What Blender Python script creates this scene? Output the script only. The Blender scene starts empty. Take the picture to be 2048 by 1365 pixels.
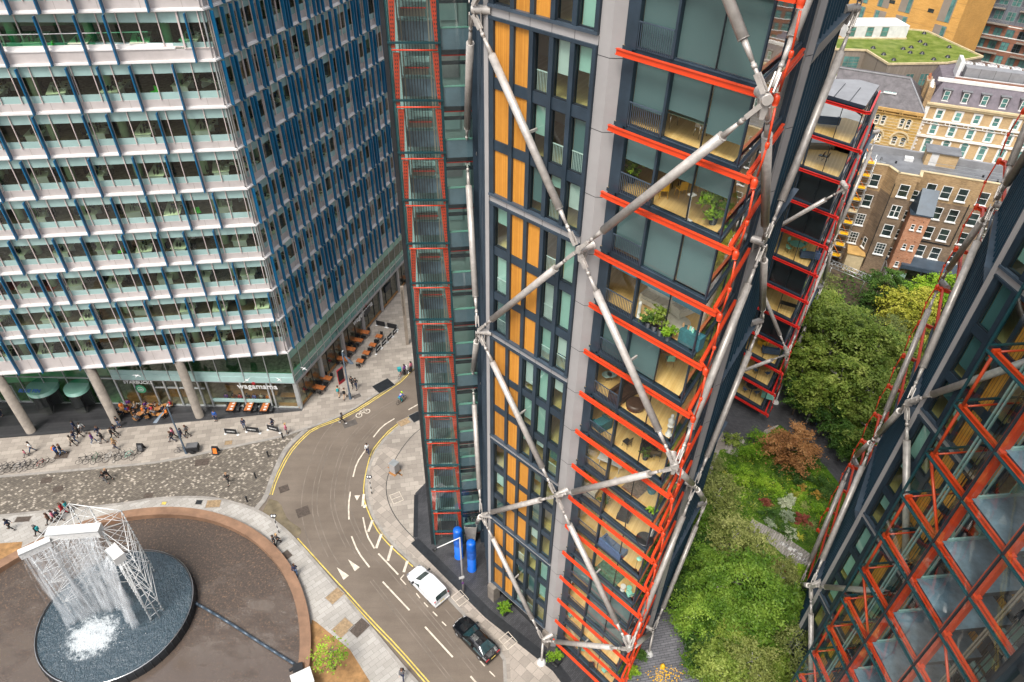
import bpy, math, random
from mathutils import Vector as V, Matrix, noise as mnoise
random.seed(7)
SC = bpy.context.scene
COL = SC.collection
R = math.radians

# ---------------------------------------------------------------- camera
FPX, CX, CY, VPX, VPY, CAMH = 1390.0, 1024.0, 682.5, 988.0, 2377.0, 60.0
_n = V((VPX-CX, VPY-CY, FPX)).normalized()
_z = -_n
_y = (V((0, 0, 1)) - V((0, 0, 1)).dot(_z)*_z).normalized()
_x = _y.cross(_z)                      # world axes written in camera (right, down, forward)
RIGHT = V((_x[0], _y[0], _z[0])); DOWN = V((_x[1], _y[1], _z[1])); FWD = V((_x[2], _y[2], _z[2]))
cam_d = bpy.data.cameras.new('camera'); cam = bpy.data.objects.new('camera', cam_d); COL.objects.link(cam)
cm = Matrix((RIGHT, -DOWN, -FWD)).transposed().to_4x4(); cm.translation = V((0, 0, CAMH))
cam.matrix_world = cm
cam_d.sensor_width = 36; cam_d.lens = 36*FPX/2048; cam_d.clip_start = 0.5; cam_d.clip_end = 3000
SC.camera = cam

def G(px, py, z=0.0):
    """where the sight line of a surveyed point of the photograph meets the level z"""
    r = V((px-CX, py-CY, FPX)); d = V((r.dot(_x), r.dot(_y), r.dot(_z)))
    s = (z-CAMH)/d.z
    return V((d.x*s, d.y*s, z))

# ---------------------------------------------------------------- light
SUN_EL, SUN_AZ = 60, 208          # azimuth: from +Y clockwise
w = bpy.data.worlds.new('World'); SC.world = w; w.use_nodes = True
nt = w.node_tree; nt.nodes.clear()
wo = nt.nodes.new('ShaderNodeOutputWorld'); bg = nt.nodes.new('ShaderNodeBackground'); sk = nt.nodes.new('ShaderNodeTexSky')
sk.sky_type = 'NISHITA'; sk.sun_disc = False; sk.sun_elevation = R(SUN_EL); sk.sun_rotation = R(SUN_AZ)
sk.altitude = 50; sk.air_density = 1.0; sk.dust_density = 4.0; sk.ozone_density = 1.0
hs = nt.nodes.new('ShaderNodeHueSaturation'); hs.inputs['Saturation'].default_value = 0.35
nt.links.new(sk.outputs[0], hs.inputs['Color']); nt.links.new(hs.outputs[0], bg.inputs['Color'])
nt.links.new(bg.outputs[0], wo.inputs['Surface']); bg.inputs['Strength'].default_value = 0.15
sun_d = bpy.data.lights.new('sun', 'SUN'); sun_d.energy = 1.9; sun_d.angle = R(20); sun_d.color = (1, .95, .87)
sun = bpy.data.objects.new('sun', sun_d); COL.objects.link(sun)
sd = V((math.sin(R(SUN_AZ))*math.cos(R(SUN_EL)), math.cos(R(SUN_AZ))*math.cos(R(SUN_EL)), math.sin(R(SUN_EL))))
sun.rotation_euler = sd.to_track_quat('Z', 'Y').to_euler(); sun.location = (0, 0, 200)
SC.view_settings.view_transform = 'Standard'; SC.view_settings.look = 'None'; SC.view_settings.gamma = 1
SC.view_settings.exposure = 0.92
SC.render.engine = 'CYCLES'
try:
    SC.cycles.max_bounces = 8; SC.cycles.transparent_max_bounces = 24; SC.cycles.use_denoising = True
    SC.cycles.sample_clamp_indirect = 4; SC.cycles.caustics_reflective = False; SC.cycles.caustics_refractive = False
except Exception: pass

# ---------------------------------------------------------------- materials
MAT = {}
def _mk(name):
    m = bpy.data.materials.new(name); m.use_nodes = True; t = m.node_tree
    b = t.nodes['Principled BSDF']; MAT[name] = m
    return m, t, b
def _coord(t, kind='Position', scale=(1, 1, 1), rot=(0, 0, 0)):
    if kind == 'Position':
        g = t.nodes.new('ShaderNodeNewGeometry'); o = g.outputs['Position']
    else:
        g = t.nodes.new('ShaderNodeTexCoord'); o = g.outputs[kind]
    mp = t.nodes.new('ShaderNodeMapping'); mp.inputs['Scale'].default_value = scale; mp.inputs['Rotation'].default_value = rot
    t.links.new(o, mp.inputs['Vector']); return mp.outputs[0]
def _ramp(t, src, stops):
    r = t.nodes.new('ShaderNodeValToRGB'); el = r.color_ramp.elements
    while len(el) < len(stops): el.new(0.5)
    for e, (p, c) in zip(el, stops): e.position = p; e.color = (*c, 1)
    t.links.new(src, r.inputs[0]); return r.outputs[0]
def _noise(t, vec, scale, detail=4, rough=.55):
    n = t.nodes.new('ShaderNodeTexNoise'); n.inputs['Scale'].default_value = scale; n.inputs['Detail'].default_value = detail
    n.inputs['Roughness'].default_value = rough; t.links.new(vec, n.inputs['Vector']); return n.outputs[0]
def _mix(t, fac, a, b, mode='MIX'):
    m = t.nodes.new('ShaderNodeMix'); m.data_type = 'RGBA'; m.blend_type = mode
    if hasattr(fac, 'links') or not isinstance(fac, (int, float)): t.links.new(fac, m.inputs[0])
    else: m.inputs[0].default_value = fac
    for s, v in ((6, a), (7, b)):
        if isinstance(v, tuple): m.inputs[s].default_value = (*v, 1)
        else: t.links.new(v, m.inputs[s])
    return m.outputs[2]
def _bump(t, b, src, strength=.3, dist=.02):
    n = t.nodes.new('ShaderNodeBump'); n.inputs['Strength'].default_value = strength; n.inputs['Distance'].default_value = dist
    t.links.new(src, n.inputs['Height']); t.links.new(n.outputs[0], b.inputs['Normal'])
def plain(name, c, rough=.5, metal=0, var=.12, vs=1.2, spec=None, kind='Position', emit=None):
    """one colour with soft dirt and tone variation of its own"""
    m, t, b = _mk(name)
    vec = _coord(t, kind)
    n = _noise(t, vec, vs, 5, .65)
    lo = tuple(x*(1-var*1.6) for x in c); hi = tuple(min(1, x*(1+var)) for x in c)
    oi = t.nodes.new('ShaderNodeObjectInfo'); k = .75 if 'blind' in name else .9
    t.links.new(_mix(t, 1.0, _ramp(t, n, [(.3, lo), (.7, hi)]), _ramp(t, oi.outputs['Random'], [(0, (k,)*3), (1, (1, 1, 1))]), 'MULTIPLY'), b.inputs['Base Color'])
    b.inputs['Roughness'].default_value = rough; b.inputs['Metallic'].default_value = metal
    if spec is not None: b.inputs['Specular IOR Level'].default_value = spec
    return m
def glass(name, tint, refl=.12, power=.35, rough=.02, gcol=(1, 1, 1), body=None, bodyf=0):
    """thin architectural glass: tinted see-through plus mirror reflection that grows towards grazing"""
    m, t, b = _mk(name); t.nodes.remove(b)
    out = t.nodes['Material Output']
    tr = t.nodes.new('ShaderNodeBsdfTransparent'); tr.inputs[0].default_value = (*tint, 1)
    gl = t.nodes.new('ShaderNodeBsdfGlossy'); gl.inputs['Roughness'].default_value = rough; gl.inputs[0].default_value = (*gcol, 1)
    lw = t.nodes.new('ShaderNodeLayerWeight'); lw.inputs[0].default_value = .5; pw = t.nodes.new('ShaderNodeMath'); pw.operation = 'POWER'; pw.inputs[1].default_value = 3.6; t.links.new(lw.outputs['Facing'], pw.inputs[0])
    mr = t.nodes.new('ShaderNodeMapRange'); mr.inputs[3].default_value = refl; mr.inputs[4].default_value = .9
    t.links.new(pw.outputs[0], mr.inputs[0])
    vec = _coord(t, 'Position'); bn = t.nodes.new('ShaderNodeBump'); bn.inputs['Strength'].default_value = .05; bn.inputs['Distance'].default_value = .05
    t.links.new(_noise(t, vec, .8, 1), bn.inputs['Height']); t.links.new(bn.outputs[0], gl.inputs['Normal'])
    base = tr.outputs[0]
    if body:
        df = t.nodes.new('ShaderNodeBsdfDiffuse'); df.inputs[0].default_value = (*body, 1)
        mx0 = t.nodes.new('ShaderNodeMixShader'); mx0.inputs[0].default_value = bodyf
        t.links.new(base, mx0.inputs[1]); t.links.new(df.outputs[0], mx0.inputs[2]); base = mx0.outputs[0]
    mx = t.nodes.new('ShaderNodeMixShader'); t.links.new(mr.outputs[0], mx.inputs[0]); t.links.new(base, mx.inputs[1]); t.links.new(gl.outputs[0], mx.inputs[2])
    t.links.new(mx.outputs[0], out.inputs[0]); return m
def brick(name, c1, c2, mortar, scale, bw=.5, rh=.25, msize=.02, rot=(0, 0, 0), rough=.85, offset=.5, kind='Position', bump=.3, blotch=.3, bias=0, wet=None):
    m, t, b = _mk(name)
    vec = _coord(t, kind, rot=rot)
    br = t.nodes.new('ShaderNodeTexBrick'); br.inputs['Scale'].default_value = scale; br.inputs['Brick Width'].default_value = bw
    br.inputs['Row Height'].default_value = rh; br.inputs['Mortar Size'].default_value = msize; br.inputs['Bias'].default_value = bias
    br.offset = offset
    br.inputs[1].default_value = (*c1, 1); br.inputs[2].default_value = (*c2, 1); br.inputs[3].default_value = (*mortar, 1)
    t.links.new(vec, br.inputs['Vector'])
    n = _noise(t, vec, .35, 5, .6)
    dirt = _ramp(t, n, [(.3, (1-blotch,)*3), (.65, (1.0, 1.0, 1.0))])
    col = _mix(t, 1.0, br.outputs[0], dirt, 'MULTIPLY')
    n2 = _noise(t, vec, 9, 3, .6)
    col = _mix(t, .5, col, _ramp(t, n2, [(.3, (.72,)*3), (.7, (1, 1, 1))]), 'MULTIPLY')
    t.links.new(col, b.inputs['Base Color']); b.inputs['Roughness'].default_value = rough
    _bump(t, b, br.outputs['Fac'], -bump, .01)
    if wet: t.links.new(_ramp(t, n, [(.35, (wet,)*3), (.7, (rough,)*3)]), b.inputs['Roughness'])
    return m
def stripes(name, c1, c2, scale, axis='X', rough=.6, rot=(0, 0, 0), bump=.5, kind='Position', gap=.12, woodn=True, gapcol=None):
    """boards or ribs running across one axis, with grain"""
    m, t, b = _mk(name); vec = _coord(t, kind, rot=rot)
    sx = t.nodes.new('ShaderNodeSeparateXYZ'); t.links.new(vec, sx.inputs[0])
    mu = t.nodes.new('ShaderNodeMath'); mu.operation = 'MULTIPLY'; mu.inputs[1].default_value = scale; t.links.new(sx.outputs[axis], mu.inputs[0])
    fr = t.nodes.new('ShaderNodeMath'); fr.operation = 'FRACT'; t.links.new(mu.outputs[0], fr.inputs[0])
    fl = t.nodes.new('ShaderNodeMath'); fl.operation = 'FLOOR'; t.links.new(mu.outputs[0], fl.inputs[0])
    wn = t.nodes.new('ShaderNodeTexWhiteNoise'); wn.noise_dimensions = '1D'; t.links.new(fl.outputs[0], wn.inputs['W'])
    n = _noise(t, vec, 2.2, 5, .65)
    add = t.nodes.new('ShaderNodeMath'); add.operation = 'MULTIPLY_ADD'; add.inputs[1].default_value = .5
    t.links.new(wn.outputs['Value'], add.inputs[0]); 
    h = t.nodes.new('ShaderNodeMath'); h.operation = 'MULTIPLY'; h.inputs[1].default_value = .5; t.links.new(n, h.inputs[0]); t.links.new(h.outputs[0], add.inputs[2])
    col = _ramp(t, add.outputs[0], [(.15, c1), (.75, c2)])
    gp = _ramp(t, fr.outputs[0], [(0, (0, 0, 0)), (gap, (1, 1, 1)), (1-gap, (1, 1, 1)), (1, (0, 0, 0))])
    gc = gapcol or tuple(x*.25 for x in c1)
    col = _mix(t, gp, gc, col)
    oi = t.nodes.new('ShaderNodeObjectInfo'); col = _mix(t, 1.0, col, _ramp(t, oi.outputs['Random'], [(0, (.72,)*3), (1, (1, 1, 1))]), 'MULTIPLY')
    t.links.new(col, b.inputs['Base Color']); b.inputs['Roughness'].default_value = rough
    _bump(t, b, gp, bump, .02); return m

# metals and claddings
plain('grey_metal', (.36, .345, .34), .42, .15, .06, .5)
plain('steel', (.46, .425, .39), .38, .25, .16, 2.5)
plain('slate_metal', (.028, .046, .066), .38, .2, .2, .8)
plain('slate_light', (.06, .085, .115), .35, .2, .15, .8)
plain('black_frame', (.016, .022, .028), .4, .1, .2, 1)
plain('red_metal', (.60, .052, .012), .38, 0, .08, .9)
plain('dark_red_metal', (.52, .02, .014), .35, 0, .1, .9)
plain('teal_metal', (.010, .052, .062), .35, .2, .15, .8)
plain('white_metal', (.74, .74, .73), .35, .1, .05, 2)
plain('alu', (.5, .52, .52), .3, .6, .1, 2)
plain('dark_metal', (.03, .033, .037), .4, .4, .2, 2)
plain('ledge_white', (.74, .715, .70), .45, .1, .07, .35)
plain('spandrel_pink', (.52, .475, .46), .45, .15, .12, .3)
plain('fin_blue', (.003, .11, .235), .35, .1, .12, .6)
plain('fin_edge', (.62, .52, .49), .4, .1, .08, 1)
plain('frit', (.30, .44, .42), .18, 0, .09, .45, spec=.7)
plain('frit_green', (.15, .31, .25), .16, 0, .10, .45, spec=.7)
plain('concrete', (.21, .18, .15), .8, 0, .2, 1.3)
plain('concrete_green', (.36, .42, .28), .7, 0, .15, .8)
plain('white_paint', (.58, .575, .56), .5, 0, .05, 1)
plain('cream_wall', (.62, .56, .46), .7, 0, .06, .4)
plain('landing_blue', (.22, .30, .38), .45, 0, .25, .9)
plain('blind', (.085, .155, .17), .6, 0, .06, .3)
plain('blind_blue', (.04, .16, .23), .6, 0, .06, .3)
plain('blind_pale', (.40, .54, .49), .5, 0, .06, .5)
plain('ceiling', (.6, .59, .56), .8, 0, .04, .5)
plain('landing_dark', (.165, .22, .275), .4, 0, .35, .7)
plain('lobby_band', (.12, .165, .20), .4, 0, .15, .8)
plain('carpet', (.21, .16, .115), .9, 0, .4, 3)
plain('carpet_brown', (.26, .19, .12), .9, 0, .35, 1.2)
plain('carpet_red', (.35, .045, .02), .9, 0, .3, 1.2)
plain('desk_top', (.66, .68, .52), .4, 0, .06, 1)
plain('desk_cream', (.60, .53, .36), .4, 0, .06, 1)
plain('green_plastic', (.06, .62, .05), .4, 0, .1, 2)
plain('mint', (.22, .55, .45), .45, 0, .1, 1)
plain('black_plastic', (.013, .014, .016), .4, 0, .2, 3)
plain('asphalt_patch', (.09, .078, .068), .85, 0, .2, 2)
plain('worn_asphalt', (.175, .145, .118), .7, 0, .25, .8)
plain('yellow_line', (.62, .47, .10), .7, 0, .25, 2.5)
plain('white_line', (.62, .55, .45), .7, 0, .22, 3)
plain('kerb', (.27, .25, .225), .75, 0, .2, 1.3)
plain('manhole', (.085, .065, .052), .65, .2, .3, 5)
plain('manhole_tan', (.30, .21, .12), .75, .1, .25, 4)
plain('corten', (.22, .125, .075), .7, 0, .22, .8)
plain('soil_tan', (.30, .165, .065), .9, 0, .3, 1.4)
plain('soil', (.07, .05, .03), .95, 0, .5, 1.0)
plain('blue_pipe', (.004, .11, .52), .35, 0, .08, 2)
plain('lead_roof', (.17, .175, .185), .6, .1, .22, .6)
plain('slate_roof', (.10, .09, .095), .6, 0, .3, 1.2)
plain('slate_purple', (.135, .115, .135), .6, 0, .2, 1.2)
plain('stone_trim', (.74, .72, .68), .6, 0, .1, 1)
plain('lift_red', (.56, .045, .014), .4, 0, .15, 1)
plain('stone_cream', (.56, .45, .27), .75, 0, .15, 1)
plain('ochre_stone', (.45, .27, .085), .8, 0, .2, 1)
plain('tan_panel', (.27, .225, .18), .6, .1, .08, .6)
plain('zinc', (.33, .33, .34), .45, .4, .12, .6)
plain('skin', (.50, .30, .21), .55, 0, .06, 3, kind='Object')
plain('window_white', (.75, .75, .73), .4, 0, .05, 2)
plain('plaster', (.63, .62, .60), .8, 0, .1, 1)
plain('yellow_plastic', (.75, .42, .02), .4, 0, .1, 2)
plain('terracotta', (.36, .13, .06), .8, 0, .2, 2)
plain('tyre', (.012, .012, .013), .75, 0, .2, 5)
plain('chrome', (.6, .6, .6), .18, .9, .05, 3)
for nm, c in dict(navy=(.012, .022, .06), black=(.012, .012, .014), grey=(.12, .12, .125), white=(.62, .62, .6), red=(.42, .02, .03),
                  blue=(.02, .10, .38), tan=(.40, .24, .13), beige=(.45, .37, .29), green=(.03, .20, .10), brown=(.10, .05, .03), pink=(.55, .16, .22),
                  orange=(.70, .18, .02), denim=(.05, .09, .17), lime=(.45, .75, .02), teal=(.02, .28, .30), blond=(.45, .28, .12), darkhair=(.02, .014, .01), purple=(.14, .04, .20)).items():
    plain('c_'+nm, c, .8, 0, .15, 8, kind='Object')
# floors, walls and ground
stripes('timber_panel', (.52, .20, .022), (.70, .32, .05), 14, 'X', .5, (0, 0, R(44)), .6, gap=.22, gapcol=(.25, .09, .01))
stripes('timber_slat', (.50, .21, .02), (.72, .33, .05), 5.5, 'Y', .5, (0, 0, 0), .6, gap=.16, gapcol=(.04, .03, .02))
stripes('timber_plain', (.32, .14, .045), (.46, .22, .07), 1.6, 'Z', .5, (0, 0, 0), .1, gap=.01)
stripes('oak_floor', (.66, .41, .14), (.80, .55, .23), 6.5, 'X', .38, (0, 0, R(28)), .1, gap=.03, gapcol=(.36, .22, .08))
stripes('deck_black', (.016, .016, .018), (.055, .055, .058), 2.2, 'Y', .42, (0, 0, R(-8)), .3, gap=.06)
stripes('grey_boards', (.30, .27, .24), (.46, .42, .38), 3.4, 'X', .8, (0, 0, R(28)), .4, gap=.07, gapcol=(.10, .09, .08))
stripes('louvre_metal', (.012, .038, .062), (.018, .052, .082), 2.4, 'X', .36, (0, 0, R(-60)), .5, gap=.05, gapcol=(.03, .07, .10))
stripes('tan_cladding', (.25, .205, .16), (.31, .26, .21), 1.6, 'X', .55, (0, 0, 0), .3, gap=.03)
stripes('zinc_cladding', (.13, .145, .17), (.17, .19, .22), 1.3, 'X', .5, (0, 0, 0), .3, gap=.05)
brick('stock_brick', (.33, .20, .09), (.52, .34, .16), (.34, .26, .17), 1, .26, .085, .01, rot=(R(90), 0, 0), blotch=.45)
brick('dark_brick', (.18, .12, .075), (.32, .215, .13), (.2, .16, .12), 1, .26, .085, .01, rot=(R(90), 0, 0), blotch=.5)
brick('red_brick', (.44, .16, .07), (.62, .30, .17), (.34, .24, .17), 1, .26, .085, .01, rot=(R(90), 0, 0), blotch=.3)
brick('flat_red_brick', (.23, .085, .05), (.33, .14, .08), (.22, .16, .12), 1, .5, .12, .012, rot=(R(90), 0, 0), blotch=.25)
brick('orange_brick', (.60, .31, .07), (.70, .38, .10), (.50, .28, .09), 1, .5, .13, .01, rot=(R(90), 0, 0), blotch=.18)
brick('buff_brick', (.50, .33, .15), (.62, .43, .22), (.5, .38, .24), 1, .3, .09, .01, rot=(R(90), 0, 0), blotch=.3)
brick('yellow_brick', (.46, .27, .06), (.58, .36, .10), (.50, .36, .16), 1, .8, .5, .05, rot=(R(90), 0, 0), blotch=.3)
brick('paving', (.27, .235, .20), (.39, .345, .295), (.17, .15, .125), 1, 1.0, .6, .012, rot=(0, 0, R(-12)), rough=.7, blotch=.22, bump=.15)
brick('paving_cross', (.33, .31, .28), (.42, .40, .37), (.22, .20, .18), 1, .9, .45, .012, rot=(0, 0, R(-42)), rough=.7, blotch=.2, bump=.15)
brick('paving_strip', (.27, .235, .20), (.42, .365, .31), (.19, .165, .14), 1, .8, .8, .015, rot=(0, 0, R(42)), rough=.7, blotch=.25, bump=.15, offset=.3)
brick('granite_setts', (.048, .048, .052), (.075, .075, .08), (.022, .022, .024), 1, .35, .14, .012, rot=(0, 0, R(-48)), rough=.55, blotch=.35, wet=.3)
brick('wet_setts', (.15, .15, .165), (.22, .22, .24), (.06, .06, .065), 1, .7, .22, .02, rot=(0, 0, R(-12)), rough=.45, blotch=.35, wet=.18)
brick('setts_path', (.055, .056, .062), (.085, .085, .09), (.035, .035, .037), 1, .4, .2, .01, rot=(0, 0, R(30)), rough=.6, blotch=.25, wet=.4)

def _cobble():
    m, t, b = _mk('cobbles'); vec = _coord(t)
    vec2 = _coord(t, 'Position', (1, 1.25, 1), (0, 0, R(28)))
    wn = t.nodes.new('ShaderNodeTexVoronoi'); wn.inputs['Scale'].default_value = 4.2; wn.inputs['Randomness'].default_value = .16; t.links.new(vec2, wn.inputs['Vector'])
    ve = t.nodes.new('ShaderNodeTexVoronoi'); ve.feature = 'DISTANCE_TO_EDGE'; ve.inputs['Scale'].default_value = 4.2; ve.inputs['Randomness'].default_value = .16; t.links.new(vec2, ve.inputs['Vector'])
    sp = t.nodes.new('ShaderNodeSeparateColor'); t.links.new(wn.outputs['Color'], sp.inputs[0])
    col = _ramp(t, sp.outputs[0], [(0, (.10, .085, .068)), (.72, (.165, .14, .112)), (.86, (.22, .19, .15)), (.94, (.40, .35, .29))])
    e = _ramp(t, ve.outputs['Distance'], [(.02, (.42, .42, .42)), (.10, (1, 1, 1))])
    col = _mix(t, 1, col, e, 'MULTIPLY'); n = _noise(t, vec, .3, 4)
    col = _mix(t, 1, col, _ramp(t, n, [(.3, (.75, .75, .75)), (.7, (1, 1, 1))]), 'MULTIPLY')
    t.links.new(col, b.inputs['Base Color']); b.inputs['Roughness'].default_value = .7; _bump(t, b, e, .3, .02)
_cobble()
def _asphalt():
    m, t, b = _mk('asphalt'); vec = _coord(t)
    n = _noise(t, vec, .22, 6, .6); n2 = _noise(t, vec, 26, 3, .7)
    mp = _coord(t, 'Position', (.16, 1.6, 1), (0, 0, R(48))); n3 = _noise(t, mp, .8, 4, .6)
    col = _ramp(t, n, [(.3, (.118, .092, .070)), (.7, (.168, .135, .106))])
    col = _mix(t, .35, col, _ramp(t, n3, [(.35, (.72, .72, .72)), (.65, (1.08, 1.08, 1.08))]), 'MULTIPLY')
    col = _mix(t, .6, col, _ramp(t, n2, [(.3, (.65, .65, .65)), (.7, (1.15, 1.15, 1.15))]), 'MULTIPLY')
    t.links.new(col, b.inputs['Base Color']); b.inputs['Roughness'].default_value = .75; _bump(t, b, n2, .25, .01)
_asphalt()
def _basin():
    m, t, b = _mk('wet_gravel'); vec = _coord(t)
    n = _noise(t, vec, .16, 6, .62); v = _noise(t, vec, 5.5, 5, .8); n3a = _noise(t, _coord(t, 'Position', (.6, 1.1, 1), (0, 0, R(35))), .45, 6, .7)
    sx = t.nodes.new('ShaderNodeSeparateXYZ'); t.links.new(vec, sx.inputs[0]); ma = t.nodes.new('ShaderNodeMath'); ma.operation = 'MULTIPLY_ADD'; ma.inputs[1].default_value = -.022; ma.inputs[2].default_value = .70; t.links.new(sx.outputs['Y'], ma.inputs[0])
    ad = t.nodes.new('ShaderNodeMath'); ad.operation = 'ADD'; t.links.new(n3a, ad.inputs[0]); t.links.new(ma.outputs[0], ad.inputs[1]); n3 = ad.outputs[0]
    col = _ramp(t, v, [(.44, (.032, .021, .015)), (.57, (.066, .043, .030)), (.66, (.24, .14, .075))])
    film = _ramp(t, n3, [(.44, (0, 0, 0)), (.56, (1, 1, 1))])
    col = _mix(t, film, col, _mix(t, .75, col, (.098, .076, .062)))
    t.links.new(col, b.inputs['Base Color'])
    t.links.new(_ramp(t, n3, [(.42, (.55, .55, .55)), (.60, (.14, .14, .14))]), b.inputs['Roughness'])
    b.inputs['Specular IOR Level'].default_value = .8; _bump(t, b, v, .15, .01)
_basin()
def _water():
    m, t, b = _mk('pool_water'); vec = _coord(t)
    n = _noise(t, _coord(t, 'Position', (1.2, .6, 1), (0, 0, R(20))), 2.8, 4, .7)
    b.inputs['Base Color'].default_value = (.018, .055, .085, 1); b.inputs['Roughness'].default_value = .08
    b.inputs['Specular IOR Level'].default_value = .9; _bump(t, b, n, 1.0, .25)
    # foam where the fall strikes
    ox = t.nodes.new('ShaderNodeVectorMath'); ox.operation = 'DISTANCE'; t.links.new(vec, ox.inputs[0]); ox.inputs[1].default_value = FOAM
    fn = _noise(t, vec, 1.9, 8, .85); ma = t.nodes.new('ShaderNodeMath'); ma.operation = 'MULTIPLY_ADD'; ma.inputs[1].default_value = 3.6
    t.links.new(fn, ma.inputs[0]); neg = t.nodes.new('ShaderNodeMath'); neg.operation = 'MULTIPLY'; neg.inputs[1].default_value = -.62
    t.links.new(ox.outputs['Value'], neg.inputs[0]); t.links.new(neg.outputs[0], ma.inputs[2])
    f = _ramp(t, ma.outputs[0], [(.42, (0, 0, 0)), (.72, (.25, .25, .25)), (1, (.72, .72, .72))])
    t.links.new(_mix(t, f, (.032, .055, .072), (.62, .66, .68)), b.inputs['Base Color'])
    t.links.new(_mix(t, f, (.16, .16, .16), (.7, .7, .7)), b.inputs['Roughness'])
FOAM = tuple(G(185, 1272, .9)); _water()
def _fall():
    m, t, b = _mk('falling_water'); vec = _coord(t, 'Position', (5, 5, .35))
    n = _noise(t, vec, 1.2, 5, .7)
    b.inputs['Base Color'].default_value = (.85, .88, .9, 1); b.inputs['Roughness'].default_value = .4
    t.links.new(_ramp(t, n, [(.44, (.0,)*3), (.72, (.26,)*3)]), b.inputs['Alpha'])
_fall()
m_, t_, b_ = _mk('water_mist'); b_.inputs['Base Color'].default_value = (.85, .88, .9, 1); n_ = _noise(t_, _coord(t_, 'Position', (2, 2, .5)), 1.2, 4, .6); t_.links.new(_ramp(t_, n_, [(.35, (.02,)*3), (.75, (.17,)*3)]), b_.inputs['Alpha'])
def leaf(name, c1, c2, c3):
    m, t, b = _mk(name); vec = _coord(t)
    n = _noise(t, vec, .55, 3, .6); n2 = _noise(t, vec, 7, 2, .7)
    mul = t.nodes.new('ShaderNodeMath'); mul.operation = 'MULTIPLY_ADD'; mul.inputs[1].default_value = .45; t.links.new(n2, mul.inputs[0])
    h = t.nodes.new('ShaderNodeMath'); h.operation = 'MULTIPLY'; h.inputs[1].default_value = .55; t.links.new(n, h.inputs[0]); t.links.new(h.outputs[0], mul.inputs[2])
    oi = t.nodes.new('ShaderNodeObjectInfo'); t.links.new(_mix(t, 1.0, _ramp(t, mul.outputs[0], [(.36, c1), (.5, c2), (.64, c3)]), _ramp(t, oi.outputs['Random'], [(0, (.55, .60, .55)), (.5, (.85, .85, .80)), (1, (1, .97, .9))]), 'MULTIPLY'), b.inputs['Base Color']); b.inputs['Roughness'].default_value = .55
    b.inputs['Specular IOR Level'].default_value = .25
    tl = t.nodes.new('ShaderNodeBsdfTranslucent'); t.links.new(b.inputs['Base Color'].links[0].from_socket, tl.inputs[0])
    mx = t.nodes.new('ShaderNodeMixShader'); mx.inputs[0].default_value = .25
    t.links.new(b.outputs[0], mx.inputs[1]); t.links.new(tl.outputs[0], mx.inputs[2]); t.links.new(mx.outputs[0], t.nodes['Material Output'].inputs[0])
leaf('leaf_birch', (.055, .11, .015), (.19, .27, .04), (.44, .50, .13))
leaf('leaf_olive', (.10, .13, .03), (.22, .26, .07), (.40, .42, .16))
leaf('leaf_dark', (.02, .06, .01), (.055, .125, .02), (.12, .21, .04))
leaf('leaf_bright', (.07, .18, .012), (.21, .38, .022), (.42, .56, .06))
leaf('leaf_yellow', (.20, .23, .02), (.42, .42, .05), (.60, .56, .12))
leaf('leaf_copper', (.16, .07, .03), (.34, .16, .06), (.50, .28, .12))
leaf('leaf_silver', (.26, .34, .18), (.45, .50, .36), (.62, .66, .50))
leaf('leaf_red', (.18, .04, .035), (.30, .08, .05), (.38, .14, .08))
leaf('leaf_orange', (.35, .22, .03), (.60, .36, .07), (.70, .50, .12))
leaf('leaf_green', (.05, .13, .012), (.16, .29, .03), (.36, .50, .08))
leaf('grass', (.05, .12, .01), (.12, .24, .02), (.22, .36, .03))
leaf('roof_grass', (.10, .16, .02), (.24, .31, .05), (.40, .42, .13))
plain('bark', (.16, .12, .085), .9, 0, .3, 4)
plain('birch_bark', (.42, .40, .36), .8, 0, .3, 6)
# glass
glass('glass_office', (.78, .90, .76), .05, .25)
glass('glass_green', (.42, .82, .60), .06, .3)
glass('glass_clear', (.95, .97, .92), .03, .22)
glass('glass_flat', (.74, .90, .84), .09, .3)
glass('glass_lift', (.86, .95, .93), .045, .28)
glass('glass_dark', (.10, .16, .17), .12, .35)
glass('glass_shop', (.75, .86, .82), .06, .3)
plain('pane_dark', (.03, .045, .045), .08, 0, .5, .6, spec=.8)
plain('pane_teal', (.10, .24, .22), .1, 0, .4, .5, spec=.8)
plain('car_black', (.006, .007, .009), .08, .2, .05, 2, spec=.9)
plain('car_white', (.78, .79, .80), .2, 0, .03, 2, spec=.6)
plain('car_glass', (.015, .04, .045), .05, 0, .2, 2, spec=.9)

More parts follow.
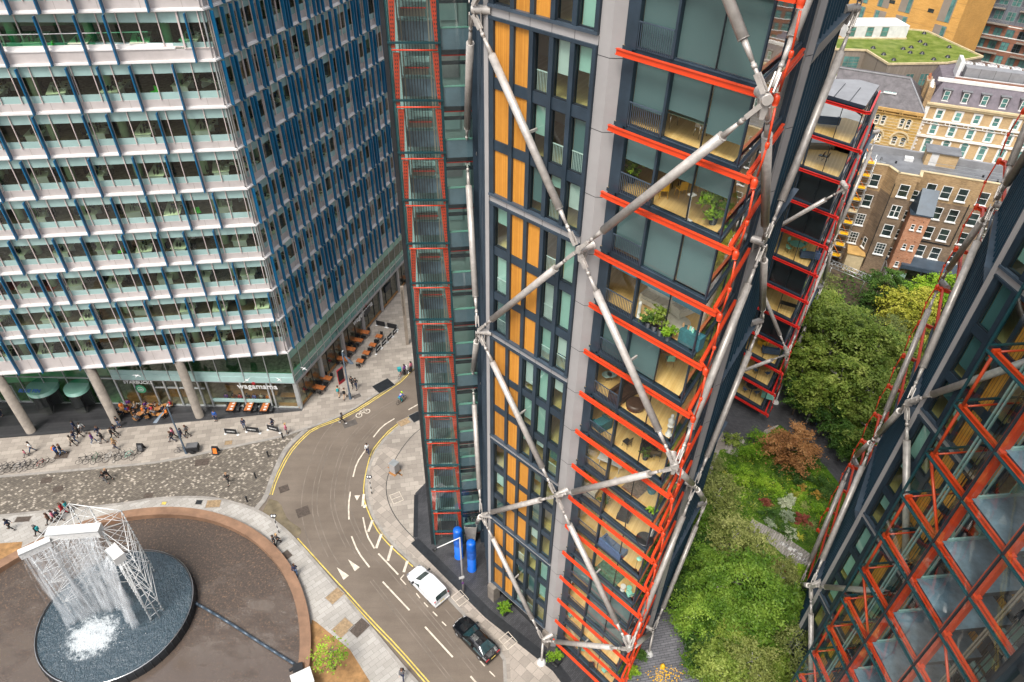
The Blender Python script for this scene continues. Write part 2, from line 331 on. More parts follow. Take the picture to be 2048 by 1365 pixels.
# ---------------------------------------------------------------- mesh helpers
def tag(o, label=None, cat=None, group=None, kind=None):
    if label: o['label'] = label
    if cat: o['category'] = cat
    if group: o['group'] = group
    if kind: o['kind'] = kind
    return o
def thing(name, label, cat, loc=(0, 0, 0), group=None):
    o = bpy.data.objects.new(name, None); COL.objects.link(o); o.location = loc
    o.empty_display_size = .3
    return tag(o, label, cat, group)
def rootloc(p):
    while p.parent: p = p.parent
    return V(p.location)
def copy_tree(o, parent=None):
    c = o.copy(); COL.objects.link(c); c.parent = parent
    for ch in list(o.children): copy_tree(ch, c)
    return c
def U(v): return V(v).normalized()
class MB:
    def __init__(s): s.v = []; s.f = []; s.m = []; s.sm = []; s.keys = []
    def mi(s, k):
        if k not in s.keys: s.keys.append(k)
        return s.keys.index(k)
    def poly(s, pts, k, smooth=False):
        b = len(s.v); s.v.extend([tuple(p) for p in pts]); s.f.append(tuple(range(b, b+len(pts)))); s.m.append(s.mi(k)); s.sm.append(smooth)
    def hexa(s, p, k, faces='all'):
        """p: 8 corners, bottom 4 counter-clockwise then top 4"""
        b = len(s.v); s.v.extend([tuple(q) for q in p]); mi = s.mi(k)
        for q in ((3, 2, 1, 0), (4, 5, 6, 7), (0, 1, 5, 4), (1, 2, 6, 5), (2, 3, 7, 6), (3, 0, 4, 7)):
            s.f.append(tuple(b+i for i in q)); s.m.append(mi); s.sm.append(False)
    def box(s, x0, x1, y0, y1, z0, z1, k):
        s.hexa([(x0, y0, z0), (x1, y0, z0), (x1, y1, z0), (x0, y1, z0), (x0, y0, z1), (x1, y0, z1), (x1, y1, z1), (x0, y1, z1)], k)
    def obox(s, c, w, d, h, k, rz=0, base=True):
        """box on its base centre c, turned by rz"""
        c = V(c); a = V((math.cos(rz), math.sin(rz), 0)); n = V((-math.sin(rz), math.cos(rz), 0)); z = V((0, 0, h)); 
        o = c-a*w/2-n*d/2
        s.hexa([o, o+a*w, o+a*w+n*d, o+n*d, o+z, o+a*w+z, o+a*w+n*d+z, o+n*d+z], k)
    def bar(s, p, q, w, h, k, up=(0, 0, 1)):
        p = V(p); q = V(q); d = (q-p)
        if d.length < 1e-5: return
        d.normalize(); up = V(up)
        if abs(d.dot(up)) > .98: up = V((1, 0, 0))
        a = d.cross(up).normalized(); b = a.cross(d).normalized()
        a = a*w/2; b = b*h/2
        s.hexa([p-a-b, p+a-b, q+a-b, q-a-b, p-a+b, p+a+b, q+a+b, q-a+b], k)
    def tube(s, p, q, r, k, r2=None, n=8, caps=True):
        p = V(p); q = V(q); d = q-p
        if d.length < 1e-6: return
        d.normalize(); up = V((0, 0, 1)) if abs(d.z) < .95 else V((1, 0, 0))
        a = d.cross(up).normalized(); b = a.cross(d); r2 = r if r2 is None else r2
        i0 = len(s.v); mi = s.mi(k)
        for c, rr in ((p, r), (q, r2)):
            for i in range(n):
                t = 2*math.pi*i/n; s.v.append(tuple(c+a*math.cos(t)*rr+b*math.sin(t)*rr))
        for i in range(n):
            j = (i+1) % n; s.f.append((i0+i, i0+j, i0+n+j, i0+n+i)); s.m.append(mi); s.sm.append(True)
        if caps:
            s.f.append(tuple(i0+i for i in range(n-1, -1, -1))); s.m.append(mi); s.sm.append(False)
            s.f.append(tuple(i0+n+i for i in range(n))); s.m.append(mi); s.sm.append(False)
    def path(s, pts, r, k, n=6):
        for a, b in zip(pts, pts[1:]): s.tube(a, b, r, k, n=n)
    def lathe(s, c, prof, k, n=16, axis=None, smooth=True, cap=True):
        """prof: (radius, height) pairs about c; axis default up"""
        c = V(c); ax = U(axis) if axis else V((0, 0, 1)); up = V((0, 0, 1)) if abs(ax.z) < .95 else V((1, 0, 0))
        a = ax.cross(up).normalized(); b = ax.cross(a); i0 = len(s.v); mi = s.mi(k)
        for r, h in prof:
            for i in range(n):
                t = 2*math.pi*i/n; s.v.append(tuple(c+ax*h+(a*math.cos(t)+b*math.sin(t))*r))
        for j in range(len(prof)-1):
            for i in range(n):
                i2 = (i+1) % n; s.f.append((i0+j*n+i, i0+j*n+i2, i0+(j+1)*n+i2, i0+(j+1)*n+i)); s.m.append(mi); s.sm.append(smooth)
        if cap:
            for j in (0, len(prof)-1):
                if prof[j][0] > 1e-4:
                    s.f.append(tuple(i0+j*n+i for i in range(n))); s.m.append(mi); s.sm.append(False)
    def prism(s, pts, z0, z1, k, ktop=None, kbot=None):
        pts = [(p[0], p[1]) for p in pts]
        ar = sum(a[0]*b[1]-b[0]*a[1] for a, b in zip(pts, pts[1:]+pts[:1]))
        if ar < 0: pts = pts[::-1]
        s.poly([(x, y, z1) for x, y in pts], ktop or k); s.poly([(x, y, z0) for x, y in pts][::-1], kbot or k)
        for a, b in zip(pts, pts[1:]+pts[:1]):
            s.poly([(a[0], a[1], z0), (b[0], b[1], z0), (b[0], b[1], z1), (a[0], a[1], z1)], k)
    def strip(s, left, right, k):
        for i in range(len(left)-1): s.poly([left[i], right[i], right[i+1], left[i+1]], k)
    def build(s, name, parent=None, off=None, fix=False):
        me = bpy.data.meshes.new(name)
        o0 = rootloc(parent) if parent is not None and off is None else V(off or (0, 0, 0))
        me.from_pydata([(a-o0.x, b-o0.y, c-o0.z) for a, b, c in s.v], [], s.f)
        for k in s.keys: me.materials.append(MAT[k])
        me.polygons.foreach_set('material_index', s.m); me.polygons.foreach_set('use_smooth', s.sm); me.update()
        ob = bpy.data.objects.new(name, me); COL.objects.link(ob)
        if parent is not None: ob.parent = parent
        return ob
class Fr:
    """an upright face from A to B (plan), n points out of it"""
    def __init__(s, A, B, side=None):
        s.A = V((A[0], A[1], 0)); s.B = V((B[0], B[1], 0)); s.L = (s.B-s.A).length; s.u = (s.B-s.A).normalized()
        n = V((s.u.y, -s.u.x, 0)); 
        if side is not None and (V((side[0], side[1], 0))-s.A).dot(n) < 0: n = -n
        s.n = n
    def p(s, u, d, z): return s.A+s.u*u+s.n*d+V((0, 0, z))
    def box(s, mb, u0, u1, d0, d1, z0, z1, k):
        mb.hexa([s.p(u0, d0, z0), s.p(u1, d0, z0), s.p(u1, d1, z0), s.p(u0, d1, z0), s.p(u0, d0, z1), s.p(u1, d0, z1), s.p(u1, d1, z1), s.p(u0, d1, z1)], k)
    def quad(s, mb, u0, u1, d, z0, z1, k):
        mb.poly([s.p(u0, d, z0), s.p(u1, d, z0), s.p(u1, d, z1), s.p(u0, d, z1)], k)
# ---------------------------------------------------------------- office building with blue fins
P0 = V((-25.19, 59.3, 0)); AF = R(8.7); AS = R(71.2)
PW = P0 - V((math.cos(AF), math.sin(AF), 0))*62          # front face runs west from the corner
PE = P0 + V((math.cos(AS), math.sin(AS), 0))*52          # side face runs north from it
FF = Fr(P0, PW, (0, 0)); FS = Fr(P0, PE, (0, 40))
office = thing('office_building', 'large glass office building with white ledges and blue fins above a restaurant', 'office building', tuple(P0))
LIPS = [8.87, 13.53, 17.42, 21.31, 25.2, 29.1, 33.0, 36.9, 40.85, 44.8, 48.7, 52.6]
def inner(off):
    """plan of the block drawn in by off"""
    a = FF.p(0, -off, 0); c = FS.p(0, -off, 0)
    # corner where both inset faces meet
    d1 = FF.u; d2 = FS.u; den = d1.x*d2.y-d1.y*d2.x; t = ((c.x-a.x)*d2.y-(c.y-a.y)*d2.x)/den
    cor = a+d1*t
    return cor, FF.p(FF.L-.1, -off, 0), FS.p(FS.L-.1, -off, 0)
# core and floors
cor, fw, se = inner(.35); back = fw+(se-cor)
for i, z in enumerate(LIPS):
    mb = MB(); mb.prism([cor, fw, back, se], z-.15, z+.75, 'ceiling', ktop='carpet_brown' if i in (1, 4, 6) else 'carpet')
    if i == 2:
        mb.box(-62, -47, 57.5, 64, z+.754, z+.76, 'carpet_red')
    mb.build('floor_slab', office)
mb = MB(); c9, f9, s9 = inner(9.0); mb.prism([c9, f9, f9+(s9-c9), s9], .1, 53, 'concrete_green'); mb.build('core_wall', office)
# interior columns
mb = MB()
c3, f3, s3 = inner(2.6)
for i in range(9):
    p = c3+(f3-c3).normalized()*(2.5+6.0*i); mb.tube((p.x, p.y, 9), (p.x, p.y, 53), .38, 'concrete_green', n=12, caps=False)
for i in range(7):
    p = c3+(s3-c3).normalized()*(3.5+6.0*i); mb.tube((p.x, p.y, 9), (p.x, p.y, 53), .38, 'concrete_green', n=12, caps=False)
mb.build('inner_column', office)
def storey(fr, i, cornerkeep):
    z0 = LIPS[i]; z1 = LIPS[i+1]; h = z1-z0; sp = .85 if i else 1.6
    L = fr.L
    a = MB(); fr.box(a, -.0, L, -.30, 0, z0-.02, z0+.12, 'ledge_white'); fr.box(a, 0, L, -.28, -.12, z0+.12, z0+.2, 'ledge_white'); a.build('ledge', office)
    a = MB(); fr.box(a, 0, L, -.34, -.26, z0+.14, z0+sp, 'spandrel_pink')
    for k in range(int(L/3.16)): fr.box(a, 1.58+k*3.16, 1.6+k*3.16, -.26, -.253, z0+.14, z0+sp, 'concrete')
    a.build('spandrel', office)
    glz = MB()
    lo = z0+sp+.6; hi = z1-.95
    fr.quad(glz, 0, L, -.30, z0+sp, lo, 'frit'); fr.quad(glz, 0, L, -.30, hi, z1-.02, 'frit')
    fr.quad(glz, 0, L, -.31, lo, hi, 'glass_office'); glz.build('window_band', office)
    m = MB(); step = 1.58 if fr is FF else 1.5
    k = 0
    while .55+k*step < L:
        u = .55+k*step; fr.box(m, u-.03, u+.03, -.30, -.16, z0+sp, z1-.02, 'fin_edge' if k % 1 == 0 else 'alu'); k += 1
    fr.box(m, 0, .07, -.32, -.2, z0+sp, z1, 'alu')
    m.build('mullion_row', office)
for i in range(len(LIPS)-1):
    if not i == 8: storey(FF, i, 0)
    storey(FS, i, 1)
# the set-back storey with its terrace on the front
i = 8; z0 = LIPS[8]; z1 = LIPS[9]
a = MB(); FF.box(a, 0, FF.L, -.30, 0, z0-.02, z0+.14, 'ledge_white'); FF.box(a, 0, FF.L, -.4, -.26, z0+.14, z0+1.0, 'spandrel_pink'); FF.box(a, 3, FF.L, -.5, -.2, z0+1.0, z0+1.12, 'ledge_white'); FF.box(a, 3, FF.L, -.62, -.42, z0+1.12, z0+1.4, 'ledge_white'); a.build('ledge', office)
bend = Fr(FF.p(2.0, -.32, 0), FF.p(FF.L, -5.5, 0), (0, 0))
a = MB()
a.poly([FF.p(3, -.5, z0+1.1), FF.p(FF.L, -.5, z0+1.1), FF.p(FF.L, -5.6, z0+1.1), FF.p(3, -.75, z0+1.1)], 'stone_cream'); a.build('terrace_deck', office)
a = MB(); bend.quad(a, 0, bend.L, 0, z0+1.1, z0+1.45, 'frit'); bend.quad(a, 0, bend.L, 0, z1-.95, z1, 'frit'); bend.quad(a, 0, bend.L, 0, z0+1.45, z1-.95, 'glass_green')
FF.quad(a, 0, 2, -.3, z0+1, z0+1.5, 'frit'); FF.quad(a, 0, 2, -.3, z1-.95, z1, 'frit'); FF.quad(a, 0, 2, -.31, z0+1.5, z1-.95, 'glass_office'); a.build('window_band', office)
a = MB()
for k in range(38): bend.box(a, .2+k*1.58, .27+k*1.58, .0, .14, z0+1.1, z1, 'fin_edge')
for k in range(2): FF.box(a, .55+k*1.58, .62+k*1.58, -.3, -.16, z0+1, z1, 'fin_edge')
bend.box(a, .2, bend.L, .02, .08, z0+1.1, z0+1.2, 'fin_edge'); FF.box(a, 0, 2.3, -.3, -.2, z0+1, z0+1.08, 'fin_edge')
a.build('mullion_row', office)
a = MB(); a.bar(FF.p(5, -.95, z0+2.2), FF.p(FF.L, -.95, z0+2.2), .06, .06, 'white_metal'); FF.quad(a, 5, FF.L, -.95, z0+1.1, z0+2.15, 'glass_green'); a.build('terrace_railing', office)
# blue fins
FINS = {9: [12.7, 9.8, 7.6, 1.5], 8: [15.6, 11.8, 9.4, 6.9, 3.5], 7: [19.0, 15.9, 11.9, 10.0, 5.9, 3.8], 6: [18.4, 15.6, 12.8, 9.1, 6.3, 3.8], 5: [21.7, 19.7, 15.3, 12.2, 9.1, 6.0, 3.2],
        4: [22.6, 18.7, 16.2, 12.5, 9.3, 6.9, 4.1], 3: [24.9, 21.6, 19.7, 16.0, 12.2, 10.0, 6.6, 3.2], 2: [25.6, 21.9, 18.1, 15.6, 12.8, 8.8, 5.7, 3.8, .5], 1: [28.1, 25.7, 21.9, 19.4, 15.7, 12.2, 10.1, 6.7, 3.9, 1.1]}
def fin(mb, fr, u, z0, z1, dep=.55, off=-.08):
    fr.box(mb, u-.05, u+.05, off, off+dep, z0, z1, 'fin_blue'); fr.box(mb, u-.065, u+.065, off-.1, off-.002, z0, z1, 'fin_edge')
rf = random.Random(5); finlist = []
for lvl, us in FINS.items():
    t = LIPS[lvl]; b = LIPS[lvl-1]
    for u in us: finlist.append((0 if u < 26 else 1, FF, u, b-.0, t-.15, .42))
    u = max(us)
    while u < FF.L-3: u += rf.uniform(2.2, 4.0); finlist.append((3, FF, u, b, t-.15, .5))
for lvl in range(10, 12):
    u = 1
    while u < 30: u += rf.uniform(1.8, 3.8); finlist.append((3 if lvl == 11 else 0, FF, u, LIPS[lvl-1], LIPS[lvl]-.15, .5))
for lvl in range(1, 12):
    u = rf.uniform(.5, 1.3)
    while u < FS.L-6:
        t = LIPS[lvl]; b = LIPS[lvl-1]
        finlist.append((1 if (u < 9 and lvl < 10) else 2, FS, u, b, t-.15, .34)); 
        u += rf.choice([.45, .8, 1.15, 1.15, 1.5, 1.5, 1.9]) * rf.uniform(.9, 1.1)
finlist.sort(key=lambda q: q[0]); rest = MB()
for n, (pr, fr, u, b, t, dep) in enumerate(finlist):
    if n < 100:
        mb = MB(); fin(mb, fr, u, b+.02, t, dep); mb.build('fin', office)
    else: fin(rest, fr, u, b+.02, t, dep)
ro = rest.build('fins', office); ro['kind'] = 'stuff'
# roof
mb = MB(); mb.prism([P0, FF.B, FF.B+(FS.B-FS.A), FS.B], 52.7, 53.2, 'lead_roof'); mb.build('roof', office)
# lower volume: first floor and shop fronts stand on a line due west of the corner
FB = Fr(P0, (-96, 59.3), (-60, 0)); FE = Fr(FB.p(21.4, 0, 0), (-96, 59.3), (-60, 0))
SB = FS
a = MB()
# soffit of the overhang
a.poly([P0+V((0, 0, 8.8)), FF.B+V((0, 0, 8.8)), V((FF.B.x, 66, 8.8)), V((P0.x, 66, 8.8))], 'ceiling'); a.build('soffit', office)
a = MB(); FB.box(a, 0, 21.3, -.3, .02, 4.2, 4.32, 'zinc'); FB.box(a, 0, 21.3, -.02, .05, 4.32, 5.15, 'frit'); FB.box(a, 0, 21.3, -.06, -.0, 5.15, 5.8, 'frit')
SB.box(a, 0, 50, -.4, .10, 4.1, 4.45, 'zinc'); SB.box(a, 0, 50, -.2, .0, 4.45, 5.3, 'pane_teal'); SB.box(a, 0, 50, -.1, .04, 5.3, 5.42, 'alu'); SB.box(a, 0, 50, -.1, .01, 5.42, 6.1, 'frit_green'); SB.box(a, 0, 50, -.1, .01, 7.9, 8.8, 'frit_green')
a.build('spandrel', office)
a = MB(); FB.quad(a, 0, 21.3, 0, 5.8, 8.85, 'glass_green'); SB.quad(a, 0, 50, 0, 6.1, 7.9, 'glass_green'); a.build('window_band', office)
a = MB()
for k in range(8): FB.box(a, k*2.9+.0, k*2.9+.07, 0, .1, 4.3, 8.85, 'alu')
for k in range(30): SB.box(a, k*1.6+.02, k*1.6+.07, .01, .07, 4.45, 8.8, 'alu')
a.build('mullion_row', office)
a = MB(); a.prism([P0+V((-.1, .1, 0)), V((-46.6, 59.45, 0)), V((-46.6, 71, 0)), FS.p(50, -.2, 0)], 4.3, 4.42, 'ceiling', ktop='carpet'); a.prism([P0+V((-.1, .1, 0)), V((-96, 59.45, 0)), V((-96, 71, 0)), FS.p(50, -.2, 0)], .02, .1, 'deck_black', ktop='carpet_brown'); a.build('floor_slab', office)
a = MB(); a.prism([V((-30, 68, 0)), V((-96, 68, 0)), V((-96, 72, 0)), FS.p(48, -8, 0), FS.p(12, -8, 0)], .1, 8.7, 'dark_brick'); a.build('core_wall', office)
# shop front glazing bays, ground floor front
SHOP = [(-.0, 3.0, 'glass_shop'), (3.0, 10.6, 'glass_shop'), (10.6, 14.2, 'glass_shop'), (14.2, 17.0, 'glass_shop'), (17.0, 21.3, 'glass_shop')]
for u0, u1, g in SHOP:
    a = MB(); FB.quad(a, u0+.08, u1-.08, -.25, .15, 4.2, g); a.build('shop_window', office)
a = MB()
for u in (0, 3.0, 3.5, 6.6, 10.6, 11.6, 14.2, 15.6, 17.0, 19.2, 21.3): FB.box(a, u-.09, u+.09, -.3, -.05, .05, 4.2, 'alu')
FB.box(a, 3.4, 10.6, -.32, -.12, .9, 1.3, 'frit'); FB.box(a, 0, 21.3, -.32, -.1, .05, .18, 'alu'); FB.box(a, 11, 17, -.3, -.12, 2.9, 3.0, 'alu')
a.build('shop_frame', office)
a = MB(); FB.box(a, 17.4, 21, -1.2, -.5, .1, 1.1, 'timber_plain'); FB.box(a, 14.4, 16.6, -2.4, -1.6, .1, 1.0, 'timber_plain'); FB.box(a, .3, 2.8, -.5, -.4, .1, .6, 'timber_plain'); FB.box(a, 4, 10, -3.4, -2.8, .1, 1.1, 'timber_plain'); a.build('counter', office)
# double-height entrance
a = MB(); FE.quad(a, 0, 40, -.25, .1, 8.85, 'glass_green'); a.build('entrance_glazing', office)
a = MB()
for k in range(14): FE.box(a, k*2.8-.04, k*2.8+.04, -.25, -.1, .05, 8.85, 'alu')
FE.box(a, 0, 40, -.25, -.12, 4.2, 4.3, 'alu'); FE.box(a, 0, 40, -.25, -.12, .05, .2, 'alu')
a.build('entrance_frame', office)
for u, r in ((4.4, 1.35), (8.4, 1.7)):
    c = FE.p(u, .35, 0); d = MB(); d.lathe(c+V((0, 0, 2.9)), [(r, 0), (r, .5)], 'frit_green', n=24); d.lathe(c, [(r*.93, .1), (r*.93, 2.9)], 'glass_clear', n=24, cap=False)
    for q in range(4):
        an = q*math.pi/2+.5; d.bar(c+V((0, 0, 1.5)), c+V((math.cos(an)*r*.9, math.sin(an)*r*.9, 1.5)), .05, 2.7, 'dark_metal')
    d.build('revolving_door', office)
for u in (12.5, 15.2, 18, 21):
    d = MB(); 
    for q in (0, 1.1, 2.2): FE.box(d, u+q-.04, u+q+.04, -.1, 0, .1, 2.9, 'alu')
    FE.box(d, u, u+2.2, -.1, 0, 2.8, 2.9, 'alu'); d.build('door', office)
# side shop front: piers, glass, doors
for k in range(9):
    a = MB(); u0 = .1+k*5.2; SB.quad(a, u0, min(u0+5.1, 49), -.35, .15, 4.1, 'glass_shop'); a.build('shop_window', office)
for k in range(10):
    a = MB(); SB.box(a, k*5.2-.0+ .02, k*5.2+.40, -.5, -.02, .0, 4.1, 'grey_metal' if k else 'alu'); a.build('pier', office)
a = MB()
for k in range(30): SB.box(a, k*1.73+.05, k*1.73+.12, -.36, -.28, .05, 4.1, 'dark_metal')
SB.box(a, 0, 49, -.4, -.28, .02, .3, 'timber_plain'); a.build('shop_frame', office)
for u in (16, 22): 
    a = MB(); SB.box(a, u, u+1.6, -.2, .12, 2.6, 3.5, 'black_frame'); a.build('hanging_sign', office)
# round concrete columns under the overhang
for px, py in ((62, 863), (232.5, 844), (399.4, 832.6)):
    g = G(px, py); a = MB(); a.lathe(g, [(.5, 0), (.5, 8.85)], 'concrete', n=20); a.build('column', office)
for u, d in ((-9.8, 1.0), (-19.5, 2.6), (-30, 4.4)):
    pass
g = FF.p(36, -.6, 0); a = MB(); a.lathe(g, [(.5, 0), (.5, 8.85)], 'concrete', n=20); a.build('column', office)
# signs
def sign_text(txt, name, origin, u, n, size, key, parent=None, up=V((0, 0, 1)), ext=.03, align='LEFT', off=None):
    cu = bpy.data.curves.new(name, 'FONT'); cu.body = txt; cu.size = size; cu.extrude = ext; cu.align_x = align; cu.space_character = 1.02
    cu.offset = .012*size
    tmp = bpy.data.objects.new(name, cu); COL.objects.link(tmp); bpy.context.view_layer.update()
    me = bpy.data.meshes.new_from_object(tmp.evaluated_get(bpy.context.evaluated_depsgraph_get())); bpy.data.objects.remove(tmp)
    u = U(u); n = U(n); up2 = n.cross(u)
    M = Matrix((u, up2, n)).transposed().to_4x4(); M.translation = V(origin); me.transform(M)
    o0 = rootloc(parent) if parent is not None else V((0, 0, 0)); me.transform(Matrix.Translation(-o0))
    me.materials.clear(); me.materials.append(MAT[key]); ob = bpy.data.objects.new(name, me); COL.objects.link(ob); ob.parent = parent
    return ob
sign_text('wagamama', 'shop_sign', FB.p(6.9, .06, 3.35), -FB.u, FB.n, 1.05, 'white_paint', office)
sign_text('wagamama', 'shop_sign', SB.p(13.2, .04, 3.1), SB.u, SB.n, 1.15, 'white_paint', office)
sign_text('STARBUCKS', 'shop_sign', FB.p(20.2, .06, 3.75), -FB.u, FB.n, .62, 'white_paint', office)
sign_text('BLUE FIN', 'building_sign', FE.p(10.5, 1.6, 3.45), -FE.u, V((0, -.35, .94)), .62, 'c_blue', office, ext=.01)
for fr, u, z in ((FB, 4.9, 4.28), (SB, 16.6, 4.25)):
    a = MB(); c = fr.p(u, .08, z-.08)
    for q in range(5):
        an = math.pi*2*q/5; a.tube(c+fr.u*.12*math.cos(an)+V((0, 0, .12*math.sin(an)))-fr.n*.03, c+fr.u*.12*math.cos(an)+V((0, 0, .12*math.sin(an)))+fr.n*.02, .1, 'c_red', n=8)
    a.build('sign_emblem', office)
a = MB(); c = FB.p(18.6, -.1, 2.75)
a.lathe(c, [(.62, 0), (.62, .05)], 'c_green', n=28, axis=FB.n); a.build('round_sign', office)
a = MB(); a.lathe(c+FB.n*.055, [(.36, 0), (.36, .01)], 'white_paint', n=24, axis=FB.n); a.lathe(c+FB.n*.07, [(.31, 0), (.31, .01)], 'c_green', n=24, axis=FB.n)
for q in range(7):
    x = -.24+.08*q; a.bar(c+FB.n*.085+FB.u*x+V((0, 0, -.2+.05*abs(q-3)*.3)), c+FB.n*.085+FB.u*x*.8+V((0, 0, .14-.03*abs(q-3))), .035, .01, 'white_paint', up=FB.n)
a.build('sign_emblem', office)
# ---------------------------------------------------------------- apartment pavilions in an exposed steel diagrid
def LV(k): return 2.0+3.27*k
class Tower:
    """plan is surveyed once for the nearest pavilion; others are the same plan shifted or half-turned"""
    def __init__(s, name, label, rot, off, ktop, kmin=0):
        s.rot = rot; s.off = V((off[0], off[1], 0)); s.ktop = ktop
        q = s.T(8.8, 34); s.root = thing(name, label, 'apartment block', (q.x, q.y, 0)); s.c = q
    def T(s, x, y, z=0):
        p = V((-x, -y, 0)) if s.rot else V((x, y, 0)); p = p+s.off; p.z = z; return p
    def fr(s, a, b, out=None):
        A = s.T(*a); B = s.T(*b); f = Fr(A, B)
        if out is None:
            if (s.c-A).dot(f.n) > 0: f.n = -f.n
        return f
    def p(s, name, mb, parent=None): return mb.build(name, parent or s.root)
pL, pK, pM, pR = (-1.62, 35.66), (3.43, 31.01), (3.88, 30.56), (4.45, 30.54)
pGA, pGB, pGC = (4.85, 30.05), (8.85, 25.95), (12.1, 31.25)     # winter garden glass: start, prow, end
pRA, pRB = (4.45, 29.75), (8.77, 25.48)                          # red beam, first side
pRC, pRD = (9.15, 25.45), (12.05, 30.65)                         # second side
pC2, pC2b, pRE, pR2, pS = (12.45, 31.5), (12.85, 31.75), (16.35, 37.75), (15.5, 44.0), (-2.45, 42.0)
pBK = (4, 52)
BODY = [pL, pK, pM, pGA, pGB, pGC, pC2, pC2b, pRE, pR2, pBK, pS]
def slabs(T, k0, k1, poly=None, kt='oak_floor', holes=None):
    for k in range(k0, k1+1):
        mb = MB(); pts = [T.T(*q) for q in (poly or BODY)]; c = sum(pts, V())/len(pts)
        pts = [c+(q-c)*(1-.22/(q-c).length) for q in pts]
        z = LV(k); mb.prism(pts, z-.05, z+.13, 'slate_metal', ktop=kt, kbot='ceiling'); T.p('floor_slab', mb)
def main_face(T, a, b, k0, k1, rs, bays=5, mods=None, slat='timber_panel', blinds=(), railing=True, mk0=0, mir=False, strip=True, pb=.74, bl=('blind', 'blind_pale', 'blind_pale', 'white_paint')):
    """dark grid of windows and timber panels between grey spandrels every third floor"""
    f = T.fr(a, b); L = f.L
    g = MB(); f.box(g, 0, .3, -.3, .12, LV(k0)-1.2, LV(k1), 'grey_metal'); T.p('corner_post', g) if strip else None
    u0 = .62; bw = (L-u0-.12)/bays; mw = .26
    m0 = k0-((k0-mk0) % 3); k = m0
    for k in range(m0, k1, 3):
        zb = LV(k); zt = LV(k+3)
        pat = (mods or {}).get(k, 'TTWWW' if ((k-mk0)//3) % 2 == 0 else 'WTTWW')
        if mir: pat = pat[::-1]
        s = MB(); f.box(s, .3, L, -.3, .02, zb-.05, zb+.36, 'grey_metal')
        for j in range(1, 6): f.box(s, .3+j*(L-.3)/5-.01, .3+j*(L-.3)/5+.01, .02, .026, zb-.05, zb+.36, 'dark_metal')
        T.p('spandrel', s)
        d = MB(); f.box(d, .3, L-.02, -.3, .16, zb+.36, zb+.50, 'slate_light'); f.box(d, .3, L-.02, -.3, .12, zt-.2, zt-.05, 'slate_metal')
        f.box(d, .3, u0, -.3, .08, zb+.5, zt-.2, 'slate_metal'); f.box(d, L-.22, L-.02, -.3, .14, zb+.5, zt-.2, 'slate_metal')
        for j in range(1, bays):
            u = u0+j*bw; f.box(d, u-mw/2, u+mw/2, -.3, .1, zb+.5, zt-.2, 'slate_metal')
        for j in (1, 2):
            z = LV(k+j); f.box(d, u0, L-.2, -.3, .02, z-.2, z+.35, 'slate_metal')
        T.p('facade_frame', d)
        for j in range(3):
            kk = k+j
            if kk < k0 or kk >= k1: continue
            z0 = LV(kk)+(.5 if j == 0 else .35); z1 = LV(kk+1)-.2
            for q, ch in enumerate(pat):
                ua = u0+q*bw+(mw/2 if q else 0); ub = u0+(q+1)*bw-(mw/2 if q < bays-1 else .1)
                if ch == 'T':
                    e = MB(); f.box(e, ua, ub, -.14, -.06, z0, z1, slat); T.p('timber_panel', e)
                else:
                    e = MB(); f.quad(e, ua, ub, -.1, z0, z1, 'glass_flat')
                    w = T.p('window', e)
                    x = MB(); 
                    for (a0, a1, c0, c1) in ((ua, ua+.06, z0, z1), (ub-.06, ub, z0, z1), (ua, ub, z0, z0+.07), (ua, ub, z1-.07, z1)): f.box(x, a0, a1, -.12, -.03, c0, c1, 'black_frame')
                    T.p('window_frame', x, w)
                    r = rs.random()
                    if r < pb:
                        y = MB(); hh = rs.choice([.3, .45, .6, .8, 1.0]); f.box(y, ua+.06, ub-.06, -.3, -.27, z1-(z1-z0)*hh, z1-.02, rs.choice(bl)); T.p('blind', y, w)
                    if railing and rs.random() < .3:
                        y = MB(); f.box(y, ua+.06, ub-.06, -.22, -.19, z0+.95, z0+1.0, 'white_metal')
                        for c in range(9): f.box(y, ua+.1+c*(ub-ua-.2)/8, ua+.12+c*(ub-ua-.2)/8, -.215, -.195, z0, z0+.95, 'white_metal')
                        T.p('window_guard', y, w)
    return f
def beam_red(mb, p, q, z, key='red_metal', n=None):
    """channel beam: flanges and web"""
    p = V((p[0], p[1], 0)); q = V((q[0], q[1], 0)); u = (q-p).normalized(); 
    for dz, h, w in ((-.14, .04, .15), (.08, .04, .15)):
        mb.bar(p+V((0, 0, z+dz+h/2)), q+V((0, 0, z+dz+h/2)), w, h, key)
    mb.bar(p+V((0, 0, z-.01)), q+V((0, 0, z-.01)), .05, .19, key)
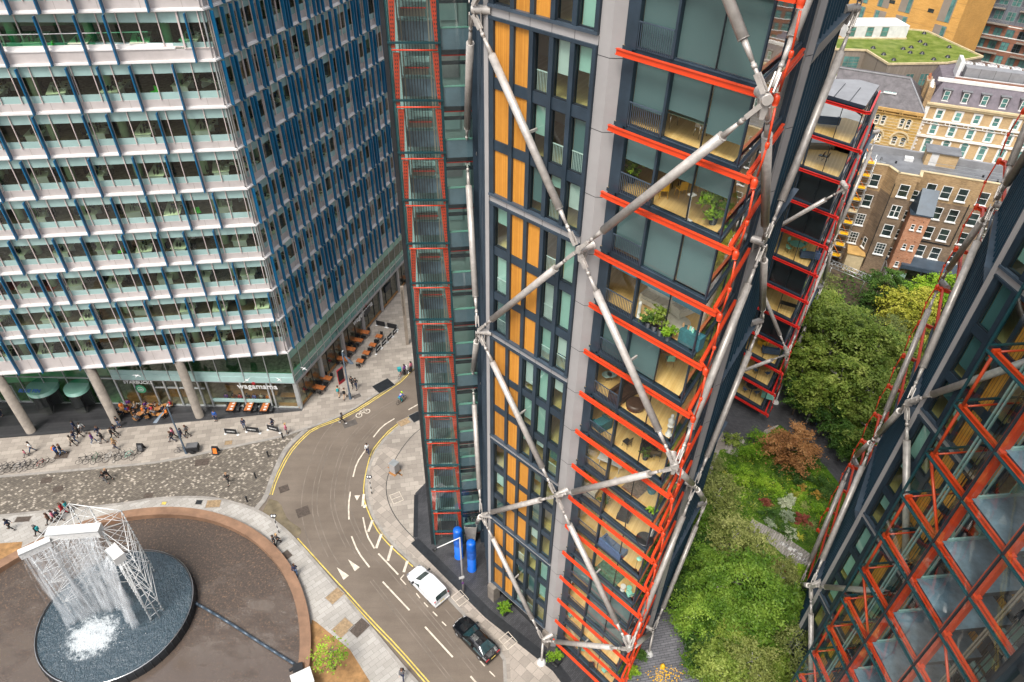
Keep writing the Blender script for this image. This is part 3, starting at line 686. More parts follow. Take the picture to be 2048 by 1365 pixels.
def winter_garden(T, k0, k1, states=None, key='red_metal', blk='blind', detail=True):
    fa = T.fr(pGA, pGB); fb = T.fr(pGB, pGC)
    A, B, C, D = T.T(*pRA), T.T(*pRB), T.T(*pRC), T.T(*pRD)
    st = T.T(4.1, 30.15); apx = T.T(9.3, 24.95)
    for k in range(k0, k1):
        z = LV(k); z1 = LV(k+1)
        b = MB(); beam_red(b, A, B, z, key); beam_red(b, st, A, z, key); beam_red(b, B, apx+(B-apx)*.25, z, key); T.p('red_beam', b)
        b = MB(); beam_red(b, C, D, z, key); beam_red(b, apx+(C-apx)*.3, C, z, key)
        b.lathe((apx.x, apx.y, z-.24), [(.11, 0), (.14, .12), (.14, .3), (.08, .42)], key, n=10); T.p('red_beam', b)
        r = MB(); o = (apx-T.c); o.z = 0; o.normalize()
        p0 = apx+o*.12+V((0, 0, z+.3)); p1 = apx+o*.12+V((0, 0, z1-.3)); mid = (p0+p1)/2+o*.16
        r.tube(p0, mid, .045, key); r.tube(mid, p1, .045, key); r.lathe(mid-V((0, 0, .12)), [(.06, 0), (.09, .06), (.09, .18), (.06, .24)], key, n=8)
        T.p('tie_rod', r)
        # slab edge, sills and heads
        s = MB()
        for f in (fa, fb):
            f.box(s, 0, f.L, -.30, .05, z-.02, z+.15, 'slate_metal'); f.box(s, 0, f.L, -.06, .07, z+.15, z+.20, 'slate_light'); f.box(s, 0, f.L, -.26, .04, z-.12, z-.02, 'slate_metal')
        T.p('slab_edge', s)
        zs = z+.20; ze = z1-.12
        m = MB()
        fa.box(m, -.1, .12, -.15, .12, zs-.1, ze, 'slate_metal'); fa.box(m, -.45, -.1, -.2, .05, z-.25, ze, 'slate_metal')
        fa.box(m, fa.L*.34-.05, fa.L*.34+.06, -.12, .14, zs, ze, 'slate_metal'); fa.box(m, fa.L*.68-.02, fa.L*.68+.02, -.06, .03, zs, ze, 'black_frame')
        fa.box(m, fa.L-.07, fa.L-.0, -.07, .06, zs, ze, 'slate_metal'); fb.box(m, fb.L-.12, fb.L, -.1, .1, zs, ze, 'slate_metal'); fb.box(m, fb.L*.5-.03, fb.L*.5+.03, -.06, .04, zs, ze, 'slate_metal')
        fa.box(m, -.1, fa.L, -.05, .03, zs, zs+.05, 'slate_metal'); fa.box(m, -.1, fa.L, -.05, .03, ze-.05, ze, 'slate_metal'); fb.box(m, 0, fb.L, -.05, .03, zs, zs+.05, 'slate_metal'); fb.box(m, 0, fb.L, -.05, .03, ze-.05, ze, 'slate_metal')
        T.p('glazing_frame', m)
        for (u0, u1) in ((.12, fa.L*.34-.05), (fa.L*.34+.06, fa.L*.68-.02), (fa.L*.68+.02, fa.L-.07)):
            g = MB(); fa.quad(g, u0, u1, 0, zs, ze, 'glass_clear'); T.p('window_pane', g)
        for (u0, u1) in ((.07, fb.L*.5-.03), (fb.L*.5+.03, fb.L-.1)):
            g = MB(); fb.quad(g, u0, u1, 0, zs, ze, 'glass_clear'); T.p('window_pane', g)
        if detail:
            g = MB(); u1 = fa.L*.34-.08
            fa.box(g, .14, u1, .09, .13, zs+1.02, zs+1.07, 'slate_light')
            n = 17
            for i in range(n): fa.box(g, .17+i*(u1-.2)/(n-1)-.014, .17+i*(u1-.2)/(n-1)+.014, .1, .12, zs-.02, zs+1.02, 'slate_light')
            T.p('railing', g)
        if states and k in states:
            for (i0, i1, frac, kb) in states[k]:
                us = [.12, fa.L*.34, fa.L*.68, fa.L-.1]
                g = MB(); fa.box(g, us[i0]+.03, us[i1]-.03, -.16, -.13, ze-(ze-zs)*frac, ze, kb); T.p('blind', g)
def strut(mb, p, q, r=.205, n=12):
    """tube with tapering forked ends and pins"""
    p = V(p); q = V(q); d = (q-p); L = d.length; d.normalize(); e = min(1.5, L*.16)
    a = p+d*(e*1.35); b = q-d*(e*1.35)
    mb.tube(a, b, r, 'steel', n=n)
    for s0, s1, dd in ((a, p, -d), (b, q, d)):
        mb.tube(s0, s0+dd*(e*.55), r*.62, 'steel', r2=r*.40, n=8); mb.tube(s0, s0+dd*.02, r*1.04, 'steel', n=n)
        mb.tube(s0+dd*(e*.55), s0+dd*(e*1.2), r*.36, 'steel', n=8); mb.tube(s0+dd*(e*.62), s0+dd*(e*.72), r*.5, 'steel', n=8)
        side = dd.cross(V((0, 0, 1))); side = side.normalized() if side.length > .01 else V((1, 0, 0))
        for w in (-1, 1): mb.bar(s0+dd*(e*.85)+side*w*r*.45, s0+dd*(e*1.33)+side*w*r*.45, r*.25, r*.9, 'steel')
def node(mb, p, out, r=.21, ln=.95):
    p = V(p); out = U(out); mb.lathe(p-out*ln, [(r*1.2, 0), (r, .06), (r, ln-.03), (r*.92, ln)], 'steel', n=14, axis=out)
    side = out.cross(V((0, 0, 1))).normalized()
    for w in (-.16, .16): mb.hexa([p-out*(.35+w)+side*x+V((0, 0, zz)) for (x, zz) in ((-.08, -.75), (.08, -.75))] + [p-out*(.30+w)+side*x+V((0, 0, zz)) for (x, zz) in ((.08, -.75), (-.08, -.75))] +
        [p-out*(.35+w)+side*x+V((0, 0, zz)) for (x, zz) in ((-.24, 0), (.24, 0))] + [p-out*(.30+w)+side*x+V((0, 0, zz)) for (x, zz) in ((.24, 0), (-.24, 0))], 'steel')
NODES = {'L': (-2.27, 35.6, 0), 'K': (3.22, 30.0, 1), 'A': (8.8, 24.35, 0), 'C': (12.92, 31.1, 1), 'E': (16.85, 37.4, 0), 'S': (-3.15, 41.8, 1), 'F': (16.0, 43.8, 1)}
def diagrid(T, names, zmax, zfeet=True, feet=(), skip=()):
    """nodes alternate between levels 11.9, 31.5, 51.1 and levels 2.1, 21.8, 41.4"""
    def zs(par): return [z for z in ((12.0, 31.6, 51.2, 70.8) if par == 0 else (2.1, 21.8, 41.4, 61)) if z <= zmax]
    pts = {}
    for n in names:
        x, y, par = NODES[n]; q = T.T(x, y)
        for z in zs(par):
            pts[(n, z)] = V((q.x, q.y, z)); mb = MB(); o = q-T.c; o.z = 0
            node(mb, (q.x, q.y, z), o); T.p('steel_node', mb)
    for a, b in zip(names, names[1:]):
        for (n, z), p in pts.items():
            if n != a: continue
            for dz in (-9.7, 9.7):
                for (m, z2), q in pts.items():
                    if m == b and abs(z2-z-dz) < .6:
                        mb = MB(); d = (q-p).normalized(); strut(mb, p+d*.25, q-d*.25)
                        # small stays back to the face
                        T.p('strut', mb)
    for (n, tx, ty) in feet:
        x, y, par = NODES[n]; q = T.T(x, y); t = T.T(tx, ty); z = 2.1 if par else 12.0
        mb = MB(); mb.tube((q.x, q.y, z-.4), (t.x, t.y, .35), .10 if par else .12, 'steel'); mb.lathe((t.x, t.y, 0), [(.4, 0), (.4, .12), (.2, .35)], 'white_paint', n=14); T.p('strut_foot', mb)
    return pts
def louvre_face(T, a, b, z0, z1, ribs=9):
    f = T.fr(a, b); m = MB(); f.box(m, 0, f.L, -.3, 0, z0, z1, 'louvre_metal')
    for i in range(ribs):
        u = .1+i*(f.L-.2)/(ribs-1); f.box(m, u-.03, u+.03, 0, .10, z0, z1, 'louvre_metal')
    T.p('louvre_wall', m)
    for zz in (51.05, 41.25, 31.45, 21.62, 11.8):
        g = MB()
        if z0 < zz < z1:
            # sloped sill flaring outward below each third floor
            g.hexa([f.p(0, 0, zz-.9), f.p(f.L, 0, zz-.9), f.p(f.L, .1, zz-.9), f.p(0, .1, zz-.9), f.p(0, 0, zz), f.p(f.L, 0, zz), f.p(f.L, .42, zz), f.p(0, .22, zz)], 'slate_light')
        if g.v: T.p('sill', g)
    return f
def column_clad(T, z0, z1):
    g = MB()
    for f, L0 in ((T.fr(pK, pM), None), (T.fr(pM, pR), None)):
        f.box(g, 0, f.L, -.3, 0, z0, z1, 'grey_metal')
        k = 0
        while LV(k) < z1: f.box(g, 0, f.L, -.01, .003, LV(k)-.45, LV(k)-.42, 'dark_metal'); k += 1
    fr = T.fr(pR, pGA); fr.box(g, 0, fr.L, -.2, 0, z0, z1, 'slate_metal'); T.p('column_cladding', g)
    g = MB(); f = T.fr(pC2, pC2b); f.box(g, 0, f.L, -.3, .12, z0, z1, 'grey_metal'); f2 = T.fr(pGC, pC2); f2.box(g, 0, f2.L, -.3, 0, z0, z1, 'slate_metal')
    k = 0
    while LV(k) < z1: f.box(g, 0, f.L, .1, .125, LV(k)-.45, LV(k)-.42, 'dark_metal'); k += 1
    T.p('column_cladding', g)
def core(T, z0, z1, poly=((5.0, 35.2), (11.2, 34.0), (13.6, 38.5), (5, 46), (.2, 41)), key='cream_wall'):
    m = MB(); m.prism([T.T(*q) for q in poly], z0, z1, key); T.p('inner_wall', m)

TB = Tower('apartment_tower', 'tallest dark apartment tower with red balcony beams and timber panels in the centre', 0, (0, 0), 18)
rs = random.Random(11)
slabs(TB, 0, 18); core(TB, 1.0, 61)
main_face(TB, pL, pK, 0, 18, rs)
B3 = 'blind'
ST = {17: [(0, 3, 1, B3)], 16: [(0, 3, 1, B3)], 15: [(0, 3, 1.0, B3)], 14: [(0, 1, .72, B3), (1, 2, .60, B3), (2, 3, .74, B3)], 13: [(0, 1, .45, B3), (1, 2, .42, B3), (2, 3, .42, B3)], 12: [(0, 1, .93, B3), (1, 2, 1, B3), (2, 3, .97, B3)],
      11: [(0, 1, .22, 'blind_blue'), (1, 2, .24, 'blind_blue'), (2, 3, .26, 'blind_blue')], 10: [(0, 1, 1, B3), (1, 2, .97, B3)], 3: [(0, 1, .8, B3), (1, 3, .95, B3)], 2: [(1, 3, .98, 'blind')], 1: [(1, 2, .5, B3)]}
winter_garden(TB, 0, 18, ST)
column_clad(TB, .0, 61)
louvre_face(TB, pC2b, pRE, 1.2, 61)
f = TB.fr(pRE, pR2); m = MB(); f.box(m, 0, f.L, -.3, 0, 1, 61, 'slate_metal'); TB.p('end_wall', m)
f = TB.fr(pR2, pBK); m = MB(); f.box(m, 0, f.L, -.3, 0, 1, 61, 'slate_metal'); f = TB.fr(pBK, pS); f.box(m, 0, f.L, -.3, 0, 1, 61, 'slate_metal'); TB.p('rear_wall', m)
f = TB.fr(pS, pL); m = MB(); f.box(m, 0, f.L, -.3, 0, 1, 61, 'slate_metal')
for i in range(5): f.box(m, .6+i*1.3, .75+i*1.3, 0, .1, 1, 61, 'slate_light')
TB.p('side_wall', m)
m = MB(); m.prism([TB.T(*q) for q in ((-1, 36), (3.3, 31.6), (11, 32.5), (14, 37), (8, 46), (-1, 41))], 0, 1.9, 'glass_dark', ktop='ceiling'); TB.p('ground_floor_glazing', m)
m = MB(); m.prism([TB.T(*q) for q in BODY], 61, 61.6, 'lead_roof'); TB.p('roof', m)
for x, y in ((3.75, 30.9), (-1.2, 35.2), (12.2, 31.9), (15.6, 37.4)):
    m = MB(); m.obox((x, y, 0), .8, .8, 2.1, 'concrete', R(45)); TB.p('pier', m)
diagrid(TB, ['S', 'L', 'K', 'A', 'C', 'E'], 72, feet=(('K', 3.16, 29.11), ('C', 12.62, 30.07)))
# stays that hold the struts to the floors
m = None
for z, (x, y), fr_ in ((46.3, (.5, 32.75), (pL, pK)), (36.5, (.5, 32.75), (pL, pK)), (26.7, (.5, 32.75), (pL, pK)), (16.8, (.5, 32.75), (pL, pK)), (6.9, (.5, 32.75), (pL, pK)),
                       (36.5, (6.0, 27.1), (pRA, pRB)), (26.7, (6.0, 27.1), (pRA, pRB)), (16.8, (6.0, 27.1), (pRA, pRB)), (7, (6, 27.1), (pRA, pRB))):
    f = TB.fr(*fr_); q = V((x, y, z)); m = MB(); m.bar(q, q-f.n*.75, .09, .14, 'steel'); TB.p('strut_bracket', m)
# glass lift shaft beside the tower
FLT = Fr((-7.25, 40.7), (-4.45, 40.85), (0, 0)); FLB = Fr((-4.45, 40.85), (-2.6, 41.15), (0, 0))
lift = thing('lift_shaft', 'tall red framed glass lift shaft standing against the left side of the central tower', 'lift shaft', (-5.9, 41.6, 0))
LT = 61
def lift_shaft(root, f, z1, depth, lv):
    L = f.L
    for u in (0, L):
        m = MB(); f.box(m, u-.08, u+.08, -.14, .0, 0, z1, 'teal_metal'); m.build('corner_frame', root)
    for s in (0, 1):
        m = MB(); u = .2 if not s else L-.2
        for i, z in enumerate(lv):
            # perforated channel that leans a little at every floor
            x0 = u+(.13 if not s else -.05); x1 = u+(-.02 if not s else .1)
            zt = z+3.0
            m.hexa([f.p(x1-.12, -.20, z), f.p(x1+.12, -.20, z), f.p(x1+.12, -.04, z), f.p(x1-.12, -.04, z), f.p(x0-.18, -.20, zt), f.p(x0+.18, -.20, zt), f.p(x0+.18, -.04, zt), f.p(x0-.18, -.04, zt)], 'lift_red')
            for q in range(13): 
                zz = z+.15+q*.22; xx = x1+(x0-x1)*(zz-z)/3
                for e in (-.08, .03): f.box(m, xx+e, xx+e+.05, -.042, -.034, zz, zz+.10, 'dark_metal')
        m.build('red_channel', root)
    for z in lv:
        m = MB(); m.tube(f.p(.1, .03, z-.08), f.p(L-.1, .03, z-.08), .045, 'lift_red'); m.build('cross_bar', root)
        m = MB(); f.box(m, -.1, L+.1, -.05, .10, z+.28, z+.37, 'teal_metal'); m.build('floor_rail', root)
        m = MB(); f.box(m, .35, L-.35, -depth, -depth+.4, z-.1, z+1.0, 'landing_blue'); f.box(m, .35, L-.35, -depth-.02, -depth+.5, z+1.0, z+1.06, 'frit'); f.box(m, .5, L-.8, -depth+.6, -depth+.8, z+1.35, z+1.8, 'tan_panel'); m.build('landing', root)
        m = MB(); f.box(m, .7, L-.7, -depth+1.0, -depth+1.15, z+2.2, z+2.5, 'frit'); f.box(m, .7, L-.7, -.9, -.86, z+1.9, z+1.95, 'dark_red_metal'); m.build('cross_member', root)
    m = MB()
    for u in (.45, .62, L-.62, L-.45): f.box(m, u-.035, u+.035, -1.0, -.9, 0, z1, 'tan_panel')
    for u in [.85+.17*i for i in range(7)]: f.box(m, u-.022, u+.022, -.9, -.86, 0, z1, 'dark_metal')
    m.build('guide_rail', root)
    m = MB(); f.quad(m, .05, L-.05, 0, .1, z1, 'glass_lift'); m.build('glass_panel', root)
    m = MB(); f.box(m, 0, L, -depth-.9, -depth-.7, 0, z1, 'frit'); f.box(m, 0, .05, -depth, 0, 0, z1, 'pane_teal'); m.build('rear_wall', root)
lift_shaft(lift, FLT, LT, 2.2, [LV(k) for k in range(0, 18)])
m = MB(); FLT.box(m, -.38, -.12, -.5, -.1, 0, LT, 'dark_metal'); m.build('counterweight_rail', lift)
lob = thing('lift_lobby', 'glazed lift lobby of dark bands between the red lift shaft and the central tower', 'lobby', (-3.5, 42, 0))
for k in range(0, 18):
    z = LV(k); m = MB(); FLB.box(m, 0, FLB.L, -.3, -.12, z-.1, z+1.05, 'lobby_band'); FLB.box(m, 0, FLB.L, -.3, -.1, z+1.05, z+1.10, 'frit_green'); m.build('spandrel', lob)
    m = MB(); FLB.box(m, .05, FLB.L, -.3, -.1, z-.45, z-.38, 'dark_red_metal'); FLB.box(m, .05, FLB.L, -.3, -.05, z+2.35, z+2.5, 'black_frame'); FLB.box(m, 0, FLB.L, -.3, -.05, z-.35, z-.1, 'black_frame'); m.build('transom', lob)
    m = MB(); FLB.quad(m, 0, FLB.L, -.02, z-.2, z+3.05, 'glass_lift'); m.build('window', lob)
m = MB(); FLB.box(m, 0, FLB.L, -2.2, -2, 0, LT, 'blind_pale'); FLB.box(m, FLB.L-.1, FLB.L+.5, -3.2, .05, 0, LT, 'slate_metal'); m.build('rear_wall', lob)
m = MB()
for k in range(0, 18): FLB.box(m, .2, 1.2, -1.95, -1.9, LV(k)+1.0, LV(k)+3, 'alu' if k % 2 else 'frit')
m.build('lift_door', lob)

# second pavilion, beyond
TC = Tower('apartment_block', 'lower dark apartment block with dark red balcony beams behind the central tower', 0, (20.9, 33.0), 11)
PROW = [pR, pGA, pGB, pGC, (10.8, 32.6), (5.6, 32.8)]
slabs(TC, 0, 8); slabs(TC, 9, 11, PROW); core(TC, 1, 31.6)
main_face(TC, pL, pK, 0, 9, rs)
winter_garden(TC, 0, 11, {8: [(0, 3, 1, 'black_frame')], 7: [(0, 3, 1, 'black_frame')], 5: [(0, 3, 1, 'black_frame')], 3: [(0, 3, 1, 'black_frame')]}, key='dark_red_metal', detail=False)
b = MB(); beam_red(b, TC.T(*pRA), TC.T(*pRB), 38, 'dark_red_metal'); beam_red(b, TC.T(*pRC), TC.T(*pRD), 38, 'dark_red_metal'); beam_red(b, TC.T(*pRB), TC.T(*pRC), 38, 'dark_red_metal'); TC.p('red_beam', b)
column_clad(TC, 0, 37.6); louvre_face(TC, pC2b, pRE, 1.2, 32.2)
for a_, b_, nm in ((pRE, pR2, 'end_wall'), (pR2, pBK, 'rear_wall'), (pBK, pS, 'rear_wall'), (pS, pL, 'side_wall')):
    f = TC.fr(a_, b_); m = MB(); f.box(m, 0, f.L, -.3, 0, 1, 32.2, 'slate_metal'); TC.p(nm, m)
m = MB(); m.prism([TC.T(*q) for q in (pL, pK, (5.6, 32.8), (10.8, 32.6), pC2, pC2b, pRE, pR2, pBK, pS)], 31.9, 32.2, 'zinc', ktop='zinc'); m.prism([TC.T(*q) for q in PROW], 38.1, 38.4, 'slate_metal', ktop='zinc')
for t in (.25, .5, .75): m.bar(TC.T(4.85+4*t, 30.05-4.1*t, 38.42), TC.T(4.85+4*t+2.2, 30.05-4.1*t+3.4, 38.42), .05, .08, 'black_frame')
TC.p('roof', m)
m = MB(); m.prism([TC.T(*q) for q in ((-1, 36), (3.3, 31.6), (11, 32.5), (14, 37), (8, 46), (-1, 41))], 0, 1.9, 'glass_dark', ktop='ceiling'); TC.p('ground_floor_glazing', m)
diagrid(TC, ['K', 'A', 'C', 'E'], 38, feet=(('C', 11.9, 29.2),))

# third pavilion, close on the right, half-turned
TD = Tower('apartment_wing', 'near apartment tower at the right edge with narrow vertical timber strips', 1, (40.2, 67.05), 18)
pX2 = (14.1, 54.3); BODY_D = [pL, pK, pM, pGA, pGB, pGC, pC2, pC2b, pRE, pX2, (4, 60), pS]
slabs(TD, 0, 18, BODY_D)
f = main_face(TD, pRE, pX2, 0, 18, rs, bays=14, mods={k: 'WWTWTWWTWWTTWT' if (k//3) % 2 else 'WWTTWWTWTWWTWT' for k in range(0, 18, 3)}, slat='timber_slat', railing=False, pb=.95, bl=('blind_pale', 'blind_pale', 'blind_pale', 'blind'))
louvre_face(TD, pC2b, pRE, 1.2, 61, ribs=12)
column_clad(TD, 0, 61)
winter_garden(TD, 0, 18, {}, detail=False)
for a_, b_, nm in ((pX2, (4, 60), 'end_wall'), ((4, 60), pS, 'rear_wall'), (pS, pL, 'side_wall')):
    f = TD.fr(a_, b_); m = MB(); f.box(m, 0, f.L, -.3, 0, 1, 61, 'slate_metal'); TD.p(nm, m)
core(TD, 1, 61, ((5.0, 35.2), (11.2, 34.0), (12.0, 38.5), (11, 46), (5, 46), (.2, 41)))
diagrid(TD, ['A', 'C', 'E', 'F'], 72, feet=(('C', 13.36, 31.6),))
# lift screen of the right-hand tower
SCR = Fr((20.22, 22.95), (21.22, 14.4), (0, 18)); BAY = SCR.L/3
scr = thing('lift_screen', 'glass screen with wide red beams in front of the lifts at the bottom right', 'lift shaft', (21.5, 18.5, 0))
def SP(u, d, z): return SCR.p(u, d, z)
for k in range(0, 17):
    z = LV(k)
    m = MB(); SCR.box(m, -.05, SCR.L+.05, -.08, .05, z-.03, z+.05, 'teal_metal'); m.build('floor_rail', scr)
    m = MB(); beam_red(m, SP(.2, -.42, 0), SP(SCR.L-.1, -.42, 0), z-.1)
    for j in range(4): SCR.box(m, max(.05, j*BAY-.12), j*BAY+.18, -.55, -.2, z-.3, z+.1, 'red_metal')
    m.build('red_beam', scr)
    m = MB(); m.tube(SP(.05, -.3, z-.1), SP(.05, -3.3, z-.1), .05, 'red_metal'); m.build('cross_tie', scr)
    m = MB(); SCR.box(m, .0, .1, -3.4, 0, z+.25, z+.33, 'teal_metal'); m.build('side_rail', scr)
    m = MB()
    if k % 3 == 0: m.tube(SP(.15, -.3, z+3.0), SP(BAY, -.3, z), .075, 'red_metal')
    else: m.tube(SP(.15, -.3, z+3.1), SP(.15, -.3, z+.1), .075, 'red_metal')
    if k % 3 == 1: m.tube(SP(2*BAY+.1, -.35, z+3.0), SP(3*BAY-.1, -.35, z+.1), .07, 'red_metal')
    m.build('brace', scr)
    # landings between the two shafts
    a, b, c, d = SP(BAY+.02, -.45, 0), SP(2*BAY-.05, -.45, 0), SP(2*BAY-.05, -3.8, 0), SP(BAY+.02, -3.8, 0)
    m = MB(); m.prism([a, b, c, d], z-.2, z+.12, 'slate_metal', ktop='landing_dark'); m.build('landing', scr)
    m = MB(); SCR.box(m, BAY+.0, BAY+.1, -3.4, -.7, z-.2, z+.3, 'frit'); SCR.box(m, BAY, BAY+.05, -3.3, -2.2, z+.2, z+2.4, 'frit_green')
    SCR.box(m, 2*BAY+.3, 3*BAY-.3, -2.9, -2.8, z+.3, z+.6, 'frit'); SCR.box(m, 2*BAY+.3, 3*BAY-.3, -2.8, -2.2, z+.2, z+.3, 'tan_panel'); m.build('landing_edge', scr)
for j in range(4):
    m = MB(); SCR.box(m, j*BAY-.035, j*BAY+.035, -.08, .05, 1.5, 58, 'teal_metal' if j == 0 else 'black_frame'); m.build('upright', scr)
    if j in (1, 2):
        m = MB(); SCR.box(m, j*BAY-.28, j*BAY-.02, -.75, -.35, 1.5, 58, 'red_metal'); SCR.box(m, j*BAY-.34, j*BAY+.04, -.38, -.33, 1.5, 58, 'red_metal'); m.build('red_channel', scr)
    if j < 3:
        m = MB(); SCR.quad(m, j*BAY+.05, (j+1)*BAY-.05, 0, 1.5, 58, 'glass_lift'); m.build('glass_panel', scr)
m = MB()
for u, d in ((.55, -1.6), (.75, -1.6), (BAY-.7, -1.6), (BAY-.5, -1.6), (2*BAY+.6, -1.4), (2*BAY+.75, -1.4), (3*BAY-.6, -1.5), (3*BAY-.45, -1.5)): SCR.box(m, u-.045, u+.045, d-.08, d, 1, 58, 'frit' if d == -1.6 else 'tan_panel')
for u in (.95, 1.15, 1.35, 1.5, 2*BAY+1.1, 2*BAY+1.3, 2*BAY+1.6): SCR.box(m, u-.02, u+.02, -1.9, -1.86, 1, 58, 'dark_metal')
m.build('guide_rail', scr)
m = MB(); SCR.box(m, SCR.L, SCR.L+.2, -4, .05, 1, 58, 'black_frame'); m.build('end_post', scr)
for k in range(0, 17):
    z = LV(k); m = MB(); SCR.box(m, SCR.L+.2, SCR.L+9, -.6, -.3, z-.25, z+.25, 'black_frame'); m.build('edge_band', scr)
    for j in range(4):
        m = MB(); SCR.quad(m, SCR.L+.25+j*2.1, SCR.L+2.25+j*2.1, -.4, z+.25, z+3.0, 'glass_flat'); m.build('side_window', scr)
        m = MB(); SCR.box(m, SCR.L+2.25+j*2.1, SCR.L+2.35+j*2.1, -.5, -.25, z+.25, z+3.0, 'alu'); m.build('mullion', scr)
    m = MB(); SCR.box(m, SCR.L+.2, SCR.L+9, -4.2, -.7, z-.2, z+.1, 'landing_blue'); m.build('inner_floor', scr)

# ---------------------------------------------------------------- ground
def setting(name, mb):
    o = mb.build(name); o['kind'] = 'structure'; return o
def gp(pts, z=0.0): return [G(x, y, z) for x, y in pts]
def sheet(name, pts, z, k):
    mb = MB(); mb.poly([(p.x, p.y, z) for p in pts], k); return setting(name, mb)
def slab(name, pts, z, k, z0=-.25):
    mb = MB(); mb.prism(pts, z0, z, k); return setting(name, mb)
def offset_line(pts, d):
    out = []
    for i, p in enumerate(pts):
        a = pts[max(0, i-1)]; b = pts[min(len(pts)-1, i+1)]; u = (b-a); u.z = 0; u.normalize(); out.append(p+V((-u.y, u.x, 0))*d)
    return out
def smooth(pts, it=2):
    for _ in range(it):
        q = [pts[0]]
        for a, b in zip(pts, pts[1:]): q += [a*.75+b*.25, a*.25+b*.75]
        q.append(pts[-1]); pts = q
    return pts
def line_strip(mb, pts, w, z, k, dash=None):
    L = offset_line(pts, w/2); Rr = offset_line(pts, -w/2)
    for i in range(len(pts)-1):
        mb.poly([(L[i].x, L[i].y, z), (Rr[i].x, Rr[i].y, z), (Rr[i+1].x, Rr[i+1].y, z), (L[i+1].x, L[i+1].y, z)], k)
g = MB(); g.poly([(-600, -200, -.3), (900, -200, -.3), (900, 1200, -.3), (-600, 1200, -.3)], 'asphalt'); setting('ground', g)
sheet('road', [V((-90, 5, 0)), V((30, 5, 0)), V((30, 120, 0)), V((-90, 120, 0))], -.10, 'asphalt')
RZ = -.10
KN = smooth(gp([(-140, 962), (0, 953.7), (100, 944.7), (259, 930.6), (332, 922.7), (479, 890.6), (560, 874.4), (600, 860.4), (641, 848), (699, 823), (754, 787), (796, 762.8), (805, 751.6), (835, 729), (900, 680), (990, 600)]), 1)
north = KN+[V((20, 130, 0)), V((-90, 130, 0)), V((-96, 58, 0))]
slab('pavement', north, 0, 'paving')
KS = smooth(gp([(-140, 1044), (0, 1032), (58, 1026), (170, 1016), (259, 1006), (306, 997), (392, 993.7), (443, 998.8), (500, 1014.8), (529, 1029), (558, 1049.6), (587, 1075.7), (663, 1163), (728, 1239.6), (796, 1322.5), (827, 1358), (900, 1440)]), 1)
slab('pavement', KS+[V((-10, -5, 0)), V((-90, -5, 0))], 0, 'paving_cross')
CE = smooth(gp([(613, 858), (580.6, 886.5), (564.6, 908.6), (544.5, 954.8), (532, 994.5), (512, 1017.7)]), 1)
cob = [p for p in KN if p.x < G(613, 858).x] + CE + [p for p in reversed(KS) if p.x < G(512, 1018).x]
sheet('cobbled_street', cob, -.06, 'cobbles')
KR = smooth(gp([(960, 740), (846, 822), (800, 850), (757, 890), (735, 940), (728+4, 985), (741, 1022), (757, 1052), (789, 1092), (828, 1127), (892, 1190), (939, 1241), (1008, 1305), (1011, 1365), (1013, 1440)]), 1)
slab('pavement', KR+[V((80, 10, 0)), V((120, 140, 0)), V((26, 140, 0)), V((6, 80, 0))], 0, 'paving')
mb = MB()
for line, s in ((KN, -1), (KS, 1), (KR, 1)):
    o = offset_line(line, .0)
    for a, b in zip(o, o[1:]):
        mb.bar(a+V((0, 0, -.03)), b+V((0, 0, -.03)), .3, .075, 'kerb')
setting('kerb', mb)
mb = MB(); line_strip(mb, CE, .55, -.052, 'kerb'); setting('flush_kerb', mb)
DK = gp([(-140, 888), (0, 877), (106, 869), (259, 855), (479, 835), (604, 822), (606, 818)])
sheet('black_deck', DK+[V((-26, 61, 0)), V((-96, 62, 0))], .006, 'deck_black')
# right-hand forecourt
ST1 = gp([(757+10, 893), (745, 940), (742, 985), (751, 1020), (766, 1047), (797, 1084), (836, 1120), (900, 1184), (947, 1233), (1018, 1300), (1022, 1365), (1024, 1440)])
ST2 = gp([(800, 900), (771, 968), (775, 1003), (793, 1040), (836, 1086), (868, 1118), (910, 1160), (977, 1227), (1078, 1305), (1112, 1333), (1136, 1365), (1180, 1430)])
mb = MB(); mb.poly([(p.x, p.y, .005) for p in ST1+ST2[::-1]], 'paving_strip'); setting('paving_border', mb)
mb = MB(); line_strip(mb, smooth(gp([(850, 850), (815, 880), (783, 930), (771, 968), (775, 1003), (793, 1040), (836, 1086)]), 2), .07, .010, 'dark_metal'); setting('drain_slot', mb)
sheet('dark_paving', gp([(830.5, 987), (856, 961), (900, 900), (960, 860)])+[V((4, 60, 0)), V((22, 70, 0)), V((19, 24, 0))]+gp([(1320, 1420), (1180, 1430), (1136, 1365), (1112, 1333), (1078, 1305), (977, 1227), (868, 1118), (828.8, 1080.6)]), .010, 'granite_setts')
mb = MB(); line_strip(mb, gp([(829, 1082), (868, 1120), (977, 1229), (1112, 1335), (1136, 1367)]), .9, .014, 'dark_metal'); line_strip(mb, gp([(831, 1075), (832.5, 990)]), .45, .014, 'dark_metal'); setting('paving_edge', mb)
sheet('wet_path', gp([(1290, 1230), (1345, 1170), (1352, 1200), (1390, 1290), (1432, 1400), (1240, 1420), (1200, 1400)]), .016, 'wet_setts')
sheet('garden_path', gp([(1440, 830), (1500, 720), (1583, 745), (1640, 830), (1716, 925), (1735, 985), (1700, 1000), (1655, 940), (1618, 905), (1570, 865), (1556, 850), (1530, 860), (1505, 895), (1450, 890)]), .012, 'setts_path')
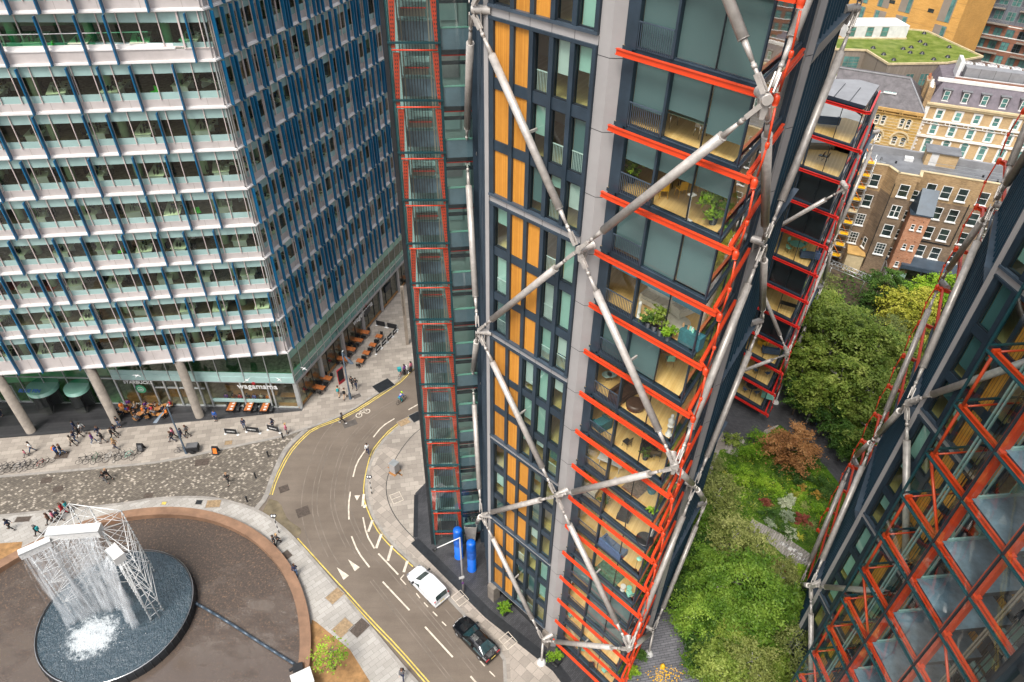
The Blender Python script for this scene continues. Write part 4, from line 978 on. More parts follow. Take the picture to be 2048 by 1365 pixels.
# lawn and beds
sheet('garden_soil', gp([(1345, 1170), (1440, 900), (1505, 890), (1560, 850), (1620, 900), (1660, 945), (1705, 1000), (1740, 1100), (1700, 1420), (1440, 1420)]), .020, 'grass')
sheet('grove_soil_shade', [G(1586, 745), G(1716, 922), G(1760, 985), V((60, 50, 0)), V((85, 84, 0)), V((50, 96, 0)), V((36, 96, 0))], .016, 'soil')
sheet('grove_soil_shade', gp([(1352, 1175), (1372, 1040), (1480, 1085), (1540, 1120), (1600, 1165), (1700, 1250), (1700, 1420), (1440, 1420)]), .026, 'soil')  # dark sheet over the grass, painted shade for the gaps between crowns
def boards(pts_a, pts_b, z=.12):
    mb = MB(); n = 26
    for i in range(n):
        t0 = i/n; t1 = (i+.86)/n
        def L(P, t):
            s = t*(len(P)-1); j = min(int(s), len(P)-2); return P[j].lerp(P[j+1], s-j)
        q = [L(pts_a, t0), L(pts_b, t0), L(pts_b, t1), L(pts_a, t1)]
        mb.hexa([(p.x, p.y, .03) for p in q]+[(p.x, p.y, z) for p in q], 'grey_boards')
    return mb
o = setting('boardwalk', boards(gp([(1505, 1040), (1560, 1068), (1632, 1118)]), gp([(1490, 1062), (1545, 1092), (1600, 1142)])))
o = setting('boardwalk', boards(gp([(1462, 868), (1448, 905)]), gp([(1490, 882), (1474, 915)])))
# walls beside the path, stone capped
def capped_wall(name, a, b, h, w, label, k='stone_cream'):
    t = thing(name, label, 'wall', tuple((a+b)/2)); t.location.z = 0
    mb = MB(); mb.bar(a+V((0, 0, h/2)), b+V((0, 0, h/2)), w, h, 'dark_brick'); mb.build('wall_body', t)
    mb = MB(); n = int((b-a).length/.5)
    for i in range(n):
        p = a.lerp(b, i/n); q = a.lerp(b, (i+.93)/n); mb.bar(p+V((0, 0, h+.04)), q+V((0, 0, h+.04)), w+.12+.05*random.random(), .1, k)
    mb.build('coping', t); return t
capped_wall('garden_wall', G(1583, 745), G(1716, 927), .5, .4, 'low wall with a rubble stone top between the dark path and the tall trees')
capped_wall('garden_wall', G(1338, 1160), G(1445, 1400), .4, .35, 'low rubble topped wall beside the wet grey path at the foot of the central tower')
# road markings
mb = MB()
YN = smooth(gp([(845, 720), (829.6, 733), (805, 759.5), (796, 767), (716, 820), (699, 828.5), (681, 838), (627, 857.4), (600.7, 880.5), (576.6, 908.6), (551.5, 958.8), (542, 990)], RZ), 1)
YS = smooth(gp([(592.8, 1078.6), (675.5, 1170), (682.8, 1177), (739, 1239.6), (796.4, 1298.6), (854, 1365), (930, 1450)], RZ), 1)
YR = smooth(gp([(900, 780), (842, 822.4), (786.5, 854.4), (752, 893), (742.7, 910), (731.7, 954.5), (729, 985), (732, 1006), (746.6, 1042), (761, 1067), (785.7, 1094.6), (827.8, 1132)], RZ), 1)
for ln in (YN, YS, YR):
    for d in (-.13, .13): line_strip(mb, offset_line(ln, d), .11, RZ+.006, 'yellow_line')
setting('yellow_lines', mb)
mb = MB()
for dd in (-1.7, -2.1, -3.2, -3.6, -5.0, -5.5, -6.6):
    ln = offset_line(YR, dd); a_ = 3+int(abs(dd)*1.3) % 4; line_strip(mb, ln[a_:len(ln)-2-int(abs(dd)*2) % 4], .09, RZ+.004, 'worn_asphalt')
lo_ = [G(760, 1150, RZ), G(800, 1200, RZ), G(870, 1285, RZ), G(930, 1360, RZ)]
for dd in (-.8, -1.1, .9, 1.3, 2.6): line_strip(mb, offset_line(lo_, dd), .08, RZ+.004, 'worn_asphalt')
setting('tyre_wear', mb)
mb = MB()
def W2(pts, w=.13): line_strip(mb, smooth(gp(pts, RZ), 1) if len(pts) > 2 else gp(pts, RZ), w, RZ+.008, 'white_line')
for pts in ([(840, 807), (817, 820)], [(789, 837.6), (764, 853), (746.7, 875)], [(700.7, 984), (697, 1010), (698, 1039.5)], [(730, 901.7), (713, 927), (706, 954.5)], [(703, 1073), (716, 1105), (739, 1135)], [(756.7, 1107.6), (796.5, 1149.7)],
            [(726, 1035), (733, 1070), (749, 1097.5)], [(765.5, 1164), (819, 1221)], [(850, 1254), (905.5, 1314.7)], [(941, 1353), (975, 1392)]): W2(pts, .15)
for a, b in (((745, 1041), (736.5, 1064)), ((762.6, 1068.5), (752.4, 1097)), ((784.3, 1091.7), (775.6, 1122)), ((814.8, 1122), (807.5, 1144.8)), ((732, 1010), (728, 1016)), ((727.7, 988.7), (725, 1013))): W2([a, b], .26)
for a, b in (((832.6, 1187), (840, 1197)), ((848, 1205.6), (856, 1214.5)), ((865.8, 1224), (874.6, 1233)), ((884, 1244), (892.4, 1252)), ((959.8, 1321.8), (969.3, 1332.8)), ((979, 1343), (990, 1353.8)), ((801, 1158), (808, 1150)), ((801, 1158), (812, 1170))): W2([a, b], .1)
for tri in (((695.8, 1119), (719.6, 1135), (709.5, 1143)), ((673.5, 1135), (698, 1151.7), (687, 1160.4)), ((708.9, 991.6), (720.5, 991), (713.8, 1001.8))):
    mb.poly([(p.x, p.y, RZ+.008) for p in gp(tri, RZ)], 'white_line')
# cycle symbol
bc = G(726, 827, RZ); bu = (G(736, 822, RZ)-bc).normalized(); bn = V((-bu.y, bu.x, 0))
def ring(c, r, w, k, z): 
    for i in range(14):
        a = [2*math.pi*(i+j)/14 for j in (0, 1)]; mb.poly([(c.x+math.cos(a[0])*(r-w), c.y+math.sin(a[0])*(r-w), z), (c.x+math.cos(a[0])*r, c.y+math.sin(a[0])*r, z), (c.x+math.cos(a[1])*r, c.y+math.sin(a[1])*r, z), (c.x+math.cos(a[1])*(r-w), c.y+math.sin(a[1])*(r-w), z)], k)
ring(bc-bu*.55, .4, .1, 'white_line', RZ+.008); ring(bc+bu*.55, .4, .1, 'white_line', RZ+.008)
for p, q in ((( -.55, 0), (-.1, .45)), ((-.1, .45), (.5, .45)), ((.5, .45), (0, 0)), ((0, 0), (-.1, .6)), ((.5, .45), (.55, 0)), ((.5, .45), (.45, .65))): line_strip(mb, [bc+bu*p[0]+bn*p[1], bc+bu*q[0]+bn*q[1]], .09, RZ+.008, 'white_line')
setting('white_markings', mb)
pud = MB()
plain('puddle_mud', (.15, .12, .075), .25, 0, .25, 1.2, spec=.6)
pud.poly([(p.x, p.y, RZ+.004) for p in smooth(gp([(538, 998), (560, 1004), (570, 1030), (580, 1044), (600, 1055), (604, 1066), (594, 1076), (575, 1066), (548, 1045), (525, 1024)], RZ), 1)], 'puddle_mud'); setting('puddle', pud)
# patches, covers
def cover(px, py, w, d, rz, k, z=.0, frame=True):
    c = G(px, py, z); mb = MB(); mb.obox((c.x, c.y, z+.0), w, d, .012 if z == 0 else .01, k, rz)
    if frame: 
        for s in (-1, 1):
            a = V((math.cos(rz), math.sin(rz), 0)); n = V((-math.sin(rz), math.cos(rz), 0))
            mb.obox(c+n*s*d/2, w+.1, .06, .016, 'kerb', rz); mb.obox(c+a*s*w/2, .06, d+.1, .016, 'kerb', rz)
    o = mb.build('manhole_cover'); return o
covers = [(404, 925, 1.5, 1.0, .2, 'manhole', -.06, 'rusty cover in the cobbles right of the bicycles'), (455, 856+0, .01, .01, 0, 'manhole', 0, ''), (457, 886, .9, .7, .15, 'manhole_tan', 0, 'tan cover beside the restaurant screens'), (124, 911, 1.5, 1.1, .15, 'manhole', 0, 'dark cover under the family on the left pavement'),
          (93, 961, 1.1, .8, .15, 'manhole', -.06, 'brown cover in the cobbles on the far left'), (116, 979, 1.0, .8, .5, 'manhole', -.06, 'brown tilted cover in the middle of the cobbles'), (297, 992, .9, .7, 0, 'manhole', -.06, 'reddish cover near the pavement edge above the fountain'),
          (46, 1039, 1.5, .7, .1, 'manhole', 0, 'long brown cover on the pavement left of the fountain'), (427, 1008, 1.5, 1.0, .1, 'manhole_tan', 0, 'tan square cover on the curved pavement above the pond'), (398, 1005, .7, .6, 0, 'dark_metal', 0, 'small round looking dark cover above the pond rim'),
          (328, 1007, .5, .4, 0, 'yellow_line', 0, 'little yellow cover near the pond rim'), (570, 1113, 1.2, 1.0, .85, 'manhole', 0, 'brown cover beside the pond wall near the walking couple'), (670, 1192, 1.5, 1.1, .9, 'manhole_tan', 0, 'tan cover beside the kerb opposite the white van'),
          (719, 1256, 1.6, 1.2, .9, 'manhole', 0, 'dark brown cover right of the young tree'), (686, 1256, 1.6, 1.3, .9, 'manhole_tan', 0, 'rusty tan cover right behind the young tree'), (606, 1024, 1.3, 1.2, .5, 'manhole', RZ, 'faint round cover in the road near the puddle'),
          (568, 978, 1.0, .9, .5, 'manhole', RZ, 'faint cover in the road by the left bend'), (767, 772, 2.4, 1.7, .75, 'dark_metal', 0, 'large dark grille in the pavement by the delivery cyclists'), (808, 845, 1.4, 1.0, .65, 'manhole_tan', 0, 'brown cover on the right pavement by the kerb bend'),
          (835, 833, 1.8, 1.4, .65, 'dark_metal', 0, 'dark grille beside the red lift shaft'), (590, 1345, .01, .01, 0, 'dark_metal', 0, ''), (714, 793, 1.0, .7, .6, 'asphalt_patch', 0, 'small worn cover near the totem sign'), (700, 848, 1.6, .9, .5, 'asphalt_patch', RZ, 'dark patch cover in the road by the double yellow lines')]
for c in covers:
    if c[2] < .1: continue
    o = cover(c[0], c[1], c[2], c[3], c[4], c[5], c[6], c[6] == 0); tag(o, c[7], 'manhole cover')
# outlined access panels in the right pavement
for px, py, lb in ((793, 996, 'white outlined inspection cover on the right pavement near the dark paving'), (920, 1197, 'white outlined inspection cover at the foot of the bent street lamp'), (1016, 1282, 'white outlined inspection cover beside the black car')):
    c = G(px, py); mb = MB(); rz = .72 if px > 800 else .5
    a = V((math.cos(rz), math.sin(rz), 0)); n = V((-math.sin(rz), math.cos(rz), 0))
    for s in (-.62, 0, .62): mb.obox(c+n*s, 1.1, .05, .02, 'white_line', rz)
    for s in (-.55, .55): mb.obox(c+a*s, .05, 1.3, .02, 'white_line', rz)
    mb.obox(c, 1.08, 1.26, .012, 'paving_strip', rz); tag(mb.build('inspection_cover'), lb, 'inspection cover')
# soil patches
sheet('planting_soil', gp([(624, 1240), (632, 1244), (700, 1300), (745, 1372), (760, 1420), (622, 1420), (600, 1360)]), .012, 'soil_tan')
sheet('planting_soil', gp([(-40, 1090), (45, 1084), (40, 1110), (-40, 1150)]), .012, 'soil_tan')
for px in ():
    pass
for i in range(4):
    pass
# ---------------------------------------------------------------- pond and fountain
RC = V((-34.73, 26.12, 0)); RO = 18.1
mb = MB(); n = 120; z1 = .62; th = .95
for i in range(n):
    a0 = 2*math.pi*i/n; a1 = 2*math.pi*(i+1)/n
    def P(a, r, z): return (RC.x+math.cos(a)*r, RC.y+math.sin(a)*r, z)
    mb.poly([P(a0, RO, 0), P(a1, RO, 0), P(a1, RO, z1), P(a0, RO, z1)], 'corten'); mb.poly([P(a0, RO, z1), P(a1, RO, z1), P(a1, RO-th, z1), P(a0, RO-th, z1)], 'corten')
    mb.poly([P(a0, RO-th, z1), P(a1, RO-th, z1), P(a1, RO-th, -.0), P(a0, RO-th, -.0)], 'corten')
pw = mb.build('pond_wall'); tag(pw, 'long curved rust brown wall round the shallow brown pond', 'pond wall')
mb = MB(); mb.poly([(RC.x+math.cos(2*math.pi*i/n)*(RO-th), RC.y+math.sin(2*math.pi*i/n)*(RO-th), .03) for i in range(n)], 'wet_gravel'); setting('pond', mb)
PC = V((-35.0, 32.35, 0)); PR = 6.45
pool = thing('round_pool', 'round black tank of dark blue water under the scaffold waterfall', 'pool', tuple(PC))
mb = MB(); mb.lathe(PC, [(PR+.15, .03), (PR+.05, .95), (PR-.02, 1.0), (PR-.12, .93)], 'black_plastic', n=72, cap=False)
for i in range(60):
    a = 2*math.pi*i/60; c = PC+V((math.cos(a), math.sin(a), 0))*(PR+.15); mb.tube((c.x, c.y, .03), (c.x-math.cos(a)*.1, c.y-math.sin(a)*.1, .98), .045, 'dark_metal', n=5)
mb.build('tank_rim', pool)
mb = MB(); mb.lathe(PC+V((0, 0, 1.0)), [(PR+.02, 0), (PR+.06, .04), (PR+.0, .06)], 'chrome', n=72, cap=False); mb.build('rim_trim', pool)
mb = MB(); mb.poly([(PC.x+math.cos(2*math.pi*i/72)*(PR-.1), PC.y+math.sin(2*math.pi*i/72)*(PR-.1), .9) for i in range(72)], 'pool_water'); mb.build('water_surface', pool)
hose = MB(); hose.path(smooth([G(385, 1203, .3), G(450, 1240, .2), G(530, 1292, .2), G(604, 1338, .25)], 2), .13, 'slate_light', n=8)
tag(hose.build('supply_hose'), 'thick grey hose lying across the pond from the round pool', 'hose')
mb = MB(); c = G(597, 1338, .62); mb.obox(c, .8, .7, .35, 'black_plastic', .3); mb.bar(c+V((-.3, 0, .2)), c+V((-.7, -.2, .05)), .2, .2, 'black_plastic'); tag(mb.build('pump_box'), 'small black box where the hose meets the pond wall', 'pump box')
mb = MB(); c = G(608, 1368, .62); mb.obox(c, 1.6, 1.3, .9, 'white_metal', .5); mb.obox(c+V((0, 0, .9)), 1.7, 1.4, .08, 'white_paint', .5); tag(mb.build('equipment_cabinet'), 'white cabinet on the pond wall at the bottom edge', 'cabinet')
fo = thing('waterfall_scaffold', 'white scaffold tower of thin poles pouring a waterfall into the round pool', 'fountain', (-35, 33, 0))
tops = {'a': (-33.3, 36.5), 'b': (-38.1, 37.1), 'c': (-39.1, 32.3), 'd': (-34.1, 34.5), 'd2': (-38.0, 34.1), 'e': (-30.9, 32.6), 'f': (-31.6, 31.7), 'g': (-36.2, 36.8), 'h': (-36.0, 34.3)}
hts = {'a': 10.3, 'b': 10.3, 'c': 10.5, 'd': 10.3, 'd2': 10.3, 'e': 10.3, 'f': 9.2, 'g': 10.3, 'h': 10.3}
for k, (x, y) in tops.items():
    mb = MB(); mb.tube((x, y, .6), (x, y, hts[k]), .033, 'white_metal', n=6)
    z = 1.2
    while z < hts[k]: mb.lathe((x, y, z-.06), [(.075, 0), (.09, .05), (.075, .12)], 'alu', n=7); z += .5
    mb.lathe((x, y, .55), [(.16, 0), (.16, .06)], 'alu', n=8); mb.build('mast', fo)
pairs = [('a', 'g'), ('g', 'b'), ('b', 'd2'), ('d2', 'h'), ('h', 'd'), ('a', 'd'), ('g', 'h'), ('c', 'd2'), ('a', 'e'), ('e', 'f'), ('d', 'f'), ('b', 'c'), ('c', 'h'), ('d', 'e')]
rz = random.Random(3)
for p, q in pairs:
    mb = MB(); A = V((*tops[p], 0)); B = V((*tops[q], 0)); zt = min(hts[p], hts[q])
    zz = [zt-1.55*i for i in range(7) if zt-1.55*i > 1.0]
    for i, z in enumerate(zz):
        mb.tube(A+V((0, 0, z)), B+V((0, 0, z)), .024, 'white_metal', n=5)
        if i+1 < len(zz):
            if i % 2: mb.tube(A+V((0, 0, z)), B+V((0, 0, zz[i+1])), .02, 'white_metal', n=5)
            else: mb.tube(B+V((0, 0, z)), A+V((0, 0, zz[i+1])), .02, 'white_metal', n=5)
    mb.build('lattice', fo)
mb = MB()
for p, q in (('a', 'h'), ('b', 'h'), ('g', 'd'), ('g', 'd2'), ('a', 'b')): mb.tube(V((*tops[p], 10.3)), V((*tops[q], 10.3)), .03, 'white_metal', n=5)
for t in (.2, .4, .6, .8): mb.tube(V((*tops['d2'], 10.3)).lerp(V((*tops['d'], 10.3)), t)+V((0, .0, 0)), V((*tops['d2'], 10.3)).lerp(V((*tops['d'], 10.3)), t)+V((.1, .9, 0)), .026, 'white_metal', n=5)
# two raking masts on the right
for t in (0, .35):
    A = V((-33.0+t, 33.9-t, 9.4)); B = V((-31.6+t*1.8, 31.6+t, .7)); mb.tube(A, B, .06, 'white_metal', n=6)
mb.build('top_lattice', fo)
def trough(c, u, L, w, h, ch=14):
    c = V(c); u = U(u); n = V((u.y, -u.x, 0)); mb = MB()
    o = c-u*L/2
    mb.hexa([o+n*0, o+u*L, o+u*L-n*w, o-n*w, o+V((0, 0, h)), o+u*L+V((0, 0, h)), o+u*L-n*w+V((0, 0, h*1.05)), o-n*w+V((0, 0, h*1.05))], 'white_paint')
    for i in range(ch):
        p = o+u*(L*(i+.5)/ch)+n*.004+V((0, 0, h*(.3+.3*(i % 2)))); mb.bar(p-u*.05, p+u*.05, .012, .05, 'grey_metal')
    mb.bar(o+n*.02+V((0, 0, h+.02)), o+u*L+n*.02+V((0, 0, h+.02)), .06, .05, 'alu'); mb.build('water_trough', fo); return o, u, n
T1 = trough((-36.05, 33.75, 10.0), (1, .13, 0), 4.2, .9, .75); T2 = trough((-38.5, 32.5, 9.8), (.85, .62, 0), 2.3, .6, .65, 9); T3 = trough((-32.5, 32.3, 9.2), (.75, -.6, 0), 1.5, .9, .8, 6)
def fall(o, u, n, L, ztop, count, spread, seed, throw=1.2):
    r = random.Random(seed); mb = MB()
    for i in range(count):
        s = r.uniform(.02, .98)*L; p = V(o)+u*s+n*.06; ph = r.uniform(.6, 1.1)*throw; dr = r.gauss(0, spread); w = r.choice([.012, .018, .03, .07])
        pts = []; zend = .95 if r.random() < .75 else r.uniform(1, 6)
        for j in range(7):
            t = j/6; pts.append(V((p.x+n.x*ph*t**.5+u.x*dr*t, p.y+n.y*ph*t**.5+u.y*dr*t, ztop+(zend-ztop)*t*t*.55+(zend-ztop)*t*.45)))
        for a, b in zip(pts, pts[1:]): mb.tube(a, b, w, 'falling_water', r2=w*1.15, n=4, caps=False)
    return mb
for (o, u, n), L, zt, c, sd_ in ((T1, 4.2, 10.2, 110, 1), (T2, 2.3, 10.0, 40, 2), (T3, 1.5, 9.4, 34, 3)):
    fall(o, u, n, L, zt, c, .35, sd_).build('falling_water', fo)
for (o, u, n), L, zt, sd_ in ((T1, 4.2, 10.1, 21), (T2, 2.3, 9.9, 22), (T3, 1.5, 9.3, 23)):
    mm = MB(); rr = random.Random(sd_)
    for i in range(int(16*L)):
        s = rr.uniform(.03, .97)*L; p = V(o)+u*s+n*.06; q = p+n*rr.uniform(.7, 1.3)+u*rr.gauss(0, .3); w = rr.uniform(.05, .15)
        pm = V((p.x+n.x*.6, p.y+n.y*.6, zt*.62)); q.z = .95; p.z = zt; mm.tube(p, pm, w*.5, 'water_mist', r2=w, n=6, caps=False); mm.tube(pm, q, w, 'water_mist', r2=w*1.9, n=6, caps=False)
    mm.build('falling_mist', fo)
sp = MB(); r = random.Random(9)
for i in range(200):
    a = r.uniform(0, 6.283); d = abs(r.gauss(0, 1.5)); x = FOAM[0]+.2+math.cos(a)*d*1.5; y = FOAM[1]+.2+math.sin(a)*d*.8; h = abs(r.gauss(0, .30)); s = r.uniform(.010, .032)
    if (V((x, y, 0))-PC).length > PR-.3: continue
    c = V((x, y, .93+h)); sp.hexa([c+V(q)*s for q in ((-1, -1, -.6), (1, -1, -.6), (1, 1, -.6), (-1, 1, -.6), (-.4, -.4, .9), (.4, -.4, .9), (.4, .4, .9), (-.4, .4, .9))], 'foam_white')
plain('foam_white', (.55, .58, .6), .5, 0, .05, 3)
for k in sp.keys: pass
spo = sp.build('splash', fo); spo['kind'] = 'stuff'
# ---------------------------------------------------------------- buildings beyond the garden
def GY(px, py, Y):
    r = V((px-CX, py-CY, FPX)); d = V((r.dot(_x), r.dot(_y), r.dot(_z))); s = Y/d.y
    return V((d.x*s, Y, CAMH+d.z*s))
def win(f, root, u, z, w, h, style='sash', frame='window_white', pane='pane_dark', arch=False, surround=None, sill=True, fw=.09):
    """window sitting in the face: frame part with its pane below it"""
    m = MB()
    if surround:
        s = .26; f.box(m, u-w/2-s, u-w/2, -.05, .07, z-h/2-.1, z+h/2+s, surround); f.box(m, u+w/2, u+w/2+s, -.05, .07, z-h/2-.1, z+h/2+s, surround); f.box(m, u-w/2, u+w/2, -.05, .072, z+h/2, z+h/2+s, surround)
    for a0, a1, c0, c1 in ((u-w/2, u-w/2+fw, z-h/2, z+h/2), (u+w/2-fw, u+w/2, z-h/2, z+h/2), (u-w/2+fw, u+w/2-fw, z-h/2, z-h/2+fw), (u-w/2+fw, u+w/2-fw, z+h/2-fw, z+h/2), (u-w/2+fw, u+w/2-fw, z-.035, z+.035)): f.box(m, a0, a1, -.06, .035, c0, c1, frame)
    if style == 'pair': f.box(m, u-.06, u+.06, -.06, .04, z-h/2+fw, z+h/2-fw, frame)
    if style == 'multi':
        for q in (-w/6, w/6): f.box(m, u+q-.02, u+q+.02, -.06, .03, z-h/2+fw, z+h/2-fw, frame)
        for q in (-h/4, h/4): f.box(m, u-w/2+fw, u+w/2-fw, -.06, .028, z+q-.02, z+q+.02, frame)
    if sill: f.box(m, u-w/2-.1, u+w/2+.1, -.05, .16, z-h/2-.16, z-h/2, frame if not surround else surround)
    if arch:
        pts = [f.p(u-w/2-.1, .06, z+h/2)]+[f.p(u+(w/2+.1)*math.cos(t), .06, z+h/2+(w/2+.1)*math.sin(t)) for t in [math.pi*(1-i/8) for i in range(1, 8)]]+[f.p(u+w/2+.1, .06, z+h/2)]
        m.poly(pts, surround or 'stone_cream')
        pts = [f.p(u-w/2, .075, z+h/2)]+[f.p(u+(w/2)*math.cos(t), .075, z+h/2+(w/2)*math.sin(t)) for t in [math.pi*(1-i/8) for i in range(1, 8)]]+[f.p(u+w/2, .075, z+h/2)]
        m.poly(pts, pane)
    o = m.build('window', root)
    g = MB(); f.quad(g, u-w/2+fw*.8, u+w/2-fw*.8, .016, z-h/2+fw*.8, z+h/2-fw*.8, pane); g.build('pane', o)
def cast_pane(root): pass
ZR = 16.7
br = thing('brick_terrace', 'brown stock brick terrace back with white sash windows and a flat grey roof', 'building', tuple(G(1900, 450, 0)))
A_, B_, C_, D_, E_, F_ = [G(x, y, ZR) for x, y in ((1742, 326), (1778, 332), (1797.4, 346), (1840, 353.3), (1842.5, 342.8), (1994, 367.8))]
Fx = E_+(F_-E_)*2.6; A0 = B_+(A_-B_)*3.0
Bk1 = G(1766.7, 292.8, ZR); Bk2 = G(2008.5, 332.3, ZR); Bkx = Bk1+(Bk2-Bk1)*2.2; Bk0 = Bk1-(Bk2-Bk1)*.45
m = MB(); m.prism([A0, B_, C_, D_, E_, Fx, Bkx, Bk0], 0, ZR-.9, 'stock_brick', ktop='lead_roof'); m.build('wall', br)
m = MB()
for a, b in ((A0, B_), (B_, C_), (C_, D_), (D_, E_), (E_, Fx)):
    f = Fr(a, b, (0, 0)); f.box(m, 0, f.L, -.3, .01, ZR-.9, ZR-.08, 'stock_brick'); f.box(m, -.05, f.L+.05, -.35, .07, ZR-.08, ZR+.04, 'stone_cream')
f = Fr(Bk0, Bkx, (0, 0)); f.box(m, 0, f.L, -.3, .2, ZR-.9, ZR+.0, 'zinc'); m.build('parapet', br)
m = MB()
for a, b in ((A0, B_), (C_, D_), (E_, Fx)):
    f = Fr(a, b, (0, 0)); f.box(m, .01, f.L-.01, -.02, .012, 0, 12.6 if a is not C_ else 12.9, 'dark_brick')  # darker brick facing over the lower part of the walls
f = Fr(B_, C_, (0, 0)); f.box(m, .01, f.L-.01, -.02, .012, 0, 13.2, 'dark_brick'); m.build('dark_lower_wall', br)
fL = Fr(B_, A0, (0, 0)); fM = Fr(C_, D_, (0, 0)); fR = Fr(E_, Fx, (0, 0))
for z in (14.2, 10.9, 7.7, 4.5):
    for u in (1.1, 4.6): win(fL, br, u, z, 1.25, 1.9, 'multi' if z < 8 else 'sash')
    win(fM, br, 1.5, z, 1.35, 1.9, {10.9: 'pair', 4.5: 'multi'}.get(z, 'sash'))
    for u in (2.1, 4.15, 6.25, 8.9, 11.3, 13.6, 16, 18.4):
        win(fR, br, u, z, 1.3, 1.95)
    win(fR, br, .45, z-1.2, .8, 1.5)
win(Fr(B_, C_, (0, 0)), br, 1.0, 4.5, .8, 1.7)
m = MB(); fR.box(m, -.15, -.05, .02, .14, 1, ZR-.5, 'dark_metal'); fM.box(m, .02, .12, .02, .14, 1, ZR-1.6, 'dark_metal'); fR.box(m, 7.6, 7.72, .02, .14, 6.2, 13, 'dark_metal'); fR.box(m, 1.5, 7.72, .02, .12, 6.05, 6.2, 'dark_metal'); fR.box(m, 1.4, 1.52, .02, .14, .5, 6.2, 'dark_metal'); m.build('drainpipe', br)
# roof furniture
rc = G(1880, 330, ZR-.9); fq = Fr(E_, Fx, (0, 0))
m = MB(); c = fq.p(2.9, -6.2, ZR-.9); rzq = math.atan2(fq.u.y, fq.u.x)
m.obox(c, 4.2, 2.6, 2.0, 'buff_brick', rzq); m.obox(c+V((0, 0, 2.0)), 4.7, 3.1, .16, 'lead_roof', rzq); m.obox(c+fq.n*1.32-fq.u*1.0, 1.0, .06, 1.9, 'plaster', rzq); m.build('stair_head', br)
m = MB()
for d in (-.8, -2.2, -3.4): m.bar(fq.p(1.0 if d < -1 else .5, d, ZR+.15), fq.p(fq.L-6, d, ZR+.15), .05, .05, 'alu')
for i in range(7): m.bar(fq.p(1+i*3, -.8, ZR-.9), fq.p(1+i*3, -.8, ZR+.15), .05, .05, 'alu')
m.build('roof_rail', br)
m = MB(); m.obox(fq.p(-1.2, -5.5, ZR-.9), 1.2, .9, .5, 'white_metal', rzq); m.obox(fq.p(-5.6, -2.6, ZR-.9), 2.4, .15, .25, 'alu', rzq); m.obox(fq.p(-5.2, -2.4, ZR-.9), .12, .12, .9, 'alu', rzq)
for u, d in ((-5, -4), (-3, -3.6), (4.5, -1.7), (8.6, -3.6), (10.4, -2.9)): m.obox(fq.p(u, d, ZR-.9), .25, .2, .35, 'dark_metal', rzq)
m.build('roof_vent', br)
# red brick closet wing
wb = V((G(1767, 557).x, G(1767, 557).y, 0)); f0 = Fr(E_, F_, (0, 0)); wgo = f0.p(-1.5, 0, 0)
dep = (wb-f0.A).dot(f0.n); u0 = (wb-f0.A).dot(f0.u)
wing = thing('closet_wing', 'narrow orange red brick wing with pairs of tiny windows on the back of the terrace', 'house wing', tuple(wb))
dep = max(1.6, dep)
m = MB(); 
def WP(u, d, z): return f0.p(u0+u, d, z)
m.hexa([WP(0, dep, 1.6), WP(2.7, dep, 1.6), WP(2.7, 0, 1.6), WP(0, 0, 1.6), WP(0, dep, 11.2), WP(2.7, dep, 11.2), WP(2.7, 0, 11.2), WP(0, 0, 11.2)], 'red_brick'); m.build('wall', wing)
m = MB(); m.hexa([WP(-.05, dep+.05, 0), WP(2.75, dep+.05, 0), WP(2.75, 0, 0), WP(-.05, 0, 0), WP(-.05, dep+.05, 1.6), WP(2.75, dep+.05, 1.6), WP(2.75, 0, 1.6), WP(-.05, 0, 1.6)], 'white_paint'); m.build('plinth', wing)
m = MB(); m.hexa([WP(-.1, dep+.15, 11.2), WP(2.9, dep+.15, 11.2), WP(2.9, 0, 11.2), WP(-.1, 0, 11.2), WP(.6, dep+.1, 11.4), WP(2.9, dep+.1, 11.4), WP(2.9, .0, 14.3), WP(.6, .0, 14.3)], 'slate_metal'); m.build('roof', wing)
fw_ = Fr(WP(0, dep, 0), WP(2.7, dep, 0), (0, 0))
for z in (9.3, 6.0, 2.9):
    for u in (.9, 1.9): win(fw_, wing, u, z, .5, .85, fw=.06)
    m = MB()
    for u in (.7, 2.0): fw_.box(m, u-.06, u+.06, 0, .01, z+.95, z+1.1, 'dark_metal')
    m.build('vent', wing)
# glass garden room
gr = thing('garden_room', 'low glass garden room with a dark blue roof edge behind the yellow tree', 'garden room', tuple(fR.p(5, 2.5, 0)))
m = MB(); f1 = Fr(fR.p(1.9, 3.2, 0), fR.p(12, 3.2, 0), (0, 0)); f1.box(m, 0, f1.L, -.2, .1, 2.7, 3.3, 'slate_light'); 
for u in (0, 3, 6, 9): f1.box(m, u-.05, u+.05, -.1, .06, 0, 2.7, 'slate_light')
m.build('frame', gr); m = MB(); f1.quad(m, 0, f1.L, 0, 0, 2.7, 'glass_flat'); m.build('glazing', gr)
m = MB(); m.hexa([fR.p(1.9, 0, 3.2), fR.p(12, 0, 3.2), fR.p(12, 3.2, 3.2), fR.p(1.9, 3.2, 3.2), fR.p(1.9, 0, 3.35), fR.p(12, 0, 3.35), fR.p(12, 3.2, 3.35), fR.p(1.9, 3.2, 3.35)], 'slate_light'); m.build('roof', gr)
